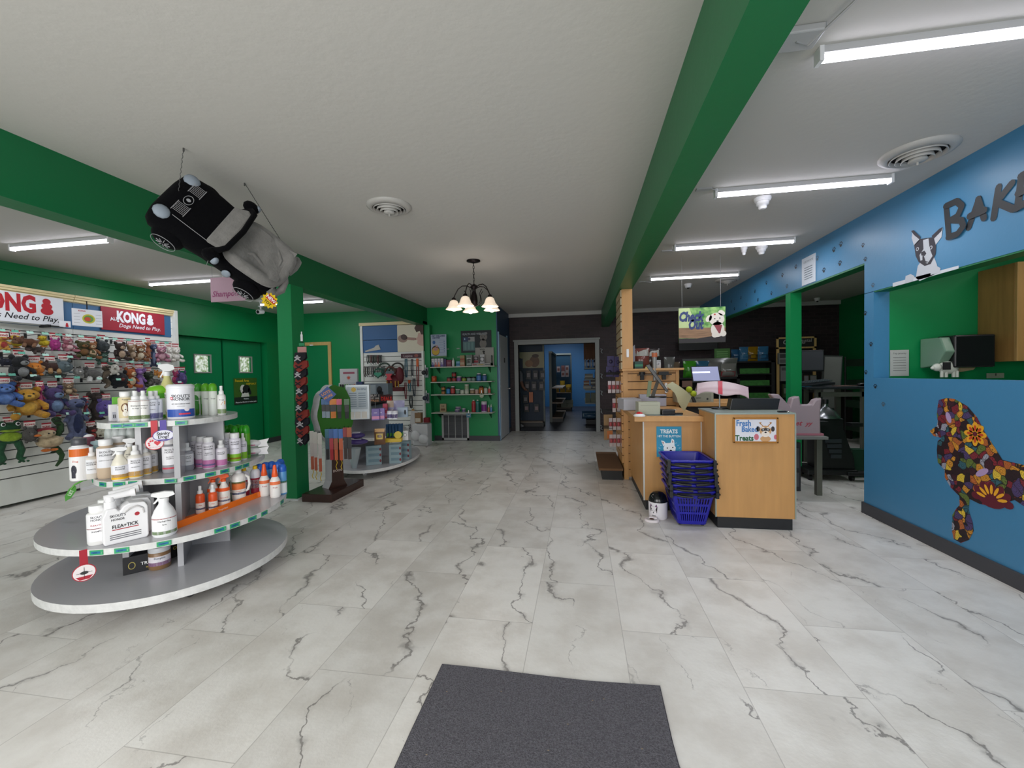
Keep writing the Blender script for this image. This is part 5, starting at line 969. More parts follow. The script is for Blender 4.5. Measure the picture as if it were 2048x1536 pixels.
for k,(u,c) in enumerate(zip((654,662,671,681,690,698),(('28708a','1a4a5a','1a1a1e'),('2a5a9a','b02030','a81c28'),('3a6ab0','a0502c','c05a30'),('3a6ab0','c05a30','b8502a'),('8a2a30','16141a','3a2c28'),('a0502c','16141a','3a2c28')))): lp(u,858-(k>3)*3,.33,.045,*c,'long leash pack, %s from left in the lower row on the tree display'%ORD[k],y=4.08-.02*k,ribbon=k in(2,3))
for k,u in enumerate((623,630,639)): lp(u,862+k*2,.40,.04,'b4b0a8','b0a8a4','a85030','white and rust leash pack, %s from left beside the green column'%ORD[k],y=3.92)
p=at(655,789,y=3.95); q=thing('diamond_sign','blue diamond-shaped sign with orange words on top of the tree display','sign',p,.5); d_=.085
B().use(mat('284a8c',.5)).prism([(0,-d_),(d_,0),(0,d_),(-d_,0)],plane((0,0,0),(1,0,0),(0,0,1),1),-.003,.003).obj('sign_board',q); fn=plane((0,-.004,0),(1,0,0),(0,0,1)); B().use(mat('d08a4a',.5)).text('LOTS',.04,fn,-.008,.005,rot=.5,bold=.03).text('MORE',.034,fn,.012,-.032,rot=.5,bold=.03).obj('lettering',q)
# bandanas on a clip strip on the green column
p=at(601,682,y=3.955); q=thing('clip_strip','white clip and pink header card on the green column above the bandanas','clip strip',(p.x,3.975,p.z)); B().use(WHITE).cyl((0,0,0),(0,0,.07),.012,n=10).cyl((0,0,.06),(0,0,.1),.006,n=8).obj('hanger_clip',q); B().use(mat('c08a86',.5)).box(-.05,.05,-.004,.004,-.13,-.06).obj('header_card',q); B().use(mat('2a8a5a',.5)).box(-.03,.03,-.006,.006,-.05,-.02).obj('price_label',q); B().use(BLACK).box(-.004,.004,.004,.01,-1.0,0).obj('strip_band',q)
NAV=mat('14141e',.8,name='bandana_cloth'); RDC=mat('8a3028',.8); BONE=mat('b8b4b8',.8)
zt=p.z-.12
def bandana(k):
    q=thing('bandana','','bandana',(p.x+.004*math.sin(k*2),3.945,zt-.086*k),.12*math.sin(k*1.7),'bandanas clipped on the green column'); w=.062+.008*math.sin(k)
    b=B().use(NAV if k%2==0 else RDC); vs=[(-w,0,0),(w,0,0),(w*1.1,-.012,-.06),(w*.5,-.035,-.1),(0,-.042,-.125),(-w*.5,-.035,-.1),(-w*1.1,-.012,-.06),(0,-.03,-.03)]
    b.add(vs,[(0,7,1),(1,7,2),(2,7,3),(3,7,4),(4,7,5),(5,7,6),(6,7,0)],True); b.add([(x,.02,z) for x,y,z in vs[:7]],[(0,1,2,3,4,5,6)]); b.obj('folded_cloth',q)
    fn=plane((0,-.045,-.07),(1,0,0),(0,0,1)); b=B().use(BONE if k%2==0 else NAV)
    for a in (.5,-.5): b.poly([(-.04*math.cos(a)-.006*math.sin(a),-.04*math.sin(a)+.006),(-.04*math.cos(a),-.04*math.sin(a)-.006),(.04*math.cos(a),.04*math.sin(a)-.006),(.04*math.cos(a),.04*math.sin(a)+.006)],fn,1+3*(a>0))
    if k%2==0: b.poly(oval(0,.02,.017,.018,12),fn,8).use(NAV).poly(oval(-.006,.02,.004,.005,8),fn,10).poly(oval(.006,.02,.004,.005,8),fn,10)
    b.obj('bone_print',q); return q
for k in range(11):
    q=bandana(k); q['label']=('dark bandana with white skull and bones' if k%2==0 else 'rust red bandana with dark bones')+', %s from top on the green column'%ORD[k]
# ---- second stand goods
def P2(u,v,z): q=at(u,v,z=z); return q.x,q.y
T2,L2,B2=.8205,.5005,.1205
x,y=P2(718,838,T2); t=thing('leaflet_holder','clear leaflet box with printed sheets on the further stand','leaflet holder',(x,y,T2),.35); B().use(mat('b9c4cc',.2)).box(-.13,.13,-.06,.06,0,.40).obj('holder_box',t,bevel=.004)
fn=plane((0,-.061,0),(1,0,0),(0,0,1)); b=B().use(mat('a9b4bc',.5)).rect(-.11,.12,.11,.38,fn,1).use(mat('b89a30',.5)).poly(star(8,.03,.024,-.04,.345),fn,2).use(mat('5a6a7a',.5))
for k in range(7): b.rect(-.09,.3-.025*k,-.01,.307-.025*k,fn,3).rect(.01,.3-.025*k,.09,.307-.025*k,fn,3)
b.text('BAG REFILLS',.03,fn,.05,.34,bold=.02,l=3,w=.1)
b.use(mat('c8c4bc',.5)).rect(-.1,.01,-.04,.09,fn,2).rect(-.03,.01,.03,.09,fn,2).rect(.04,.01,.1,.09,fn,2); b.obj('printed_sheet',t)
IT=[(752,840,.085,.13,'6a5a9a','purple box, left one of a pair on the further stand'),(762,839,.085,.13,'7c6aa8','purple box, right one of a pair on the further stand'),(771,836,.05,.17,'a82848','tall magenta box beside the purple pair')]
for u,v,w,h,c,lb in IT: x,y=P2(u,v,T2); carton(x,y,T2,w,.06,h,c,lb,rz=.35,bands=[(.1,.35,'c07aa0' if 'purple' in lb else 'd85a80')],texts=[('mini',.6,.02,'d8d0e0')])
for k,u in enumerate((780,790)): x,y=P2(u,838,T2); bottle('jar',x,y,T2,.095,.032,'dcdce4','d0d0d8',[(.1,.8,'dcdce6'),(.15,.6,'5a4090')],[],('white cup with purple swirl, left of two','white cup with purple swirl, right of two')[k],'cup','pet_cup')
for k,(u,c) in enumerate(((786,'a89484'),(799,'8a88a8'))): x,y=back(*P2(u,836,T2),.1); pouch(x,y,T2,.13,.2,.05,c,('pastel treat pouch, left of two behind the cups','pastel treat pouch, right of two behind the cups')[k],rz=.35,bands=[(.3,.6,'7a78a0')])
x,y=P2(806,834,T2); carton(x,y,T2,.12,.07,.12,'8a9cae','pale blue box at the right end of the further stand top',rz=.3,bands=[(.5,.9,'9aaabc')],shapes=lambda b,fn,w,h:b.use(INK).poly(oval(.03,.06,.012,.03,10),fn,3))
x,y=P2(756,800,T2+.17); 
t=thing('deals_sign','red DEALS sign on a stick above the further stand','sign',(at(773,797,y=5.3).x,5.3,at(773,797,y=5.3).z),.1); B().use(mat('3a1418',.5)).prism([(-.085,-.05),(.08,-.055),(.09,.04),(.05,.06),(-.02,.05),(-.085,.055)],f1,-.003,.003).obj('sign_board',t); B().use(mat('d02c28',.5)).text('DEALS',.07,plane((0,-.004,0),(1,0,0),(0,0,1)),0,-.025,bold=.04,w=.15).obj('lettering',t); B().use(GREY).cyl((0,0.005,-.26),(0,.005,-.05),.004,n=6).obj('sign_stick',t)
t=thing('offer_sign','small BUY 1 cut-out sign left of the DEALS sign','sign',(at(750,796,y=5.3).x,5.3,at(750,796,y=5.3).z),.1); B().use(mat('2c2c30',.5)).box(-.075,.075,-.003,.003,-.055,.055).obj('sign_board',t); fn=plane((0,-.004,0),(1,0,0),(0,0,1)); B().use(mat('d8d0cc',.5)).text('BUY 1',.042,fn,0,.018,bold=.03,w=.12).text('GET ONE',.032,fn,0,-.014,bold=.03,w=.12).use(mat('d09a70',.5)).text('FREE',.04,fn,0,-.05,bold=.03,w=.12).obj('lettering',t); B().use(GREY).cyl((0,0.005,-.26),(0,.005,-.05),.004,n=6).obj('sign_stick',t)
# rack with refill rolls behind
p=at(704,792,y=6.0); t=thing('leash_rack','white counter rack of coloured leashes behind the leaflet box','display rack',(p.x,5.9,T2),.3); B().use(mat('c9ccd0',.5)).box(-.14,.14,0,.14,0,.40).box(-.13,.13,.04,.13,.40,.62).obj('rack_body',t,bevel=.004)
fn=plane((0,.039,.42),(1,0,0),(0,0,1)); B().use(mat('9a4a60',.5)).rect(-.08,.12,.09,.15,fn,1).use(mat('c84a2c',.5)).poly(star(8,.04,.015,.0,.06),fn,1).obj('header_print',t)
for k,c in enumerate(('101012','14161a','3a8a2c','4aa040','6a9ab0','a8a8ac','b8502c')): q=B().use(mat(c,.5)); q.tube([(-.11+.034*k,-.012,.38),(-.105+.034*k,-.03,.27),(-.11+.034*k,-.02,.14)],.012,6); q=q.obj('rolled_leash',t)
p=at(721,793,y=5.7); t=thing('standing_carton','tall navy carton standing between the rack and the grey box','box',(p.x,5.7,T2),.2); B().use(mat('24386c',.4)).box(-.045,.045,-.04,.04,0,.42).obj('box_body',t); fn=plane((0,-.041,0),(1,0,0),(0,0,1)); B().use(mat('5a70a8',.5)).poly(oval(0,.35,.012,.03,10),fn,1).poly(oval(0,.22,.012,.03,10),fn,1).poly(oval(0,.08,.03,.035,14),fn,1).obj('printed_panel',t)
p=at(754,780,y=6.2); t=thing('crate_carton','grey carton with a dog picture on top of the further stand','box',(p.x,6.2,T2),.1); B().use(mat('6a7680',.5)).box(-.22,.22,-.1,.1,0,.38).obj('box_body',t); fn=plane((0,-.101,0),(1,0,0),(0,0,1)); B().use(mat('16181c',.5)).poly(oval(.08,.28,.045,.06,14),fn,1).poly([(.04,.14),(.14,.14),(.14,.25),(.06,.28)],fn,1).use(mat('9aa6ae',.5)).rect(-.1,.14,.02,.36,fn,1).obj('printed_panel',t); B().use(BLACK).tube([(-.2,-.11,.1),(-.05,-.13,.06),(.1,-.13,.09),(.22,-.11,.12)],.03,8).obj('strap_roll',t)
# lower shelf
for k in range(2):
    x,y=P2(716,890,L2); t=thing('wipe_pack',('purple soft wipe pack, lower of two on the further stand','purple soft wipe pack, upper of two on the further stand')[k],'wipe pack',(x-.015*k,y,L2+.004+.075*k),.35); B().use(mat('4c3c7c',.3)).ell((0,0,.036),(.12-.02*k,.07,.036)).obj('pack_body',t); B().use(mat('c8c4d0',.3)).box(-.045,.045,-.04,.04,.066,.074).obj('lid_flap',t)
x,y=P2(760,889,L2); pouch(x,y,L2,.13,.19,.05,'6a4a34','brown and yellow treat bag with a gold top on the further stand',rz=.3,bands=[(.8,1,'c89a60'),(.35,.7,'c8a83c',.7)],texts=[('Barkworthy',.84,.02,'3a2418')])
p0=P2(771,887,L2);p1=P2(803,880,L2); t=thing('counter_tray','yellow counter tray holding blue pouches on the further stand','tray',((p0[0]+p1[0])/2,(p0[1]+p1[1])/2,L2),.3); B().use(mat('c8a818',.4)).box(-.1,.1,-.05,.09,0,.045).obj('tray_body',t,bevel=.004); B().use(mat('c8b020',.4)).cyl((.06,-.055,.09),(.06,-.05,.09),.045,n=20).obj('round_badge',t)
for k in range(5): q=pouch((p0[0]+p1[0])/2-.08+.036*k,(p0[1]+p1[1])/2+.03+.01*k,L2+.046,.09,.17,.03,'2c4a6a','slim blue pouch, %s from left in the yellow tray'%ORD[k],rz=.3+1.0,bands=[(.1,.35,'4a8a3a')],group='blue pouches in the yellow tray')
x,y=P2(811,880,L2); carton(x,y,L2,.075,.06,.12,'c4c6c8','white box at the right end of the further stand lower shelf',rz=.3,shapes=lambda b,fn,w,h:b.use(GREY).poly(oval(0,.07,.022,.022,16),fn,1).use(WHITE).poly(oval(0,.07,.015,.015,14),fn,2))
for k,(u,v,w) in enumerate(((748,929,.2),(792,926,.16),(812,918,.13))):
    x,y=back(*P2(u,v,B2),.03); carton(x,y,B2,w,.12,.26,'8fa6ae','pale teal carton with wavy bands, %s from left on the further stand base'%ORD[k],rz=.5-.2*k,bands=[(.15,.3,'6f8c98',.7),(.45,.6,'6f8c98',.7),(.75,.88,'6f8c98',.7)],shapes=lambda b,fn,w,h:[b.use(mat('7a2430')).poly(oval(w*.42,h*q,.013,.02,12),fn,3) for q in (.2,.5,.8)])
x,y=P2(709,936,B2); t=thing('pet_cone','translucent white pet cone standing on the further stand base','pet cone',(x,y,B2),0); B().use(mat('bcc8cc',.3,alpha=.75)).lathe([(.03,0),(.09,.26),(.087,.26),(.028,.0)],n=20,caps=False).obj('cone_sheet',t)
us2=(742,758,801,819)
for k,(u,v,z) in enumerate(((758,842,.80),(788,840,.80),(808,838,.80),(717,896,.48),(794,891,.48),(816,886,.48))):
    p=at(u,v,z=z); 
    pts=ovalpts(-3.11,5.82,.72,.45,-76,clip=.85) if z>.6 else ovalpts(-3.08,5.76,.80,.48,-76,clip=.9); e=edge_pt(pts,u)
    if e:
        t=thing('shelf_price_label','green price label, %s of those on the further stand'%ORD[k],'price label',(e[1],e[2],z),e[3]); B().use(mat('2c7a50',.4)).box(-.032,.032,-.0035,-.001,-.014,.014).obj('label_strip',t); B().use(mat('174a6a',.5)).text('BARK',.012,plane((0,-.004,0),(1,0,0),(0,0,1)),0,-.005,bold=.02).obj('printed_price',t)
# white floppy display and small boxes on the floor end
p=at(820,880,y=7.2); t=thing('folded_display','white folded leaflet display leaning at the end of the back slat wall','display',(p.x,7.35,.02),.3); B().use(mat('c4c4c4',.5)).cbox((0,0,.33),(.12,.02,.62),ry=.12).obj('front_panel',t); B().use(INK).text('ONG',.06,plane((-.02,-.02,.2),(1,0,.1),(-.1,0,1)),0,.12,rot=PI/2,bold=.03).obj('lettering',t); B().use(mat('c4c4c4',.5)).box(-.15,-.08,.05,.2,0,.3).obj('support_panel',t)
p=at(836,850,y=7.35); t=thing('standing_carton','small brown and white box on a white bin at the end of the slat wall','box',(p.x,7.4,.43),0); B().use(mat('8a6a4a',.5)).box(-.06,.06,-.05,.05,0,.19).obj('box_body',t); B().use(mat('c8c0b0',.5)).rect(-.05,.02,.05,.09,plane((0,-.051,0),(1,0,0),(0,0,1)),1).obj('printed_panel',t)
t=thing('standing_carton','small dark red box beside the brown and white box','box',(p.x+.14,7.45,.43),0); B().use(mat('7a1c24',.5)).box(-.05,.05,-.05,.05,0,.09).obj('box_body',t)
t=thing('storage_bin','white bin with crumpled bags at the foot of the slat wall','bin',(p.x+.04,7.45,0),0); B().use(mat('c8cacc',.5)).box(-.15,.15,-.12,.12,0,.41).obj('bin_body',t,bevel=.02); B().use(mat('d4d6d8',.3)).ell((-.08,-.14,.2),(.09,.05,.1)).ell((.08,-.15,.14),(.1,.05,.09)).obj('crumpled_bag',t)
# ---- goods hanging on the back slat wall
YB=7.74
def strap(u,v0,v1,c,label,w=.03,c2=None,y=YB,cat='leash',loop=True,bend=0,name='hanging_leash'):
    p=at(u,v0,y=y); q=at(u,v1,y=y); h=p.z-q.z; t=thing(name,label,cat,(p.x,y,q.z),0,'collars and leashes on the back slat wall'); m=mat(c,.6)
    b=B().use(m); 
    for s_ in (-1,1): b.tube([(s_*w*.3,0,h),(s_*w*.45+bend,-.01,h*.5),(s_*w*.2,0,.02)],w*.22,6)
    b.obj('strap_loop',t)
    if c2: B().use(mat(c2,.5)).box(-w*.5,w*.5,-.014,-.004,h*.72,h).obj('header_card',t)
    B().use(CHROME).cyl((0,0,0),(0,0,.03),.008,n=8).obj('metal_clip',t)
    B().use(BLACK).cyl((0,0,h-.005),(0,.06,h-.01),.003,n=5).obj('hanger_hook',t)
for k in range(9): strap(735+3.4*k,710,730-(k%3),('16181a','2a3a2e','5a2228','101214')[k%4],'dark short collar, %s from left in the top row of the back slat wall'%ORD[k],.03,cat='collar',name='hanging_collar')
for k in range(11): strap(729+3.9*k,733+(k%2),756-(k%4)*1.5,('3a3030','5a5a52','16181c','8a8680','2a2c30')[k%5],'mixed collar, %s from left in the second row of the back slat wall'%ORD[k],.035,cat='collar',name='hanging_collar',y=YB-.12)
for u,v0,v1,c,lb,w,c2 in ((812,718,757,'1c5a70','teal leash hanging near the middle of the back slat wall',.05,None),(824,718,754,'1c2030','thin black leash with a small clip right of the teal leash',.04,None),(835,717,775,'7a1c24','long red and navy leash with an orange card',.045,'c85a20'),(819,760,785,'3a7080','blue rope toy on an orange card',.05,'c85a30'),(828,757,794,'1e3040','navy twisted leash under a white clip',.05,None),(822,791,818,'141a20','black leash hanging lowest on the slat wall',.06,None),(811,765,800,'7a1c2c','crimson leash below the teal leash',.04,None)): strap(u,v0,v1,c,lb,w,c2)
def harness(u,v,s,c,cc,label,y=YB-.1):
    p=at(u,v,y=y); t=thing('dog_harness',label,'harness',p,0); b=B().use(mat(c,.7)); b.tube([(s*math.cos(a),0,s*.8*math.sin(a)) for a in [i*PI/8 for i in range(17)]],s*.14,8,False); b.tube([(-s*.8,-.01,-s*.3),(0,-.03,-s*1.2),(s*.8,-.01,-s*.3)],s*.14,8); b.obj('harness_strap',t)
    B().use(mat(cc,.5)).prism([(-s*.7,0),(s*.7,0),(s*.9,-s*.4),(s*.3,-s*.9),(-s*.3,-s*.9),(-s*.9,-s*.4)],plane((0,-.02,0),(1,0,0),(0,0,1),1),0,.01).obj('header_card',t); B().use(BLACK).cyl((0,0,s*.8),(0,.1,s*.85),.003,n=5).obj('hanger_hook',t)
harness(769,736,.12,'3a4a40','3a5a54','grey-green dog harness, left one of the top pair'); harness(795,736,.12,'3a3a36','4a4438','grey-brown dog harness, right one of the top pair'); harness(757,745,.09,'1c5040','3a8a70','green dog harness with a teal-edged card',YB-.25); harness(781,742,.10,'5a3028','5a6a72','dog harness with a grey card and orange edging',YB-.25)
p=at(790,768,y=YB-.2); t=thing('life_vest','dark red dog life vest with yellow straps in the middle of the slat wall','life vest',p,0)
b=B().use(mat('5e1620',.6)); b.ell((-.03,.0,.06),(.14,.08,.12)).ell((.1,0,.16),(.09,.06,.17)).box(-.16,.18,-.05,.05,-.14,-.06); b.obj('vest_body',t,bevel=.02); b=B().use(mat('a87a20',.5))
for q in (-.12,-.04,.05,.11): b=B().use(mat('a87a20',.5)); b.box(q-.01,q+.01,-.095,-.075,-.06,.06); b.obj('buckle_strap',t)
B().use(mat('c0404c',.4)).prism([(-.07,.1),(.07,.1),(.03,.16),(.07,.22),(-.07,.22),(-.03,.16)],plane((-.07,-.1,-.02),(1,0,0),(0,0,1),1),0,.012).obj('bone_tag',t)
t=onwall(802,707,843,716,7.775,'4a2c34','shelf_sign','dark maroon sign reading Lupine near the top of the back slat wall','sign',parts=lambda b,fn,w,h:b.use(mat('a8989c')).text('Lupine',h*.8,fn,w*.35,h*.2,bold=.02).use(mat('8a4a40')).poly(oval(w*.75,h*.5,w*.1,h*.35,12),fn,1))
p=at(826,822,y=YB); t=thing('hanging_toy','round amber tag toy hanging low on the back slat wall','toy',p); B().use(mat('b0802a',.4)).ell((0,0,0),(.035,.012,.04)).obj('toy_ring',t); B().use(mat('3a6a60',.4)).cyl((0,.01,.035),(0,.05,.06),.004,n=6).obj('hanger_hook',t)
p=at(829,838,y=YB); t=thing('hanging_bag','clear bag of pale chews hanging at the bottom of the back slat wall','bag',p); B().use(mat('a8acac',.25,alpha=.85)).ell((0,-.01,-.02),(.045,.02,.09)).obj('bag_body',t); B().use(mat('9a8a5a',.5)).box(-.02,.02,-.01,.0,.06,.11).obj('header_card',t)
# small clip cards on the far green column
for k,(u,v,c) in enumerate(((851,735,'16181c'),(853,786,'1c2438'))):
    p=at(u,v,y=7.8); t=thing('accessory_card',('clip card with a black accessory, upper of two on the far green column','clip card with a navy accessory, lower of two on the far green column')[k],'accessory card',(p.x,7.79,p.z),0)
    B().use(mat('8a9496',.3,alpha=.8)).box(-.06,.06,-.004,.004,-.2,0).obj('backing_card',t); B().use(mat(c,.5)).ell((-.03,-.02,-.1),(.045,.02,.045)).ell((.03,-.02,-.09),(.02,.02,.07)).obj('packed_item',t); B().use(WHITE).cyl((0,0,0),(0,0,.05),.01,n=8).obj('hanger_clip',t)
# ================= WELLNESS SHELVES ON THE BACK WALL =================
YS=7.84
SHZ=[1.478,1.185,.94,.585]
for k,z in enumerate(SHZ):
    t=thing('wall_shelf','white wall shelf with bottles and jars, %s from top, right of the far green column'%ORD[k],'shelf',(-2.27,8.0,z),0)
    B().use(mat('b4b8ac',.5)).box(-.62,.60 if k else .66,-.28,0,-.018,0).obj('shelf_board',t,bevel=.003)
    for x in (-.52,.52): B().use(mat('0e4a2c',.5)).prism([(0,-.018),(.22,-.018),(0,-.13)],plane((x,-.0,0),(0,-1,0),(0,0,1),1),-.006,.006).obj('shelf_bracket',t)
def sh(u,k,d=.06): q=at(u,700,y=YS); return q.x,YS+d-.06
def jar(u,k,h,r,c,cap,lb,stack=0,lab=None,kind='jar'):
    x,y=sh(u,k); return bottle(kind,x,y,SHZ[k]+.001+stack,h,r,c,cap,[(.1,.7,lab)] if lab else [],[],lb,'jar' if kind=='jar' else 'bottle','supplement_jar' if kind=='jar' else 'bottle',rz=0,n=14)
for k,(u,c,c2) in enumerate(((866,'c4c0c8','3a3a78'),(872,'c4c0c8','a04a48'),(878,'c4c0c8','d07038'),(884,'c4c0c8','5a4888'))): x,y=sh(u,0); carton(x,y,SHZ[0]+.001,.052,.06,.165,c,'slim white carton with coloured base, %s from left under the cat poster'%ORD[k],bands=[(.0,.28,c2),(.3,.55,c2,.4)],texts=[('OIL',.7,.02,'5a5a6a')])
x,y=sh(890,0); carton(x,y,SHZ[0]+.001,.05,.06,.15,'3a2258','deep violet carton next to the slim white cartons'); x,y=sh(898,0); carton(x,y,SHZ[0]+.001,.10,.06,.13,'6a2038','crimson carton with white text on the top wall shelf',texts=[('Calming',.6,.02,'c8b0b4'),('support',.4,.02,'c8b0b4')])
jar(906,0,.17,.026,'b8bab4','d8d8d4','pale pump bottle on the top wall shelf',lab='c8c8c4',kind='cone')
x,y=sh(916,0); carton(x,y,SHZ[0]+.001,.075,.05,.10,'6a9ab0','small light blue carton on the top wall shelf',bands=[(.2,.6,'3a6a90')])
x,y=sh(925,0); carton(x,y,SHZ[0]+.001,.09,.07,.11,'9a6a50','brown carton, lower one of a stack on the top wall shelf',bands=[(.3,.7,'a89478')]); carton(x,y,SHZ[0]+.113,.09,.07,.10,'8a7a50','olive carton, upper one of a stack on the top wall shelf',bands=[(.1,.4,'8a3a20')])
x,y=sh(938,0); pouch(x,y,SHZ[0]+.001,.13,.22,.06,'6c7c74','grey-green pouch with a white label on the top wall shelf',bands=[(.15,.72,'c8ccc8',.85),(.3,.6,'2a2a2a',.5)])
x,y=sh(967,0); t=thing('counter_display','grey counter display box holding sachets on the top wall shelf','display box',(x-.02,YS,SHZ[0]+.001),0); B().use(mat('8f8d88',.5)).box(-.17,.2,.1,.12,0,.36).box(-.21,.18,-.08,.1,0,.05).box(-.21,-.2,-.08,.1,0,.22).box(.17,.18,-.08,.1,0,.2).obj('display_body',t)
fn=plane((0,.099,.2),(1,0,0),(0,0,1)); B().use(INK).poly(oval(0,.08,.025,.02,12),fn,1).poly([(-.01,.02),(.02,.03),(.01,.08),(-.005,.08)],fn,1).text('WILD',.04,fn,-.03,.11,bold=.02).obj('header_print',t); fn=plane((0,-.081,0),(1,0,0),(0,0,1)); B().use(mat('7a2428')).rect(-.19,.015,-.1,.03,fn,1).use(mat('a08a40')).rect(-.07,.015,.03,.03,fn,1).use(mat('4a5458')).rect(.06,.015,.16,.03,fn,1).obj('price_strip',t)
x,y=sh(954,0); pouch(-1.99,YS-.02,SHZ[0]+.052,.1,.16,.04,'8a8486','dark red labelled sachet in the counter display box',bands=[(.1,.35,'8a2a34'),(.4,.8,'2a2628')]); pouch(-1.87,YS-.02,SHZ[0]+.052,.09,.17,.04,'b4b4b6','black and white sachet in the counter display box',bands=[(.2,.7,'3a3a3c')])
for u,h,r,c,cap,lab,st,lb in ((867,.115,.05,'b0481c','7a3a18',None,0,'orange tub at the left end of the second wall shelf'),(897,.085,.045,'3a2420','14100e','8a3a2c',0,'dark jar with a red-brown label, left of the stacked pair'),(907,.09,.045,'2a1614','14100e','8c2a24',0,'dark red jar, lower of the stacked pair'),(907,.09,.045,'2a1614','14100e','8c2a24',.092,'dark red jar, upper of the stacked pair'),(917,.1,.045,'2a1c30','b0b0b0','7a4a88',0,'violet-labelled jar with a white lid'),(927,.085,.045,'20240e','14160e','7a8a30',0,'dark jar with a yellow-green label'),(937,.085,.045,'1c2420','101412','7a8a88',0,'dark jar with a pale label, left of two'),(946,.085,.045,'1c2420','101412','6a8078',0,'dark jar with a pale label, right of two')): jar(u,1,h,r,c,cap,lb+' on the second wall shelf' if 'shelf' not in lb else lb,st,lab)
jar(957,1,.155,.052,'16305a','b4b8b4','large navy bottle with a blue label and white lid',lab='3a6aa0',kind='wide'); jar(968,1,.135,.045,'16305a','b4b8b4','smaller navy bottle with a blue label and white lid',lab='3a5a88',kind='wide')
for u,h,r,c,cap,lab,st,kd,lb in ((885,.075,.04,'3a2410','1a120c','a06a34',0,'jar','brown tub, lower of a stacked pair'),(885,.075,.04,'3a2410','1a120c','a06a34',.077,'jar','brown tub, upper of a stacked pair'),(895,.14,.04,'16384a','101c28','2a7ab0',0,'tall','navy bottle with a bright blue label'),(904,.155,.045,'3a1418','c8c8c4','a83a34',0,'wide','red-labelled bottle with a white lid'),(914,.095,.045,'122018','a8b0a8','5a8070',0,'jar','dark green jar with a white rim'),(923,.08,.042,'98a090','a8aca0','b0b4a4',0,'jar','white tub left of the stacked white pair'),(932,.085,.042,'a0a898','a8aca0','b4b8a8',0,'jar','white tub, lower of the stacked white pair'),(932,.1,.042,'a0a898','b0b4a8','8a9a78',.087,'jar','white tub, upper of the stacked white pair'),(943,.1,.048,'14141a','b8b8b4','8a7458',0,'jar','black jar with a white lid and tan label'),(952,.085,.038,'9a8a7a','a89c90','a88a80',0,'jar','beige tub right of the black jar'),(961,.15,.048,'7a4418','1c1210','a05a1c',0,'wide','amber bottle with a dark lid'),(970,.13,.036,'8a9a88','2a2a2a','a4aca0',0,'tall','white bottle with a green base'),(977,.14,.026,'a4a4a0','c4c4c0','a83a34',0,'cone','slim white dropper bottle with a red base')): jar(u,2,h,r,c,cap,lb+', third wall shelf',st,lab,kd)
x,y=sh(884,3); carton(x,y,SHZ[3]+.001,.125,.05,.165,'9a8c6c','cream card box with brown print on the lowest wall shelf',texts=[('DE',.62,.05,'4a2a1c')],bands=[(.2,.45,'6a4a30',.7)])
for k,(u,h,w,z) in enumerate(((912,.055,.05,0),(914,.05,.055,.057),(925,.075,.035,0))): x,y=sh(u,3); bottle('jar',x,y,SHZ[3]+.001+z,h,w,'9a9aa4','a4a8a8',[(.15,.7,'5a4a70')],[],('squat white tin, lower of the stacked pair on the lowest wall shelf','squat white tin, upper of the stacked pair on the lowest wall shelf','small white tin right of the stacked pair on the lowest wall shelf')[k],'tin','round_tin',rz=0,n=16)
jar(945,3,.24,.04,'a03030','b8b0a8','tall red bottle with vertical lettering on the lowest wall shelf',lab='8a1c24',kind='tall'); jar(953,3,.24,.04,'1c7468','b0bab0','tall teal bottle with vertical lettering on the lowest wall shelf',lab='14584e',kind='tall')
jar(966,3,.21,.055,'b4a8b8','b0b4b0','purple-labelled canister on the lowest wall shelf',lab='6a1c70',kind='tub'); jar(975,3,.14,.022,'a05a4c','c0c0bc','small salmon bottle on the lowest wall shelf',kind='cone'); jar(980,3,.15,.022,'4a78a8','c0c0bc','small blue bottle at the end of the lowest wall shelf',kind='cone')
def hw(b,fn,w,h):
    b.use(mat('8a9098')).text('HEALTH AND WELLNESS',.055,fn,w*.45,h-.085,bold=.02,w=.5).use(mat('6e6a66',.6)).poly(oval(.46,.3,.075,.07,16),fn,1).poly(oval(.45,.17,.07,.09,16),fn,1).poly(oval(.40,.36,.03,.025,10),fn,1).poly(oval(.51,.37,.03,.025,10),fn,1).use(INK).poly(oval(.45,.27,.016,.012,10),fn,3).poly(oval(.43,.31,.007,.007,8),fn,3).poly(oval(.48,.31,.007,.007,8),fn,3)
    b.use(mat('4a6a6c')).rect(.04,.04,.28,.22,fn,1).use(mat('1e3454')).rect(.04,.22,.15,.31,fn,1).use(mat('8a8c8c')).rect(.15,.22,.28,.31,fn,1).use(mat('5a7c7c')).rect(.07,.06,.11,.2,fn,3).rect(.14,.06,.18,.2,fn,3).rect(.21,.06,.25,.2,fn,3).use(mat('30304a')).poly(oval(.17,.27,.025,.028,12),fn,3).use(mat('a8c8d8')).poly(oval(.08,.27,.01,.018,10),fn,3)
onwall(922,661,983,705,7.99,'1c2228','wall_poster','dark HEALTH AND WELLNESS poster with a small white dog','poster',parts=hw)
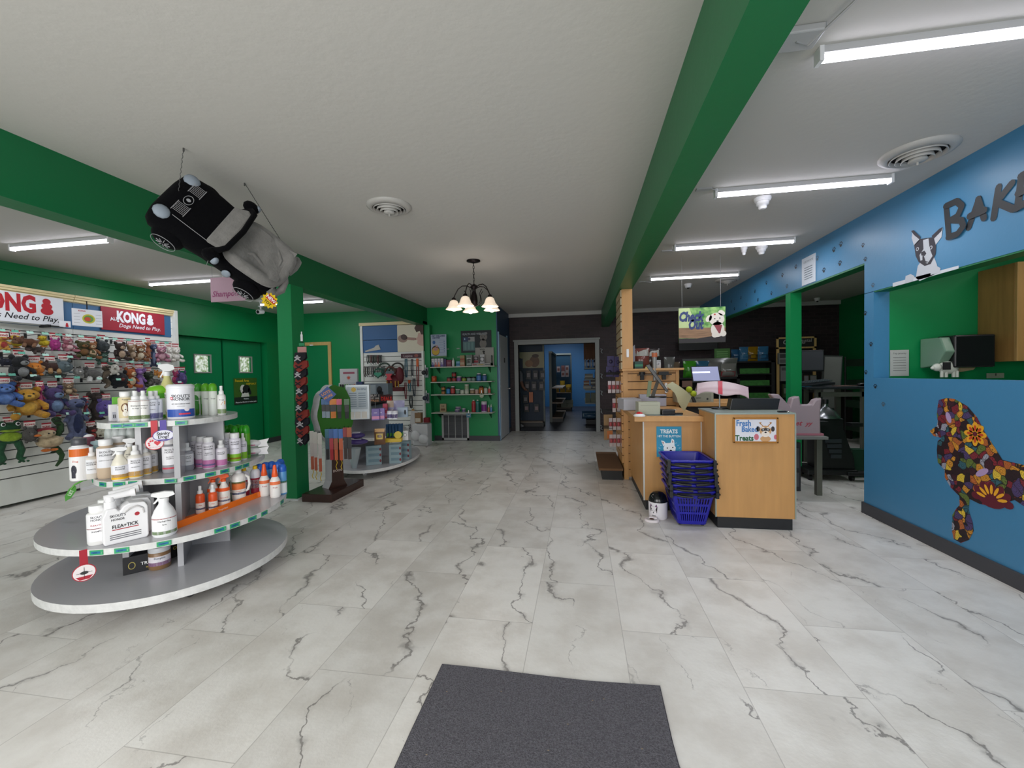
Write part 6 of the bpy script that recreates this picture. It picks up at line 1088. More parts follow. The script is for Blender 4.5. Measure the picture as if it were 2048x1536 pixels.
def cc(b,fn,w,h):
    b.use(mat('24345a')).text('PET WELLNESS',.045,fn,w/2,h*.9,bold=.03,w=w*.85).text('CENTER',.045,fn,w*.35,h*.82,bold=.03,w=w*.5).use(mat('2a5a94')).poly(oval(w*.2,h*.66,.03,.036,14),fn,1).use(mat('2a2438')).poly(oval(w*.3,h*.3,.085,.10,16),fn,1).use(mat('b8962c')).poly(oval(w*.3,h*.28,.078,.078,16),fn,2).use(mat('a87a74')).poly(oval(w*.3,h*.36,.05,.03,12),fn,3).poly(oval(w*.38,h*.47,.025,.03,10),fn,2).use(mat('4a7a4a')).rect(0,0,w,h*.07,fn,1).use(mat('3a4a78'))
    for k in range(6): b.rect(w*.52,h*(.75-.105*k),w*.9,h*(.757-.105*k),fn,1); 
    for k in range(5): b.poly(oval(w*.86,h*(.70-.105*k),.01,.01,8),fn,2)
q=onwall(862,669,893,715,7.80,'9aa6b8','standing_poster','white poster with a yellow cat picture standing above the slim cartons','poster',parts=cc)
# return air grille
x0,x1,z0,z1=R4(884,830,938,883,7.99); t=thing('air_return_grille','white four-bay return air grille low on the green back wall','grille',((x0+x1)/2,8.0,0.0),0); w=(x1-x0)/2; GW=mat('a6a8a8',.5)
B().use(GW).box(-w,-w+.04,-.02,0,.01,.55).box(w-.04,w,-.02,0,.01,.55).box(-w,w,-.02,0,.01,.055).box(-w,w,-.02,0,.51,.55).box(-w/2-.006,-w/2+.006,-.02,0,.05,.52).box(-.006,.006,-.02,0,.05,.52).box(w/2-.006,w/2+.006,-.02,0,.05,.52).obj('grille_frame',t)
b=B().use(mat('74767a',.5))
for k in range(28): b.cbox((0,-.008,.065+.016*k),(2*w-.07,.012,.003),rx=.7)
b.use(mat('3c3e40',.8)).box(-w+.03,w-.03,-.002,0,.05,.52); b.obj('louvre_panel',t)
for k,(u,v,z,c,lb) in enumerate(((963,791,.90,'8a9a80','round pale tag hanging under the third wall shelf'),(937,831,.55,'4a7a90','blue shelf card hanging in front of the air grille'))):
    p=at(u,v,y=7.70); t=thing('shelf_tag',lb,'shelf tag',(p.x,7.712,p.z),0); B().use(WHITE).box(-.008,.008,-.002,.002,.02,.1).obj('tag_strip',t); B().use(mat(c,.5)).prism(oval(0,0,.042,.045,20) if k==0 else [(-.045,-.04),(.045,-.04),(.045,.04),(-.045,.04)],f1,-.002,.002).obj('tag_disc',t); B().use(mat('b0b8b0')).text('30%',.03,plane((0,-.003,0),(1,0,0),(0,0,1)),0,-.01,bold=.03).obj('tag_print',t)
for k,(u,v) in enumerate(((995,662+62),)): pass
t=thing('light_switch','white light switch at the green wall corner by the corridor','light switch',(-1.60,8.06,1.42),PI/2); B().use(mat('8c8e90',.5)).box(-.03,.03,-.01,0,-.06,.06).obj('switch_plate',t)
for k,(u,v) in enumerate(((895,698),(916,697),(917,714))):
    p=at(u,v,y=7.99); t=thing('wall_label','small white label stuck on the green wall, %s of three beside the posters'%ORD[k],'label',(p.x,7.998,p.z)); B().use(mat('8a9a90',.5)).box(-.03,.03,-.003,0,-.011,.011).obj('label_strip',t)
# ================= BACK ROOM SEEN THROUGH THE DOORWAY =================
FLD,nt,p_=nodes('dark_plank_floor'); N=nt.nodes;K=nt.links; tcx=N.new('ShaderNodeTexCoord'); bk=N.new('ShaderNodeTexBrick'); bk.inputs['Scale'].default_value=1; bk.inputs['Brick Width'].default_value=1.2; bk.inputs['Row Height'].default_value=.18; bk.inputs['Mortar Size'].default_value=.002; bk.inputs['Color1'].default_value=col('4a4a54'); bk.inputs['Color2'].default_value=col('3c3c46'); bk.inputs['Mortar'].default_value=col('22222a'); K.new(tcx.outputs['Object'],bk.inputs['Vector']); K.new(bk.outputs[0],p_.inputs['Base Color']); p_.inputs['Roughness'].default_value=.4
struct(B().use(FLD).box(-3,3,9.4,16.5,-.05,-.001).obj('floor_back_room')); struct(B().use(mat('8a8a88',.9)).box(-3,3,9.55,16.5,CZ,CZ+.1).obj('ceiling_back_room'))
BB=mat('3a78b0',.5,name='bright_blue_paint'); struct(B().use(BB).box(-3,3,16.4,16.5,0,CZ).obj('wall_back_room_end')); struct(B().use(mat('2a5a50',.5)).box(.62,.7,9.55,16.4,0,CZ).obj('wall_back_room_right')); struct(B().use(BB).box(-3.1,-3,9.55,16.5,0,CZ).obj('wall_back_room_left'))
area('back_room_lamp',(-.8,14.6,CZ-.06),(0,0,0),1.2,1.2,30,(.9,.95,1))
def gond(x,y,w,h,label,c='16283c',rz=0,shelves=(),d=.35,top='8c9490'):
    t=thing('gondola_shelf',label,'shelving unit',(x,y,0),rz); B().use(mat(c,.6)).box(-w/2,w/2,0,.05,.1,h).obj('back_board',t); B().use(mat(top,.5)).box(-w/2,w/2,-.03,.06,h,h+.05).obj('top_rail',t); B().use(BLACK).box(-w/2,w/2,-d,.05,0,.1).obj('kick_base',t)
    for s_ in (-1,1): B().use(mat('5a605c',.5)).box(s_*w/2-.02,s_*w/2+.02,-.01,.06,.0,h).obj('side_upright',t)
    for z in (.1,)+tuple(shelves): B().use(mat('7a6a5c',.5)).box(-w/2+.02,w/2-.02,-d,0,z,z+.025).obj('shelf_board',t)
    return t
# left unit facing the doorway
xl,xr=at(1037,800,y=10.4).x,at(1088,800,y=10.4).x; gond((xl+xr)/2-.12,10.45,xr-xl+.24,2.05,'dark shelving unit hung with black packs inside the doorway, left side',d=.25)
B().use(mat('14263a',.6)).box(xr-.02,xr+.02,10.5,12.4,.1,2.0)
t=gond(xr+.14,12.2,2.1,1.85,'long side of the dark shelving unit running deeper into the back room',rz=PI/2,shelves=(.5,.9),d=.3)
def photo(b,fn,w,h):
    b.use(mat('8a8468')).rect(0,0,w,h,fn,1).use(mat('5c3c24')).poly(oval(w*.62,h*.4,w*.2,h*.36,14),fn,2).use(mat('7a5434')).poly(oval(w*.4,h*.28,w*.16,h*.22,14),fn,3).use(mat('3a2418')).poly(oval(w*.66,h*.75,w*.14,h*.12,12),fn,3).use(mat('1c2440')).rect(0,0,w*.15,h*.6,fn,4)
onwall(1038,704,1088,736,10.39,'8a8468','wall_poster','brown dog photo panel at the top of the left back room unit','poster',parts=photo)
n_=0
for v,us in ((741,(1057,1071,1085)),(763,(1054,1068,1083)),(790,(1051,)),(808,(1053,1073))):
    for u in us:
        p=at(u,v,y=10.36); dz=.22 if v<790 else .2; n_+=1
        t=thing('hanging_pack','dark hanging pack with a pale label, number %s on the left back room unit'%(ORD[n_-1]),'pack',(p.x,10.36,p.z),0,'packs in the back room'); B().use(mat('17181c',.5)).box(-.06,.06,-.02,.01,-dz,0).obj('pack_body',t); B().use(mat('6c6468' if v<800 else '80666c',.5)).rect(-.038,-dz*.75,.038,-dz*.3,plane((0,-.021,0),(1,0,0),(0,0,1)),1).obj('pack_label',t)
p=at(1062,784,y=10.36); t=thing('hanging_pack','rust orange hanging pack, low on the left back room unit','pack',(p.x,10.36,p.z)); B().use(mat('a85c34',.5)).box(-.05,.05,-.02,.01,-.26,0).obj('pack_body',t)
# person half hidden behind the left jamb
px_=at(1037,770,y=9.75); 
def person(x,y,rz):
    t=thing('person','person in a grey shirt and dark trousers half hidden by the left door jamb','person',(x,y,0),rz)
    SK_=mat('7a5a4a',.6); SHR=mat('6a6e74',.8); TR=mat('15161c',.8)
    b=B().use(SK_).tube([(0,0,1.40),(0,-.01,1.50)],[.055,.052],10).ell((0,-.02,1.60),(.075,.095,.115),n=16,m=12).ell((0,-.115,1.59),(.012,.018,.02)); b.use(INK).ell((-.028,-.104,1.615),(.01,.008,.008),n=8,m=5).ell((.028,-.104,1.615),(.01,.008,.008),n=8,m=5)
    b.use(SK_)
    for s in (-1,1):
        b.tube([(s*.22,0,1.18),(s*.23,-.06,1.0),(s*.2,-.17,.92)],[.045,.038,.028],10)
        for k in range(4): b.tube([(s*(.19+.012*k),-.19,.915-.004*k),(s*(.188+.012*k),-.235,.90-.006*k),(s*(.186+.012*k),-.255,.885)],.0085,6)
        b.tube([(s*.18,-.18,.92),(s*.165,-.21,.93)],.009,6); b.ell((s*.2,-.185,.918),(.03,.035,.018))
    o=b.obj('body',t); c=B().use(SHR); c.lathe([(.15,.86),(.165,.95),(.155,1.1),(.185,1.3),(.16,1.40),(.07,1.46)],n=18,sy=.62)
    for s in (-1,1): c.tube([(s*.15,0,1.38),(s*.215,0,1.3),(s*.235,0,1.12)],[.065,.07,.062],10)
    c.obj('shirt',t); c=B().use(TR).lathe([(.1,.78),(.16,.80),(.165,.9)],n=16,sy=.65)
    for s in (-1,1): c.tube([(s*.08,0,.85),(s*.09,-.01,.48),(s*.09,.02,.1)],[.09,.068,.055],10)
    c.obj('trousers',t)
    for s in (-1,1): B().use(mat('8a8c90',.5)).ell((s*.09,-.05,.045),(.045,.13,.045)).obj('shoe',t)
    B().use(mat('1a1214',.8)).ell((0,.012,1.64),(.085,.095,.10)).obj('hair',t); B().use(mat('14182c',.6)).ell((0,-.0,1.69),(.09,.105,.06)).prism(oval(0,-.12,.07,.07,14),plane((0,0,1.672),(1,0,0),(0,1,0),1),0,.01).obj('cap',t)
person(px_.x-.12,9.95,math.radians(60))
# far unit with yellow bags
xa,xb=at(1104,800,y=14.6).x,at(1143,800,y=14.6).x; gond((xa+xb)/2,14.7,xb-xa,1.95,'navy shelving unit with yellow bags at the end of the back room','1e4a68',shelves=(.62,),d=.4)
for k,(u,v,w,h) in enumerate(((1112,782,.2,.25),(1125,782,.17,.4),(1137,782,.2,.27))): p=at(u,v,y=14.45); pouch(p.x,14.5,.646,w,h,.1,'a8882c','yellow food bag, %s from left on the far navy unit'%ORD[k],bands=[(.3,.6,'6a4a20')])
p=at(1113,800,y=14.45); pouch(p.x,14.5,.126,.32,.35,.12,'6a6050','tan bag under the yellow bags on the far navy unit',bands=[(.6,.85,'a08a50')])
for k in range(4): p=at(1128+12*(k%2),800,y=14.45); carton(p.x,14.5,.126+.13*(k//2),.2,.2,.125,'8a8a78','pale low carton, %s of four at the foot of the far navy unit'%ORD[k])
for k,(u,v) in enumerate(((1108,732),(1117,733),(1126,731),(1134,731),(1105,742),(1126,742),(1134,742))): p=at(u,v,y=14.6); t=thing('hanging_pack','small white and red pack, number %s on the far navy unit'%ORD[k],'pack',(p.x,14.62,p.z),0,'packs on the far navy unit'); B().use(mat('a89a9c' if k!=2 else '8a5a5c',.5)).box(-.06,.06,-.03,.01,-.2,0).obj('pack_body',t); B().use(mat('7a4a44',.5)).rect(-.04,-.15,.04,-.06,plane((0,-.031,0),(1,0,0),(0,0,1)),1).obj('pack_label',t)
# right unit
t=thing('shelving_rack','grey shelving rack along the right side of the back room','shelving unit',(.42,11.6,0),0)
for z in (.52,.86,1.12,1.4): B().use(mat('7c8480',.5)).box(-.32,.18,-1.0,1.0,z,z+.035).obj('shelf_board',t)
B().use(BLACK).box(-.3,.18,-1.0,1.0,0,.12).obj('kick_base',t); B().use(mat('3a5a54',.5)).box(.14,.19,-1.02,1.02,.1,1.9).obj('back_board',t)
pouch(.22,10.85,.125,.42,.2,.3,'3a5a78','blue and white crumpled food sack on the floor of the right rack',bands=[(.3,.7,'8aa0b0')])
for k,(y,z,h,w,c,lb) in enumerate(((10.75,.556,.24,.13,'4a5444','olive carton, left of three'),(10.76,.556,.24,.13,'566050','olive carton, middle of three'),(10.77,.556,.24,.13,'4a5444','olive carton, right of three'))): carton(.17+.14*k-.0,y,z,w,.1,h,c,lb+' on the right rack')
for k,(x,z,w,h,c,lb) in enumerate(((.16,.9,.2,.09,'8a8a88','pale flat carton'),(.38,.9,.2,.09,'5a5c60','grey flat carton'),(.14,.99,.14,.12,'7a4424','rust carton'),(.3,.99,.12,.14,'2c2018','dark brown carton'),(.44,.99,.16,.10,'2a6ab0','bright blue carton'),(.2,1.16,.2,.12,'6a6a64','grey-green carton'),(.44,1.16,.18,.16,'1c1c20','black carton'))): carton(x,10.72,z+.001 if z!=.9 else .896,w,.14,h,c,lb+' on the right rack of the back room',bands=[(.3,.6,'9a9a90')])
for k in range(6): bottle('tall',.12+.075*k,10.72,1.436,.22,.03,'3a3440' if k%2 else '8a8a90','b0b0b0',[(.2,.6,'a8a8b0')],[],'bottle in the top row of the right rack, %s from left'%ORD[k],rz=0,n=12)
struct(B().use(mat('7a4e2c',.6,var=.3,vscale=3,stretch=(9,9,.6))).box(.1,.62,13.0,13.1,1.7,CZ).obj('wall_plank_cladding'))
t=thing('floor_mat','dark mat on the back room floor','mat',(.2,10.35,0),0); B().use(mat('101114',.9)).box(-.1,.4,-.3,.3,0,.01).obj('mat_sheet',t)
# clips along the right door trim
for k,v in enumerate((702,752,786,822,855)): p=at(1200,v,y=9.35); t=thing('wall_clip','clear hanging clip on the right door trim, %s from top'%ORD[k],'clip',(p.x+.03,9.34,p.z),0); B().use(mat('a4acb0',.2)).tube([(-.02,0,.05),(.02,-.01,.03),(-.01,-.02,-.02),(.02,-.01,-.05)],.008,6).obj('clip_body',t)
# ================= CHECKOUT COUNTERS =================
BIR=mat('c09058',.42,var=.07,vscale=2.2,stretch=(9,9,1.1),name='birch_laminate'); ALU=mat('9aa49c',.35,metal=.3); KICK=mat('1a1c20',.5)
t=thing('counter_unit','birch counter unit with the Fresh Baked Treats sign on its front','counter',(1.39,3.65,0),0)
B().use(BIR).box(-.3,.3,0,.48,.095,.945).obj('cabinet_body',t); B().use(KICK).box(-.285,.285,.012,.47,0,.095).obj('kick_base',t); B().use(ALU).box(-.305,.305,-.005,.49,.945,.957).box(-.306,-.296,-.006,.006,.095,.945).box(.296,.306,-.006,.006,.095,.945).obj('metal_edging',t)
x0,x1,z0,z1=R4(1466,835,1556,886,3.64); t=thing('framed_sign','gold-framed Fresh Baked Treats sign with a cartoon schnauzer','sign',(x0,3.643,z0),0); w=x1-x0;h=z1-z0
GF=mat('a8702a',.35,metal=.2); B().use(GF).box(0,w,-.014,-.001,0,.014).box(0,w,-.014,-.001,h-.014,h).box(0,.014,-.014,-.001,0,h).box(w-.014,w,-.014,-.001,0,h).obj('frame',t,bevel=.003); B().use(mat('dcdce6',.4)).box(.012,w-.012,-.006,-.001,.012,h-.012).obj('picture_sheet',t); fn=plane((0,-.006,0),(1,0,0),(0,0,1))
b=B().use(mat('3f78b8',.5)).text('Fresh',.068,fn,.025,h-.068,al='l',bold=.03,w=.11).text('Baked',.062,fn,.065,h-.115,al='l',bold=.03,w=.12).use(mat('1e5a34',.5)).text('Treats',.062,fn,.014,.02,al='l',bold=.035,w=.14); cx=w*.72
b.use(mat('c89a6a',.6)).poly(oval(cx,.1,.045,.042,16),fn,1).poly(oval(cx,.035,.04,.024,14),fn,1).use(mat('3a3436',.6)).poly(oval(cx-.055,.115,.014,.022,10),fn,2).poly(oval(cx+.055,.115,.014,.022,10),fn,2).poly(oval(cx,.108,.034,.016,14),fn,3).use(mat('e8dcd0',.6)).poly(oval(cx,.075,.032,.026,14),fn,4).poly(oval(cx-.02,.125,.014,.006,8),fn,4).poly(oval(cx+.02,.125,.014,.006,8),fn,4).use(INK).poly(oval(cx,.088,.009,.007,8),fn,5).use(mat('e8e8e8')).poly(oval(cx-.018,.108,.005,.005,8),fn,5).poly(oval(cx+.018,.108,.005,.005,8),fn,5).use(mat('b07a3c',.6))
for s in (-1,1): b.poly([(cx+s*.015,.14),(cx+s*.045,.17),(cx+s*.05,.166),(cx+s*.022,.138)],fn,2).poly([(cx+s*.035,.155),(cx+s*.03,.172),(cx+s*.037,.172),(cx+s*.042,.158)],fn,3)
b.use(mat('c86a78',.6)).poly(oval(w*.52,.05,.018,.026,12),fn,2).poly(oval(w*.94,.05,.012,.02,12),fn,2); b.obj('sign_print',t)
t=thing('counter_unit','lower birch counter with the blue TREATS poster, left of the baskets','counter',(.83,4.05,0),0)
B().use(BIR).box(-.255,.26,0,1.1,.095,.845).obj('cabinet_body',t); B().use(KICK).box(-.24,.25,.015,1.12,0,.095).obj('kick_base',t); B().use(BIR).box(-.345,.275,-.07,1.1,.845,.895).obj('worktop',t,bevel=.004); B().use(mat('c8cac8',.3)).box(-.262,-.25,-.006,.006,.095,.845).box(.252,.262,-.006,.006,.095,.845).obj('edge_strip',t); B().use(mat('5a7482',.3)).box(-.22,.1,.0,.2,.895,.897).obj('glass_inlay',t)
x0,x1,z0,z1=R4(1313,853,1363,914,4.045)
def tr(b,fn,w,h):
    b.use(mat('e8eef0')).text('TREATS',.05,fn,w/2,h-.062,bold=.035,w=w*.7).text('HIT THE BUTTON',.03,fn,w/2,h-.1,bold=.01,w=w*.9); cx=w*.52
    b.poly([(cx-.05,.05),(cx-.055,.085),(cx-.035,.13),(cx+.03,.135),(cx+.055,.09),(cx+.05,.05),(cx+.03,0.0),(cx-.045,0)],fn,1).poly([(cx-.055,.1),(cx-.075,.155),(cx-.05,.15),(cx-.03,.125)],fn,2).poly([(cx+.01,.13),(cx+.02,.175),(cx+.04,.16),(cx+.045,.115)],fn,2).use(mat('b08a8a')).poly([(cx-.056,.115),(cx-.068,.145),(cx-.05,.14)],fn,3).poly([(cx+.02,.135),(cx+.025,.16),(cx+.036,.14)],fn,3)
    b.use(INK).poly(oval(cx-.02,.085,.006,.006,8),fn,4).poly(oval(cx+.028,.09,.006,.006,8),fn,4).poly(oval(cx+.01,.062,.011,.008,10),fn,4).use(mat('c06a78')).poly(oval(cx+.012,.04,.01,.01,10),fn,4).use(mat('e8eef0'))
    for k in range(5):
        for s in (-1,1): a=PI/2+s*(.7+.3*k); b.poly([(cx+.085*math.cos(a),.06+.085*math.sin(a)),(cx+.088*math.cos(a+.04),.06+.088*math.sin(a+.04)),(cx+.105*math.cos(a),.06+.105*math.sin(a))],fn,1)
onwall(1313,853,1363,914,4.048,'2a8eb4','counter_poster','sky blue TREATS HIT THE BUTTON poster with a white bulldog','poster',th=.003,parts=tr)
p=at(1280,833,z=.897); t=thing('red_button','big red button on a white base on the lower counter','button',(p.x,p.y+.04,.897),0); B().use(WHITE).lathe([(.055,0),(.05,.012),(.033,.022)],n=24).obj('button_base',t); B().use(mat('c02c2c',.3)).lathe([(.032,.02),(.03,.03),(.018,.038),(.004,.041)],n=20).obj('button_cap',t)
def ctr(u,v,z,w,d,h,c,lb,cat,rz=0,name='carton',off=0,**k): p=at(u,v,z=z-.002); return carton(p.x,p.y+d/2+off,z,w,d,h,c,lb,cat,rz=rz,name=name,**k)
ctr(1298,830,.8975,.20,.16,.12,'aaac9a','cream label printer on the lower counter','printer',name='label_printer',rz=.05,shapes=lambda b,fn,w,h:b.use(mat('8a8c80')).rect(-w*.4,h*.75,w*.4,h*.78,fn,1))
ctr(1262,821,.8975,.19,.3,.12,'b0b0b8','long white box at the left end of the lower counter','box',rz=.12); ctr(1306,813,.8975,.30,.2,.14,'a6a8b8','white box behind the cream label printer','box',rz=.02)
t=thing('price_pad','leaning green price pad in front of the tilted monitor','pad',(.70,4.5,1.0385),.1); B().use(mat('8a9a7a',.5)).cbox((0,0,.09),(.035,.012,.17),ry=.12).obj('pad_sheet',t)
# tilted monitor seen from the side
a0=at(1306,806,y=4.6); t=thing('tilting_monitor','black till monitor seen edge-on leaning on its bracket stand','monitor',(a0.x-.0,4.5,1.0385),-.17); MB=mat('101012',.3)
B().use(MB).cyl((0.03,0,0),(.03,0,.012),.09,n=20).obj('stand_base',t); B().use(mat('3a3428',.5)).prism([(-.04,.01),(-.0,.01),(.05,.17),(.02,.18)],plane((0,.03,0),(1,0,0),(0,0,1),1),0,.05).obj('stand_arm',t); B().use(MB).prism([(.135,.07),(.11,.065),(-.085,.335),(-.045,.345)],plane((0,.17,0),(1,0,0),(0,0,1),1),0,.36).obj('screen_housing',t,bevel=.005)
p=at(1350,830,z=.8975); t=thing('card_terminal','small black card terminal on the lower counter','card terminal',(p.x-.06,p.y+.05,.8975),.1); B().use(MB).box(-.06,.06,-.05,.05,0,.05).obj('terminal_body',t,bevel=.006); B().use(MB).box(.07,.14,-.02,.02,0,.015).obj('scanner_cradle',t)
p=at(1354,805,y=4.6); t=thing('curled_receipts','curled sheet of printed receipts standing on the lower counter','paper',(p.x,4.55,.8975),.2); vs=[];n=10
for i in range(n+1):
    q=i/n; vs+=[(-.13+.2*q+.02*math.sin(6*q),-.03*math.sin(3*q),.26-.22*q-.05*q*q),(-.05+.2*q,-.05*math.sin(3*q)+.02,.30-.16*q)]
B().use(mat('b0ac8a',.6)).add(vs,[(2*i,2*i+1,2*i+3,2*i+2) for i in range(n)],True).add([(x,y+.003,z) for x,y,z in vs],[(2*i,2*i+2,2*i+3,2*i+1) for i in range(n)],True).obj('paper_sheet',t)
p=at(1349,826,z=.9); carton(p.x+.02,4.62,.8975,.14,.1,.004,'c8cccc','loose white sheet lying on the lower counter','paper',name='loose_sheet')
B_=None
# slatted half wall and post
t=thing('slat_partition','waist-high birch slat partition behind the lower counter','slat partition',(.83,5.2,0),0); b=B().use(BIR); z=.03
while z<1.3: b.box(-.27,.29,.0,.03,z,min(z+.087,1.32)); z+=.097
b.use(mat('5a3a1c',.7)).box(-.27,.29,.012,.04,.03,1.32); b.obj('slat_board',t); B().use(BIR).box(-.325,-.27,-.01,.9,0,1.32).box(.285,.32,-.01,.4,0,1.32).obj('frame_upright',t); B().use(BIR).box(-.34,.37,-.05,.4,1.32,1.345).obj('ledge_top',t,bevel=.003)
b=B().use(BIR); z=.2
while z<1.3: b.box(-.345,-.326,0,.88,z,min(z+.087,1.3)); z+=.097
b.obj('side_slats',t)
t=thing('slat_post','tall birch post with slatted left side under the right green beam','post',(.56,5.2,1.346),0); B().use(BIR).box(-.06,.065,0,.62,0,.962).obj('post_body',t); b=B().use(mat('a89878',.5)); z=.0
while z<.95: b.box(-.075,-.061,0,.62,z,min(z+.08,.96)); z+=.097
b.obj('side_slats',t); B().use(WHITE).box(-.012,.018,-.012,0,.14,.24).obj('white_clip',t,bevel=.004)
t=thing('low_platform','brown carpet-topped low platform at the foot of the slat partition','platform',(.35,5.62,0),0); B().use(mat('17181a',.6)).box(-.11,.13,-.46,.55,0,.12).obj('platform_base',t); B().use(mat('6e5138',.9,bump=.3,bscale=80)).box(-.15,.135,-.5,.58,.12,.145).obj('platform_top',t)
t=thing('wall_clip','white clip on the front of the slat partition','clip',(1.0,5.19,1.13),0); B().use(WHITE).box(-.014,.014,-.014,0,-.08,.04).obj('clip_body',t,bevel=.004)
t=thing('slatwall_bracket','black bracket rail with a camera-like head on the slat partition','bracket',(.83,5.18,1.27),0); B().use(BLACK).box(-.16,.22,-.08,0,-.005,.005).box(-.13,-.09,-.06,0,-.06,0).box(.12,.16,-.06,0,-.06,0).obj('rail_bar',t); B().use(BLACK).cyl((-.11,-.04,.0),(-.11,-.04,.035),.035).box(.08,.19,-.06,-.02,.005,.035).obj('holder_head',t)
# things on the partition ledge
LZ=1.3455
bottle('jar',.92,5.3,LZ,.10,.045,'b4b8bc','a8acb0',[(.3,.7,'b8bcc0')],[('CUP',.4,.03,'3a3a4a')],'white mug with dark letters on the partition ledge','mug','mug')
t=thing('tumbler','clear tall tumbler with orange pattern hanging over the ledge front','tumbler',(.87,5.17,1.2),0); B().use(mat('9a9c9c',.15,alpha=.6)).lathe([(.02,0),(.024,.22),(.03,.34)],n=16).obj('tumbler_glass',t); B().use(mat('b0603c',.5)).lathe([(.0315,.28),(.0325,.33)],n=16,caps=False).obj('pattern_band',t)
carton(.70,5.3,LZ,.10,.08,.09,'12403a','dark green tin on the partition ledge','tin',bands=[(.3,.6,'2a7a5a')]); t=thing('sheet_holder','thin pale upright sheet holder beside the birch post','sheet holder',(.655,5.35,LZ),0); B().use(mat('7a7c88',.4)).prism([(-.03,0),(.012,0),(.012,.3),(-.03,.26)],f1,-.004,.004).obj('holder_sheet',t)
for k,(x,y,w,h,c) in enumerate(((.76,5.46,.2,.26,'6a3a34'),(.90,5.5,.19,.25,'2c2424'))): pouch(x,y,LZ,w,h,.1,c,('clear-topped bag of red-brown treats on the partition ledge','clear-topped bag of dark treats on the partition ledge')[k],bands=[(.62,.98,'8e8e88')],gloss=.15)
t=thing('paper_crane','small yellow folded paper on the partition ledge','ornament',(.79,5.2,LZ),0); B().use(mat('b8b060',.5)).prism([(-.03,0),(.03,0),(.02,.05),(.008,.02),(-.01,.035),(-.02,.015)],f1,-.006,.006).obj('folded_sheet',t)
# register counter further back
t=thing('counter_unit','birch back counter carrying the till behind the partition','counter',(1.62,5.0,0),0); B().use(mat('17181b',.6)).box(-.42,.3,.05,.6,0,.9).obj('cabinet_body',t); B().use(BIR).box(-.46,.34,0,.65,.90,.945).obj('worktop',t,bevel=.003)
p=at(1418,812,z=.947); t=thing('cash_till','cream cash drawer on the back counter','cash drawer',(p.x,5.12,.9455),.05); B().use(mat('9c9a88',.5)).box(-.2,.2,-.1,.25,0,.12).obj('drawer_box',t,bevel=.004); B().use(mat('8c8a7a',.5)).box(-.17,.17,-.106,-.1,.015,.105).obj('drawer_front',t); B().use(INK).box(.0,.06,-.109,-.106,.05,.055).cyl((.13,-.11,.04),(.13,-.1,.04),.01,n=10).obj('drawer_lock',t)
q=at(1411,772,y=5.2); t=thing('till_screen','tilted till screen with a lamp reflection painted on it, behind the partition','monitor',(q.x,5.2,1.066),0); B().use(MB).box(-.06,.06,-.04,.04,0,.03).cyl((0,0,.02),(0,.02,.12),.015).obj('stand_base',t)
scr=B().use(mat('14151a',.25)).cbox((0,0,.2),(.31,.02,.2),rx=-.45); scr.obj('screen_housing',t); M_=Matrix.Translation((0,0,.2))@Matrix.Rotation(-.45,4,'X'); B().at(M_).use(mat('8c90b0',.3,emit=.35)).box(-.145,.145,-.0115,-.0105,-.09,.09).use(mat('e0e4ff',.3,emit=1.0)).box(-.145,.05,-.0125,-.0116,.01,.03).obj('screen_face',t)  # bright glowing bar put on the screen face as a lamp's reflection
# yellow green tennis toy
t=thing('tennis_toy','yellow-green tennis ball toy on a spring beside the cash drawer','toy',(1.2,4.75,.8975),0); B().use(mat('2c2c2c',.6)).cyl((.06,0,.0),(.03,0,.07),.02).obj('toy_base',t); B().use(mat('a8b828',.8)).ell((0,0,.15),(.036,.036,.036)).ell((.045,0,.1),(.036,.036,.036)).obj('toy_balls',t)
t2=t; t2.location.z=.95; t2.location=(1.22,5.02,.9455)
# paper towel with red band over black bin on the tall counter
p=at(1440,800,y=4.02); t=thing('plastic_bag_roll','white plastic bag bundle with a crimson band above the tall counter','bag',(p.x,4.02,p.z-.04),-.12); vs=[];n=12
for i in range(n+1):
    q=i/n; x=-.2+.42*q; z=.09-.04*q+.035*math.sin(PI*q); vs+=[(x,-.06,z-.09+.02*math.sin(9*q)),(x+.01,.0,z+.01),(x,.08,z-.06)]
fs=[(3*i+j,3*i+3+j,3*i+4+j,3*i+1+j) for i in range(n) for j in (0,1)]; B().use(mat('b8a0a6',.4)).add(vs,fs,True).add([(x,y,z-.006) for x,y,z in vs],[f[::-1] for f in fs],True).obj('bag_sheet',t); B().use(mat('b81c38',.5)).add([(x,y-.003,z+.003) for x,y,z in vs[15:21]],[(0,3,4,1),(1,4,5,2)],True).obj('red_band',t); B().use(mat('9aa0a4',.3)).tube([(0,.02,.0),(0,.02,-.13)],.006).obj('stand_rod',t); B().use(MB).cyl((0,.02,-.135),(0,.02,-.125),.07).obj('stand_base',t)
t.location.z=.957+.136
x0,x1,z0,z1=R4(1461,797,1553,826,3.95); t=thing('black_crate','black monitor lying back on the tall counter','monitor',((x0+x1)/2,3.98,.9575),0); B().use(mat('0b0c10',.35)).prism([(-.2,0),(.19,0),(.21,z1-.96),(-.18,z1-.955)],f1,-.05,.05).obj('screen_housing',t,bevel=.004)
t=thing('sunglasses','small black clip with a shiny screw on the counter edge','clip',(1.62,3.68,.9575),0); B().use(MB).box(-.04,.02,-.01,.02,0,.012).obj('clip_body',t); B().use(CHROME).ell((.035,0,.006),(.008,.008,.006)).obj('screw_head',t)
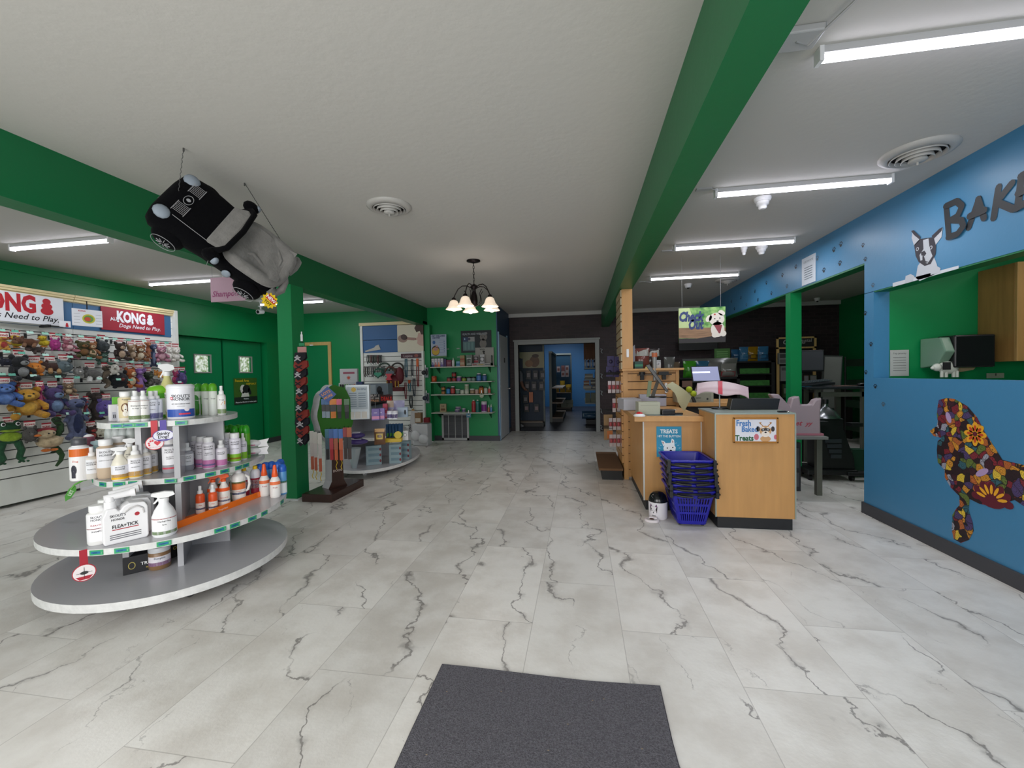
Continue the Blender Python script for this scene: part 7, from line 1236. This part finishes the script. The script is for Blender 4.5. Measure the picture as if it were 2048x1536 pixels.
# treats on pegs left of the partition
def treat(u,v,h,w,c,lb,k): 
    p=at(u,v,y=5.3+.02*(k%3)); card(p,w,h,c,lb,'treat pack','treat_pack',rz=.2,bands=[(.0,.3,'b4aeb0'),(.68,1,'b8b0b4')],item=('a84a50',.52,.32,.18),group='treat packs on the partition side')
rows_=((762,(1219,1227,1235,1243),.15,'upper'),(797,(1228,1237,1245),.17,'second'),(836,(1221,1229,1237,1244),.15,'third'),(869,(1222,1229,1237,1245),.15,'lowest'))
for r,(v,us,h,nm) in enumerate(rows_):
    for k,u in enumerate(us): treat(u,v,h,.043,'8a5058','pink-red treat pack, %s from left in the %s row beside the partition'%(ORD[k],nm),k+r)
for k,(u,v) in enumerate(((1221,712),(1236,713),(1219,733),(1234,734))): p=at(u,v,y=5.5); card(p,.09,.13,'3a3460',('purple treat pouch, upper left of four','purple treat pouch, upper right of four','purple treat pouch, lower left of four','purple treat pouch, lower right of four')[k]+' beside the post','treat pack','treat_pack',rz=.2,item=('221c3c',.55,.25,.2))
for k,(u,v) in enumerate(()): p=at(u,v,y=5.25); card(p,.028,.16,'b0a8b0',('slim white price strip tilted at the left of the purple pouches','slim white price strip by the slatted post')[k],'price strip','price_strip',rz=.2,bands=[(.3,.6,'7a4a60')])
for v,x0_,nm in ((752,.3,'upper'),(790,.32,'second'),(826,.26,'third'),(860,.26,'lowest')):
    z=at(1232,v,y=5.33).z+.02; t=thing('wire_rack_arm','black wire rack arm holding the %s row of pink treat packs'%nm,'wire rack',(.48,5.33,z),0)
    b=B().use(BLACK)
    for q in range(4): b.tube([(0,.02*q,.008*q),(x0_-.48,.02*q,.008*q)],.004,5)
    b.tube([(x0_-.48,0,0),(x0_-.48,.07,.03)],.004,5); b.obj('rack_wire',t)
p=at(1217,846,y=5.5); t=thing('hanging_bag','tan and orange bag behind the lower pink treat packs','bag',(p.x,5.5,p.z-.22),0); B().use(mat('8a6a40',.5)).box(-.06,.05,-.01,.01,0,.33).obj('bag_body',t); B().use(mat('b8641c',.5)).box(-.02,.05,-.013,-.01,.02,.12).obj('bag_label',t)
# ================= AREA BEHIND THE COUNTERS =================
x0,x1,z0,z1=R4(1466,722,1550,830,8.6); t=thing('shelf_rack','black rack with three green shelf strips against the brick wall','shelving unit',(x0,8.6,0),0); w=x1-x0
B().use(mat('070809',.7)).box(0,w,.25,.3,0,z1).box(0,.06,0,.3,0,z1).box(w-.06,w,0,.3,0,z1).obj('rack_frame',t)
for k,v in enumerate((738,762,787,812)):
    z=at(1512,v+9,y=8.6).z; B().use(mat('070809',.7)).box(.06,w-.06,.0,.3,z-.02,z).obj('shelf_board',t)
    if k<3: s_=B().use(mat('2c6a24',.6,var=.35,vscale=18)).box(.12,w-.1,-.012,-.002,z,z+.1).obj('shelf_strip',t)
B().use(mat('070809',.7)).box(0,w,0,.3,z1-.03,z1).obj('shelf_board',t)
for k,(u,c) in enumerate(((1478,'2a5a80'),(1490,'3a6a8c'),(1507,'8a6a10'),(1528,'34688e'))): p=at(u,722,y=8.7); pouch(p.x,8.75+(.08 if k==0 else 0),z1+.002,.2 if k!=1 else .17,.28 if k else .24,.1,c,('blue treat bag furthest left on the black rack','pale blue treat bag left of the gold one','shiny gold treat bag on the black rack','blue treat bag at the right on the black rack')[k],bands=[(.15,.45,('1c3c58','4a7a98','3a2c10','1c4468')[k])],gloss=.15)
x0,x1,z0,z1=R4(1350,755,1480,815,8.2); t=thing('shelf_rack','low black rack behind the till holding clear bags and buckets','shelving unit',(x0,8.2,0),0); w=x1-x0
for z in (.5,.9,z1): B().use(mat('070809',.7)).box(0,w,0,.35,z-.03,z).obj('shelf_board',t)
for q in (0,w-.05): B().use(mat('070809',.7)).box(q,q+.05,0,.35,0,z1).obj('side_upright',t)
B().use(mat('0a0b0c',.7)).box(0,w,.33,.35,.4,z1).obj('back_board',t)
for k,(u,vt,vb,c,cb,wd) in enumerate(((1340,714,752,'70706c','30302c',.2),(1381,722,755,'3c8a20','2a6a1c',.24),(1407,722,755,'2c5a74','22465c',.24),(1429,725,755,'6a6a66','3a3a2a',.3),(1457,727,755,'74746e','7a2a30',.3),(1350,724,752,'6a5a48','3a2c1c',.2))):
    p=at(u,vb,y=8.3); hh=at(u,vt,y=8.3).z-z1; pouch(p.x,8.35,z1+.002,wd,max(hh,.2),.14,c,('clear grey bag at the left end','bright green treat bag','steel blue treat bag','clear-topped bag with olive base','clear-topped bag with crimson base','tan bag half hidden')[k]+' on the low black rack behind the till',bands=[(.05,.42,cb)],gloss=.15)
p=at(1402,722,y=8.5); pouch(p.x+.15,8.47,z1+.002,1.0,.36,.1,'5c5e58','long row of crinkled clear bags at the back of the low black rack',gloss=.12); p=at(1445,708,y=8.5); t=thing('shelf_card','lime green card standing behind the clear bags','card',(p.x,8.52,at(1445,720,y=8.5).z),0); B().use(mat('3c6a2c',.6)).box(-.14,.14,-.004,.004,0,.22).obj('card_sheet',t); b=B().use(mat('6a9a5a',.6)); fn=plane((0,-.004,0),(1,0,0),(0,0,1)); [b.rect(-.1,.03+.04*k,.1,.045+.04*k,fn,1) for k in range(4)]; b.obj('printed_lines',t)
for k,u in enumerate((1375,1440)): p=at(u,768,y=8.15); t=thing('product_sticker',('round beige label on the low black rack, left of the till screen','square red label on the low black rack, right of the till screen')[k],'label',(p.x,8.18,p.z),0); B().use(mat('7a5a4c' if k==0 else '6a4448',.6)).box(-.09 if k==0 else -.07,.09 if k==0 else .07,-.01,0,-.06,.06).obj('label_sheet',t)
# corner display with the Coyote style board, seen either side of the passage post
x0,x1,z0,z1=R4(1552,674,1632,697,8.8); t=thing('framed_board','wooden framed dark board with white script behind the green post','sign',(x0,8.8,z0),0); w=x1-x0;h=z1-z0; B().use(PINE).box(0,w,-.02,0,0,.03).box(0,w,-.02,0,h-.03,h).box(0,.04,-.02,0,0,h).box(w-.04,w,-.02,0,0,h).obj('frame',t); B().use(mat('1c1c1c',.6)).box(.03,w-.03,-.01,0,.02,h-.02).obj('board_face',t); fn=plane((0,-.011,0),(1,0,0),(0,0,1)); B().use(mat('9a9a98',.5)).text('Coyote',.13,fn,.12,h*.4,al='l',bold=.03,shear=.3).text('Crystal',.09,fn,w-.08,h*.55,al='r',bold=.02).obj('lettering',t); B().use(PINE).box(0,.05,-.02,0,-1.1,0).obj('support_leg',t)
B().use(PINE).box(w-.05,w,.0,.02,-z0,0).obj('support_leg',t)
B().use(PINE).box(0,.05,.0,.02,-z0,-.9).obj('support_leg',t)
def pack(u0,v0,u1,v1,y,c,lb,cat='pack',name='hanging_pack',bands=(),hk=True):
    x0,x1,z0,z1=R4(u0,v0,u1,v1,y); t=thing(name,lb,cat,((x0+x1)/2,y,z0),0); B().use(mat(c,.6)).box(-(x1-x0)/2,(x1-x0)/2,-.03,.03,0,z1-z0).obj('pack_body',t)
    if bands: b=B(); fn=plane((0,-.031,0),(1,0,0),(0,0,1)); [b.use(mat(q[2],.6)).rect(-(x1-x0)*.42,q[0]*(z1-z0),(x1-x0)*.42,q[1]*(z1-z0),fn,1) for q in bands]; b.obj('pack_label',t)
    if hk: B().use(BLACK).cyl((0,0,z1-z0-.01),(0,.2,z1-z0),.004,n=5).obj('hanger_hook',t)
    return t
B().use(mat('08090a',.7)).box(-.9,.0,0,.05,0,1.9)
t=thing('pack_display','black hanging panel for packs left of the green passage post','display panel',(at(1556,760,y=8.85).x,8.86,0),0); B().use(mat('0a0b0c',.7)).box(0,.75,0,.04,.1,1.85).obj('panel_board',t)
pack(1556,706,1579,728,8.75,'7c807c','white printed pack, upper of two left of the green post',bands=[(.55,.9,'3a3c3c'),(.1,.4,'5a5c5a')]); pack(1560,732,1580,762,8.75,'747876','white printed pack, lower of two left of the green post',bands=[(.7,.9,'4a4c4c')])
pack(1565,768,1580,795,8.7,'2c3c20','olive pack at hip height left of the green post',bands=[(.3,.7,'6a6e60')]); pack(1606,776,1616,806,8.7,'4a3424','brown bag with a round white label right of the green post',bands=[(.6,.95,'7a7c7c')],hk=False,cat='bag').location.z=.9; pack(1618,776,1632,806,8.7,'3a4430','olive bag with a white print right of the green post',bands=[(.6,.95,'787a78')],hk=False,cat='bag').location.z=.9
x0,x1,z0,z1=R4(1600,806,1640,840,8.7); t=thing('storage_shelf','dark shelf carrying brown and olive bags right of the green post','shelf',(x0-.02,8.6,0),0); B().use(mat('15120e',.7)).box(0,.8,-.1,.18,.86,.898).obj('shelf_board',t); B().use(mat('15120e',.7)).box(0,.04,-.1,.18,0,.86).obj('side_upright',t); B().use(mat('15120e',.7)).box(.76,.8,-.1,.18,0,.86).obj('side_upright',t)
x0,x1,z0,z1=R4(1600,700,1650,743,6.4); t=thing('wall_monitor','grey dusty monitor mounted right of the green passage post','monitor',((x0+x1)/2,6.4,z0),.12); w=(x1-x0)/2; B().use(mat('1a1b1e',.5)).box(-w,w,0,.05,0,z1-z0).obj('screen_housing',t,bevel=.006); B().use(mat('4a4a50',.35)).box(-w+.015,w-.015,-.003,0,.02,z1-z0-.015).obj('screen_face',t); B().use(BLACK).cyl((-w+.03,.03,-.02),(-w+.03,.03,-z0),.02).obj('stand_pole',t)
x0,x1,z0,z1=R4(1652,712,1692,800,6.6); t=thing('whiteboard','tall leaning whiteboard on an easel in the side room','whiteboard',((x0+x1)/2,6.7,.0),0); h=z1; B().use(mat('62645f',.5)).cbox((0,0,h-.38),(x1-x0-.04,.02,.74),ry=.05).obj('board_face',t); B().use(mat('2e3230',.5)).cbox((0,.015,h-.38),(x1-x0,.02,.78),ry=.05).obj('frame',t)
for s in (-1,1): B().use(mat('4a4c4a',.5)).cyl((s*.12,.03,h-.4),(s*.22,.2,0),.012).obj('leg',t)
# work table, bag, keyboard and cart
t=thing('side_table','beige work table in the side room with a tray of keyboards','table',(3.2,6.15,0),0); TB=mat('5e6058',.5); B().use(mat('22262c',.5)).box(-.35,.75,-.3,.3,1.04,1.07).obj('tabletop',t,bevel=.005)
for x,y in ((-.18,-.2),(.35,-.2),(-.1,.25),(.3,.25)): B().use(TB).box(x-.03,x+.03,y-.02,y+.02,0,1.04).obj('leg',t)
B().use(TB).box(-.18,.35,-.22,-.2,.94,1.0).obj('cross_rail',t)
t=thing('keyboard','dark grey keyboard lying at an angle on the work table','keyboard',(3.05,6.07,1.071),.25); B().use(mat('20262a',.5)).cbox((0,0,.03),(.42,.17,.03),rx=.12,ry=-.08).obj('key_tray',t); 
b=B().use(mat('3a4448',.5)); [b.cbox((-.17+.035*i,-.05+.035*j,.049+.004*j+.0028*i),(.026,.024,.008),rx=.12,ry=-.08) for i in range(11) for j in range(4)]; b.obj('key_block',t)
t=thing('computer_mouse','black mouse at the right end of the work table','mouse',(3.6,6.05,1.071),0); B().use(MB).ell((0,0,.02),(.07,.04,.022)).obj('mouse_shell',t)
t=thing('paper_pile','pile of pinkish papers on the work table','papers',(3.38,6.03,1.071),.3); B().use(mat('6a5248',.6)).box(-.12,.12,-.07,.07,0,.008).obj('paper_sheet',t); t=thing('paper_card','blue card under the keyboard on the work table','card',(2.87,5.97,1.071),.2); B().use(mat('2a5a74',.6)).box(-.08,.06,-.06,.06,0,.006).obj('card_sheet',t)
# shelf table with shopping bag
t=thing('side_table','white-topped small table under the shopping bag by the tall counter','table',(2.28,4.75,0),0); B().use(mat('6c6e6a',.5)).box(-.4,.13,-.2,.25,.60,.63).obj('tabletop',t,bevel=.004); B().use(mat('55574f',.5)).box(.1,.15,-.05,0,0,.6).obj('leg',t); B().use(mat('55574f',.5)).box(-.3,-.25,-.05,0,0,.6).obj('leg',t)
t=thing('shopping_bag','white plastic shopping bag with red print hung by its handles','bag',(2.19,4.7,.631),-.05); w=.2
b=B().use(mat('9c8c92',.4)); pts=[(-w,0),(w,0),(w*.98,.2),(w*1.05,.38),(w*.75,.36),(w*.6,.31),(w*.1,.31),(w*.05,.40),(-w*.3,.38),(-w*.4,.3),(-w*.9,.42),(-w*1.3,.42),(-w*.95,.3)]
b.prism(pts,f1,-.05,.05); b.obj('bag_body',t,bevel=.015); fn=plane((0,-.051,0),(1,0,0),(0,0,1)); B().use(mat('a83848',.5)).text('pet',.07,fn,-.02,.10,shear=.4,bold=.02).text('yy',.06,fn,.09,.10,shear=.4,bold=.02).obj('printed_logo',t); B().use(mat('a86a78',.5)).box(-.2,.22,-.06,.06,0,.02).obj('bag_base',t)
# black equipment cart with silver lamp dome
p=at(1690,962,z=0); t=thing('equipment_cart','black wheeled equipment cart with a silver dome on top','cart',(p.x-.1,5.36,0),0); BK=mat('0c0d10',.5)
B().use(BK).box(-.3,.22,-.05,.35,.07,.13).box(.1,.45,-.08,.05,.07,.11).obj('base_frame',t,bevel=.01)
B().use(BK).prism([(-.17,.13),(.22,.13),(.21,.25),(.1,.6),(.1,.72),(-.17,.72)],f1,-.25,.0).obj('cabinet_body',t,bevel=.01)
for k in range(4): B().use(mat('31353c',.4)).box(-.1+.02*k,.07,-.012,-.002,.26+.06*(3-k)-.0,.305+.06*(3-k)).obj('drawer_front',t)
for x,y in ((-.26,0),(.18,0),(.4,-.04),(-.2,.3)): B().use(BK).cyl((x-.015,y,.035),(x+.015,y,.035),.035,n=14).obj('caster',t)
B().use(BK).box(-.22,-.12,-.12,.0,.66,.70).obj('side_handle',t); B().use(BK).box(.12,.24,-.1,0,.64,.68).obj('side_handle',t)
B().use(mat('8e9094',.25,metal=.9)).lathe([(.15,.72),(.145,.74),(.10,.80),(.05,.84),(.028,.86),(.024,.89)],(-.03,.12,0),24).obj('dome_lamp',t); B().use(BK).cyl((-.03,.12,.885),(-.03,.12,.94),.03).obj('dome_knob',t)
carton(p.x+.27,5.6,.001,.14,.1,.33,'123c2a','small dark green box behind the cart')
t=thing('storage_tub','clear plastic drawers stacked under the small table','drawer unit',(2.16,4.95,0),0); B().use(mat('2c2e34',.4)).box(-.14,.14,-.1,.12,0,.52).obj('drawer_shell',t); B().use(mat('4e5056',.3)).box(-.12,.12,-.108,-.1,.05,.2).obj('drawer_front',t); B().use(mat('4e5056',.3)).box(-.12,.12,-.108,-.1,.25,.46).obj('drawer_front',t)
# wire shelf at the right of the side room
t=thing('wire_shelf','dark wire shelf unit along the green wall of the side room','shelving unit',(4.75,7.2,0),0)
for z in (.35,.75,1.1,1.45): B().use(mat('14301e',.6)).box(-.2,.3,-.9,.9,z-.12,z).obj('shelf_board',t)
for y in (-.9,.9): B().use(BLACK).cyl((-.2,y,0),(-.2,y,1.5),.015).obj('side_upright',t)
for k,z in enumerate((.352,.752,1.102,1.452)): carton(4.7,6.6+.1*k,z,.25,.2,.05,'8a8c84','loose white papers on the side room shelf, %s from bottom'%ORD[k],'papers',name='loose_sheets')
# ================= HANGING PLUSH CAR =================
cen=Vector((-2.25,2.37,2.155)); Xc=Vector((.5,.676,-.544)).normalized(); cv=(CAM-cen).normalized(); cv=(cv-Xc*cv.dot(Xc)).normalized(); Pc=Xc.cross(cv); A0=math.radians(30)
Zc=cv*math.cos(A0)-Pc*math.sin(A0); Yc=Zc.cross(Xc)
t=bpy.data.objects.new('plush_car_bed',None); C.objects.link(t); tag(t,'black and grey plush car-shaped pet bed hanging from the ceiling by two chains','pet bed')
cen=cen+Vector((.02,0,.06))
t.matrix_world=Matrix(((Xc.x,Yc.x,Zc.x,cen.x),(Xc.y,Yc.y,Zc.y,cen.y),(Xc.z,Yc.z,Zc.z,cen.z),(0,0,0,1)))@Matrix.Diagonal((.75,.93,.85,1))
BP=mat('060609',.95,bump=.3,bscale=35,sheen=.02,spec=.1,name='black_plush'); GFZ=mat('74726f',.95,bump=.7,bscale=28,var=.15,vscale=12,sheen=.3,name='grey_fleece'); PW=mat('8a94a0',.7); LN=mat('9a9a9e',.7)
def loft(b,secs,n=24,p=3.2):
    vs=[]
    for x,hw,z0,z1 in secs:
        for i in range(n):
            a=2*PI*i/n; c,s=math.cos(a),math.sin(a); yy=hw*(abs(c)**(2/p))*(1 if c>0 else -1); zz=(z0+z1)/2+(z1-z0)/2*(abs(s)**(2/p))*(1 if s>0 else -1); vs.append((x,yy,zz))
    k=len(secs); b.add(vs,[(j*n+i,(j+1)*n+i,(j+1)*n+(i+1)%n,j*n+(i+1)%n) for j in range(k-1) for i in range(n)],True); b.add(vs[:n],[tuple(range(n))]); b.add(vs[-n:],[tuple(range(n))[::-1]])
b=B().use(BP); loft(b,[(-.50,.13,-.06,.02),(-.485,.19,-.10,.06),(-.44,.225,-.12,.09),(-.34,.235,-.12,.105),(-.2,.225,-.12,.11),(-.06,.215,-.12,.105),(.1,.215,-.12,.08),(.3,.215,-.12,.075),(.42,.21,-.12,.08),(.48,.18,-.10,.05),(.5,.13,-.07,.01)]); b.obj('car_body',t)
for x in (-.30,.33):
    for s in (-1,1): B().use(BP).ell((x,s*.215,-.06),(.115,.055,.105),n=18,m=10).obj('wheel',t)
b=B().use(LN)
for x in (-.30,.33):
    fw1=plane((x,-.272,-.06),(1,0,0),(0,0,1),1); ring=oval(0,0,.085,.07,28); pts=[Vector((x+q[0],-.262-.012*(1-(q[0]/.12)**2-(q[1]/.12)**2),-.06+q[1])) for q in ring]; b.tube(pts+[pts[0]],.0022,4,False)
    for k in range(9): a=2*PI*k/9; b.tube([(x+.015*math.cos(a),-.273,-.06+.012*math.sin(a)),(x+.05*math.cos(a+.15),-.27,-.06+.042*math.sin(a+.15))],.003,4)
b.obj('wheel_stitching',t)
# hood outline, headlights, grille and emblem
for s in (-1,1): B().use(PW).ell((-.42,s*.155,.075),(.06,.045,.03)).obj('headlight',t)
b=B().use(mat('9a9894',.8))
for y in (-.12,-.04,.04,.12): b.ell((-.492+.02*abs(y)*4,y,-.02),(.018,.028,.035))
b.obj('bumper_teeth',t)
fn=plane((0,0,.1135),(0,-1,0),(1,0,0),.001); b=B().use(LN)
for k in range(7): b.rect(-.13+.011*k,-.39,-.127+.011*k,-.31,fn,1).rect(.045+.011*k,-.39,.048+.011*k,-.31,fn,1)
for x0 in (-.137,.038): b.rect(x0,-.395,x0+.085,-.391,fn,1).rect(x0,-.309,x0+.085,-.305,fn,1)
pts=[Vector((-.35+.03*math.cos(a),.035*math.sin(a),.115)) for a in [i*PI/10 for i in range(21)]]; b.tube(pts,.0022,4,False); b.poly(oval(0,-.35,.012,.016,10),fn,2); b.tube([(-.36,-.15,.1115),(-.08,-.165,.112)],.002,4); 
for k in range(8): b.rect(.02-.0,-.115+.0,.021,-.11,fn,1); b.tube([(-.085,-.02-.013*k,.112),(-.075,-.028-.013*k,.112)],.002,4)
b.tube([(-.02,-.218,.05),(.0,-.222,-.08)],.002,4); b.obj('grille_stitching',t)
# windscreen
b=B().use(BP); b.tube([(-.045,-.20,.09),(-.0,-.20,.17),(.03,-.17,.20),(.045,0,.215),(.03,.17,.20),(-.0,.20,.17),(-.045,.20,.09)],.022,8); b.obj('windscreen_frame',t)
b=B().use(GFZ).prism([(-.17,-.02),(.17,-.02),(.19,.09),(.15,.135),(-.15,.135),(-.19,.09)],plane((-.085,0,.115),(0,-1,0),(1,0,.55),1),-.012,.02); b.obj('windscreen_fleece',t,bevel=.015)
# fleece lined opening
b=B().use(GFZ); rim=[(.25+.225*(abs(math.cos(a))**.6)*(1 if math.cos(a)>0 else -1),.165*(abs(math.sin(a))**.6)*(1 if math.sin(a)>0 else -1),.095+.012*math.sin(3*a)) for a in [i*2*PI/28 for i in range(29)]]
b.tube(rim,.042,10,False); b.obj('fleece_rim',t)
b=B().use(GFZ); vs=[];n=14
for i in range(n+1):
    for j in range(n+1):
        u_,v_=-1+2*i/n,-1+2*j/n; vs.append((.25+.21*u_,.15*v_,.115+.03*(abs(u_)**3+abs(v_)**3)+.012*math.sin(5*u_+3*v_)-.02))
b.add(vs,[(i*(n+1)+j,(i+1)*(n+1)+j,(i+1)*(n+1)+j+1,i*(n+1)+j+1) for i in range(n) for j in range(n)],True); b.tube([(.06,-.12,.085),(.2,-.03,.088),(.42,-.1,.09)],.014,6).tube([(.42,-.1,.09),(.40,.06,.09),(.3,.14,.09)],.014,6); b.obj('fleece_cushion',t)
b=B().use(GFZ); b.tube([(.50,.04,.04),(.515,.09,.07),(.515,.15,.06),(.50,.18,.02)],.036,10); b.obj('rear_bolster',t)
b=B().use(GFZ); b.tube([(.47,-.02,.09),(.52,-.06,.06),(.54,-.11,.03),(.51,-.165,.02),(.46,-.16,.04)],.033,10); b.obj('rear_bolster',t)
for s in (-1,1): B().use(mat('a81c24',.7)).ell((.52,s*.185,-.02),(.035,.035,.05)).obj('tail_light',t)
for s in (-1,1):
    m_=B().use(BP).ell((-.02,s*.245,.13),(.065,.04,.045)); m_.use(PW).ell((.02,s*.262,.13),(.03,.025,.036)); m_.obj('side_mirror',t)
B().use(PW).ell((.14,-.225,-.02),(.035,.012,.05)).obj('door_patch',t)
tg=B(); fn=plane((.50,-.27,.10),(.3,.0,-.1),(0,.4,1),1); tg.use(mat('d8b818',.5)).prism(star(12,.075,.058),fn,-.001,.001).use(mat('b8342c',.5)).prism([(-.05,.0),(.05,.0),(.045,.045),(-.045,.045)],fn,.0012,.002).use(WP).text('NEW',.04,plane((.50,-.27,.10),(.3,.0,-.1),(0,.4,1)),0,.01,l=4,bold=.03).use(mat('3a2a10')).text('TOY',.035,plane((.50,-.27,.10),(.3,.0,-.1),(0,.4,1)),0,-.035,l=3,bold=.03); tg.obj('price_burst',t)
def chainto(u,v,lp_):
    top=at(u,v,z=CZ); Mi=t.matrix_world.inverted(); a=Mi@top; b_=Vector(lp_); b=B().use(mat('5c5c5c',.4,metal=.6)); n=int((a-b_).length/.016)
    for k in range(n):
        c0=a+(b_-a)*(k/n); c1=a+(b_-a)*((k+1.15)/n); b.tube([c0,(c0+c1)/2+Vector((.003*(1 if k%2 else -1),0,0)),c1],.0024,4)
    d=Mi.to_3x3()@Vector((0,0,1)); b.tube([a,a-d*.02],.006,6); b.obj('hanging_chain',t)
chainto(367,296,(-.43,.02,.085)); chainto(489,366,(.30,.19,.11))
# ================= DOOR MAT =================
CM=mat('68666c',1.0,bump=.9,bscale=260,var=.35,vscale=160,spec=.1,name='mat_pile')
t=thing('door_mat','dark grey carpet door mat at the bottom centre of the picture','door mat',(-.165,1.0,0),0)
pts=[(-.47,.765),(-.33,.765),(0,.755),(.18,.752),(.467,.765),(.462,.5),(.468,.2),(.46,-.8),(-.47,-.8),(-.462,.1),(-.468,.4)]
B().use(CM).prism(pts,plane((0,0,0),(1,0,0),(0,1,0),1),.0,.008).obj('mat_pile',t); B().use(mat('444248',1,var=.3,vscale=120)).prism([(x*1.008,y*1.006) for x,y in pts],plane((0,0,0),(1,0,0),(0,1,0),1),.0,.005).obj('mat_backing',t)
b=B().use(mat('8a7a68',.9)); rg=random.Random(5)
for k in range(14): x,y=rg.uniform(-.4,.4),rg.uniform(.0,.7); b.ell((x,y,.009),(.004,.0025,.0012),n=6,m=4)
o=b.obj('mat_crumbs',t); o['kind']='stuff'
# ================= SHOPPING BASKETS =================
BL=mat('1f1f9c',.35,name='blue_plastic'); BKP=mat('101014',.4,name='black_plastic')
def basket(z,first):
    t=thing('shopping_basket','','shopping basket',(.905,3.80,z),0,'nested shopping baskets')
    H_=.29; W0,W1,D0,D1=.115,.175,.15,.20
    b=B().use(BL)
    def R(z_,o=0): k=z_/H_; return W0+(W1-W0)*k-o,D0+(D1-D0)*k-o
    def ring(z_,o=0):
        w,d=R(z_,o); r=.035; out=[]
        for cx,cy,a0 in ((w-r,d-r,0),(-w+r,d-r,PI/2),(-w+r,-d+r,PI),(w-r,-d+r,1.5*PI)):
            for k in range(5): a=a0+PI/2*k/4; out.append((cx+r*math.cos(a),cy+r*math.sin(a),z_))
        return out
    def band(z0,z1,o=0):
        A=ring(z0,o);Bq=ring(z1,o);n=len(A); b.add(A+Bq,[(i,(i+1)%n,n+(i+1)%n,n+i) for i in range(n)],True)
    if first:
        band(0,.03); band(.09,.108); band(.16,.18); band(.225,.29)
        for z0,z1 in ((.03,.09),(.108,.16),(.18,.225)):
            n=13
            for s in (-1,1):
                for k in range(n):
                    w0,d0=R(z0);w1,d1=R(z1); q=-1+2*(k+.5)/n; hw=.0045
                    b.add([(q*(w0-.02)-hw,s*d0,z0),(q*(w0-.02)+hw,s*d0,z0),(q*(w1-.02)+hw,s*d1,z1),(q*(w1-.02)-hw,s*d1,z1)],[(0,1,2,3)]); b.add([(s*w0,q*(d0-.02)-hw,z0),(s*w0,q*(d0-.02)+hw,z0),(s*w1,q*(d1-.02)+hw,z1),(s*w1,q*(d1-.02)-hw,z1)],[(0,1,2,3)])
                for q in (-1,1):
                    w0,d0=R(z0);w1,d1=R(z1); b.add([(q*w0,s*(d0-.035),z0),(q*(w0-.01),s*(d0-.01),z0),(q*(w0-.035),s*d0,z0),(q*w1,s*(d1-.035),z1),(q*(w1-.01),s*(d1-.01),z1),(q*(w1-.035),s*d1,z1)],[(0,1,4,3),(1,2,5,4)])
        b.add(ring(.012),[tuple(range(20))[::-1]])
    else: band(0.20,.29); band(.19,.29,.012); b.add(ring(.19,.012),[tuple(range(20))[::-1]])
    b.obj('basket_body',t)
    w,d=R(H_); rim=ring(H_); rim=[(x*1.02,y*1.02,z_) for x,y,z_ in rim]; B().use(BL).tube(rim+[rim[0]],.011,8,False).obj('basket_rim',t)
    for s in (-1,1):
        h=B().use(BKP); h.tube([(s*(w+.006),-d*.2,H_-.01),(s*(w+.022),-d*1.0,H_-.02),(s*w*.55,-d-.045,H_-.03),(s*w*.1,-d-.05,H_-.035)],.010,8); h.box(s*(w+.004)-.012,s*(w+.004)+.012,-d-.02,-d+.03,H_-.05,H_+.01); h.obj('carry_handle',t)
    h=B().use(BKP); h.box(-w*.75,w*.75,-d-.012,-d-.002,H_-.03,H_-.014); h.obj('front_grip',t)
    if first:
        for x in(-.09,.09):
            for y in (-.1,.1): B().use(BKP).cyl((x-.01,y,.0-.008),(x+.01,y,-.008),.014,n=12).obj('castor',t)
    return t
names=('bottom one, standing on its castors','second from bottom','third from bottom','fourth from bottom','fifth from bottom','topmost of the stack')
first=basket(.0225,True); first['label']='blue shopping basket, '+names[0]; q=basket(.0225+.05,False); q['label']='blue basket with black handles, '+names[1]
for k in range(2,6): dup(q,(.905-.004*k,3.80,.0225+.05*k),.015*((k%2)*2-1),'blue basket with black handles, '+names[k])
# ================= PET FEEDER =================
p=at(1315,1036,z=0); t=thing('pet_feeder','white pet feeder with black dome lid and a husky face, on the floor','pet feeder',(.665,3.86,0),math.radians(-14)); t.scale=(.95,.95,.95); 
B().use(mat('e8e4ea',.3)).lathe([(.078,0),(.084,.01),(.086,.15),(.084,.158)],n=28).obj('feeder_body',t); B().use(mat('121416',.15)).lathe([(.085,.158),(.084,.175),(.07,.215),(.045,.24),(.012,.248)],n=28).obj('dome_lid',t)
b=B().use(mat('e8dfe2',.35)); b.prism(oval(-.045,-.13,.065,.05,24),plane((0,0,0),(1,0,0),(0,1,0),1),0,.022); b.box(-.07,.0,-.12,-.05,0,.035); b.obj('food_tray',t,bevel=.004); B().use(mat('4a2a20',.9)).ell((-.045,-.135,.023),(.022,.018,.007)).obj('kibble',t); B().use(mat('c9c4c8',.4)).prism(oval(-.045,-.135,.05,.036,22),plane((0,0,0),(1,0,0),(0,1,0),1),.0215,.0225).obj('tray_well',t)
fn=wrap(.0865,0,off=.0007); o_=-.03; b=B().use(mat('2a2024',.5)); b.poly([(o_-.035,.07),(o_-.04,.12),(o_-.034,.148),(o_-.02,.125),(o_+.01,.125),(o_+.024,.148),(o_+.032,.12),(o_+.028,.07),(o_+.01,.055),(o_-.015,.055)],fn,2).use(mat('f0eaf0',.4)).poly(oval(o_-.018,.075,.013,.02,12),fn,3).poly(oval(o_+.011,.075,.013,.02,12),fn,3).poly(oval(o_-.003,.058,.02,.012,12),fn,4).use(mat('a05aa0',.5)).poly([(o_-.033,.125),(o_-.033,.142),(o_-.024,.125)],fn,4).poly([(o_+.015,.125),(o_+.024,.142),(o_+.026,.122)],fn,4).use(INK).poly(oval(o_-.003,.066,.006,.005,8),fn,6).poly(oval(o_-.018,.085,.006,.003,8),fn,6).poly(oval(o_+.011,.085,.006,.003,8),fn,6).use(GREY).rect(o_-.02,.018,o_+.018,.042,fn,2,3); b.obj('husky_print',t)
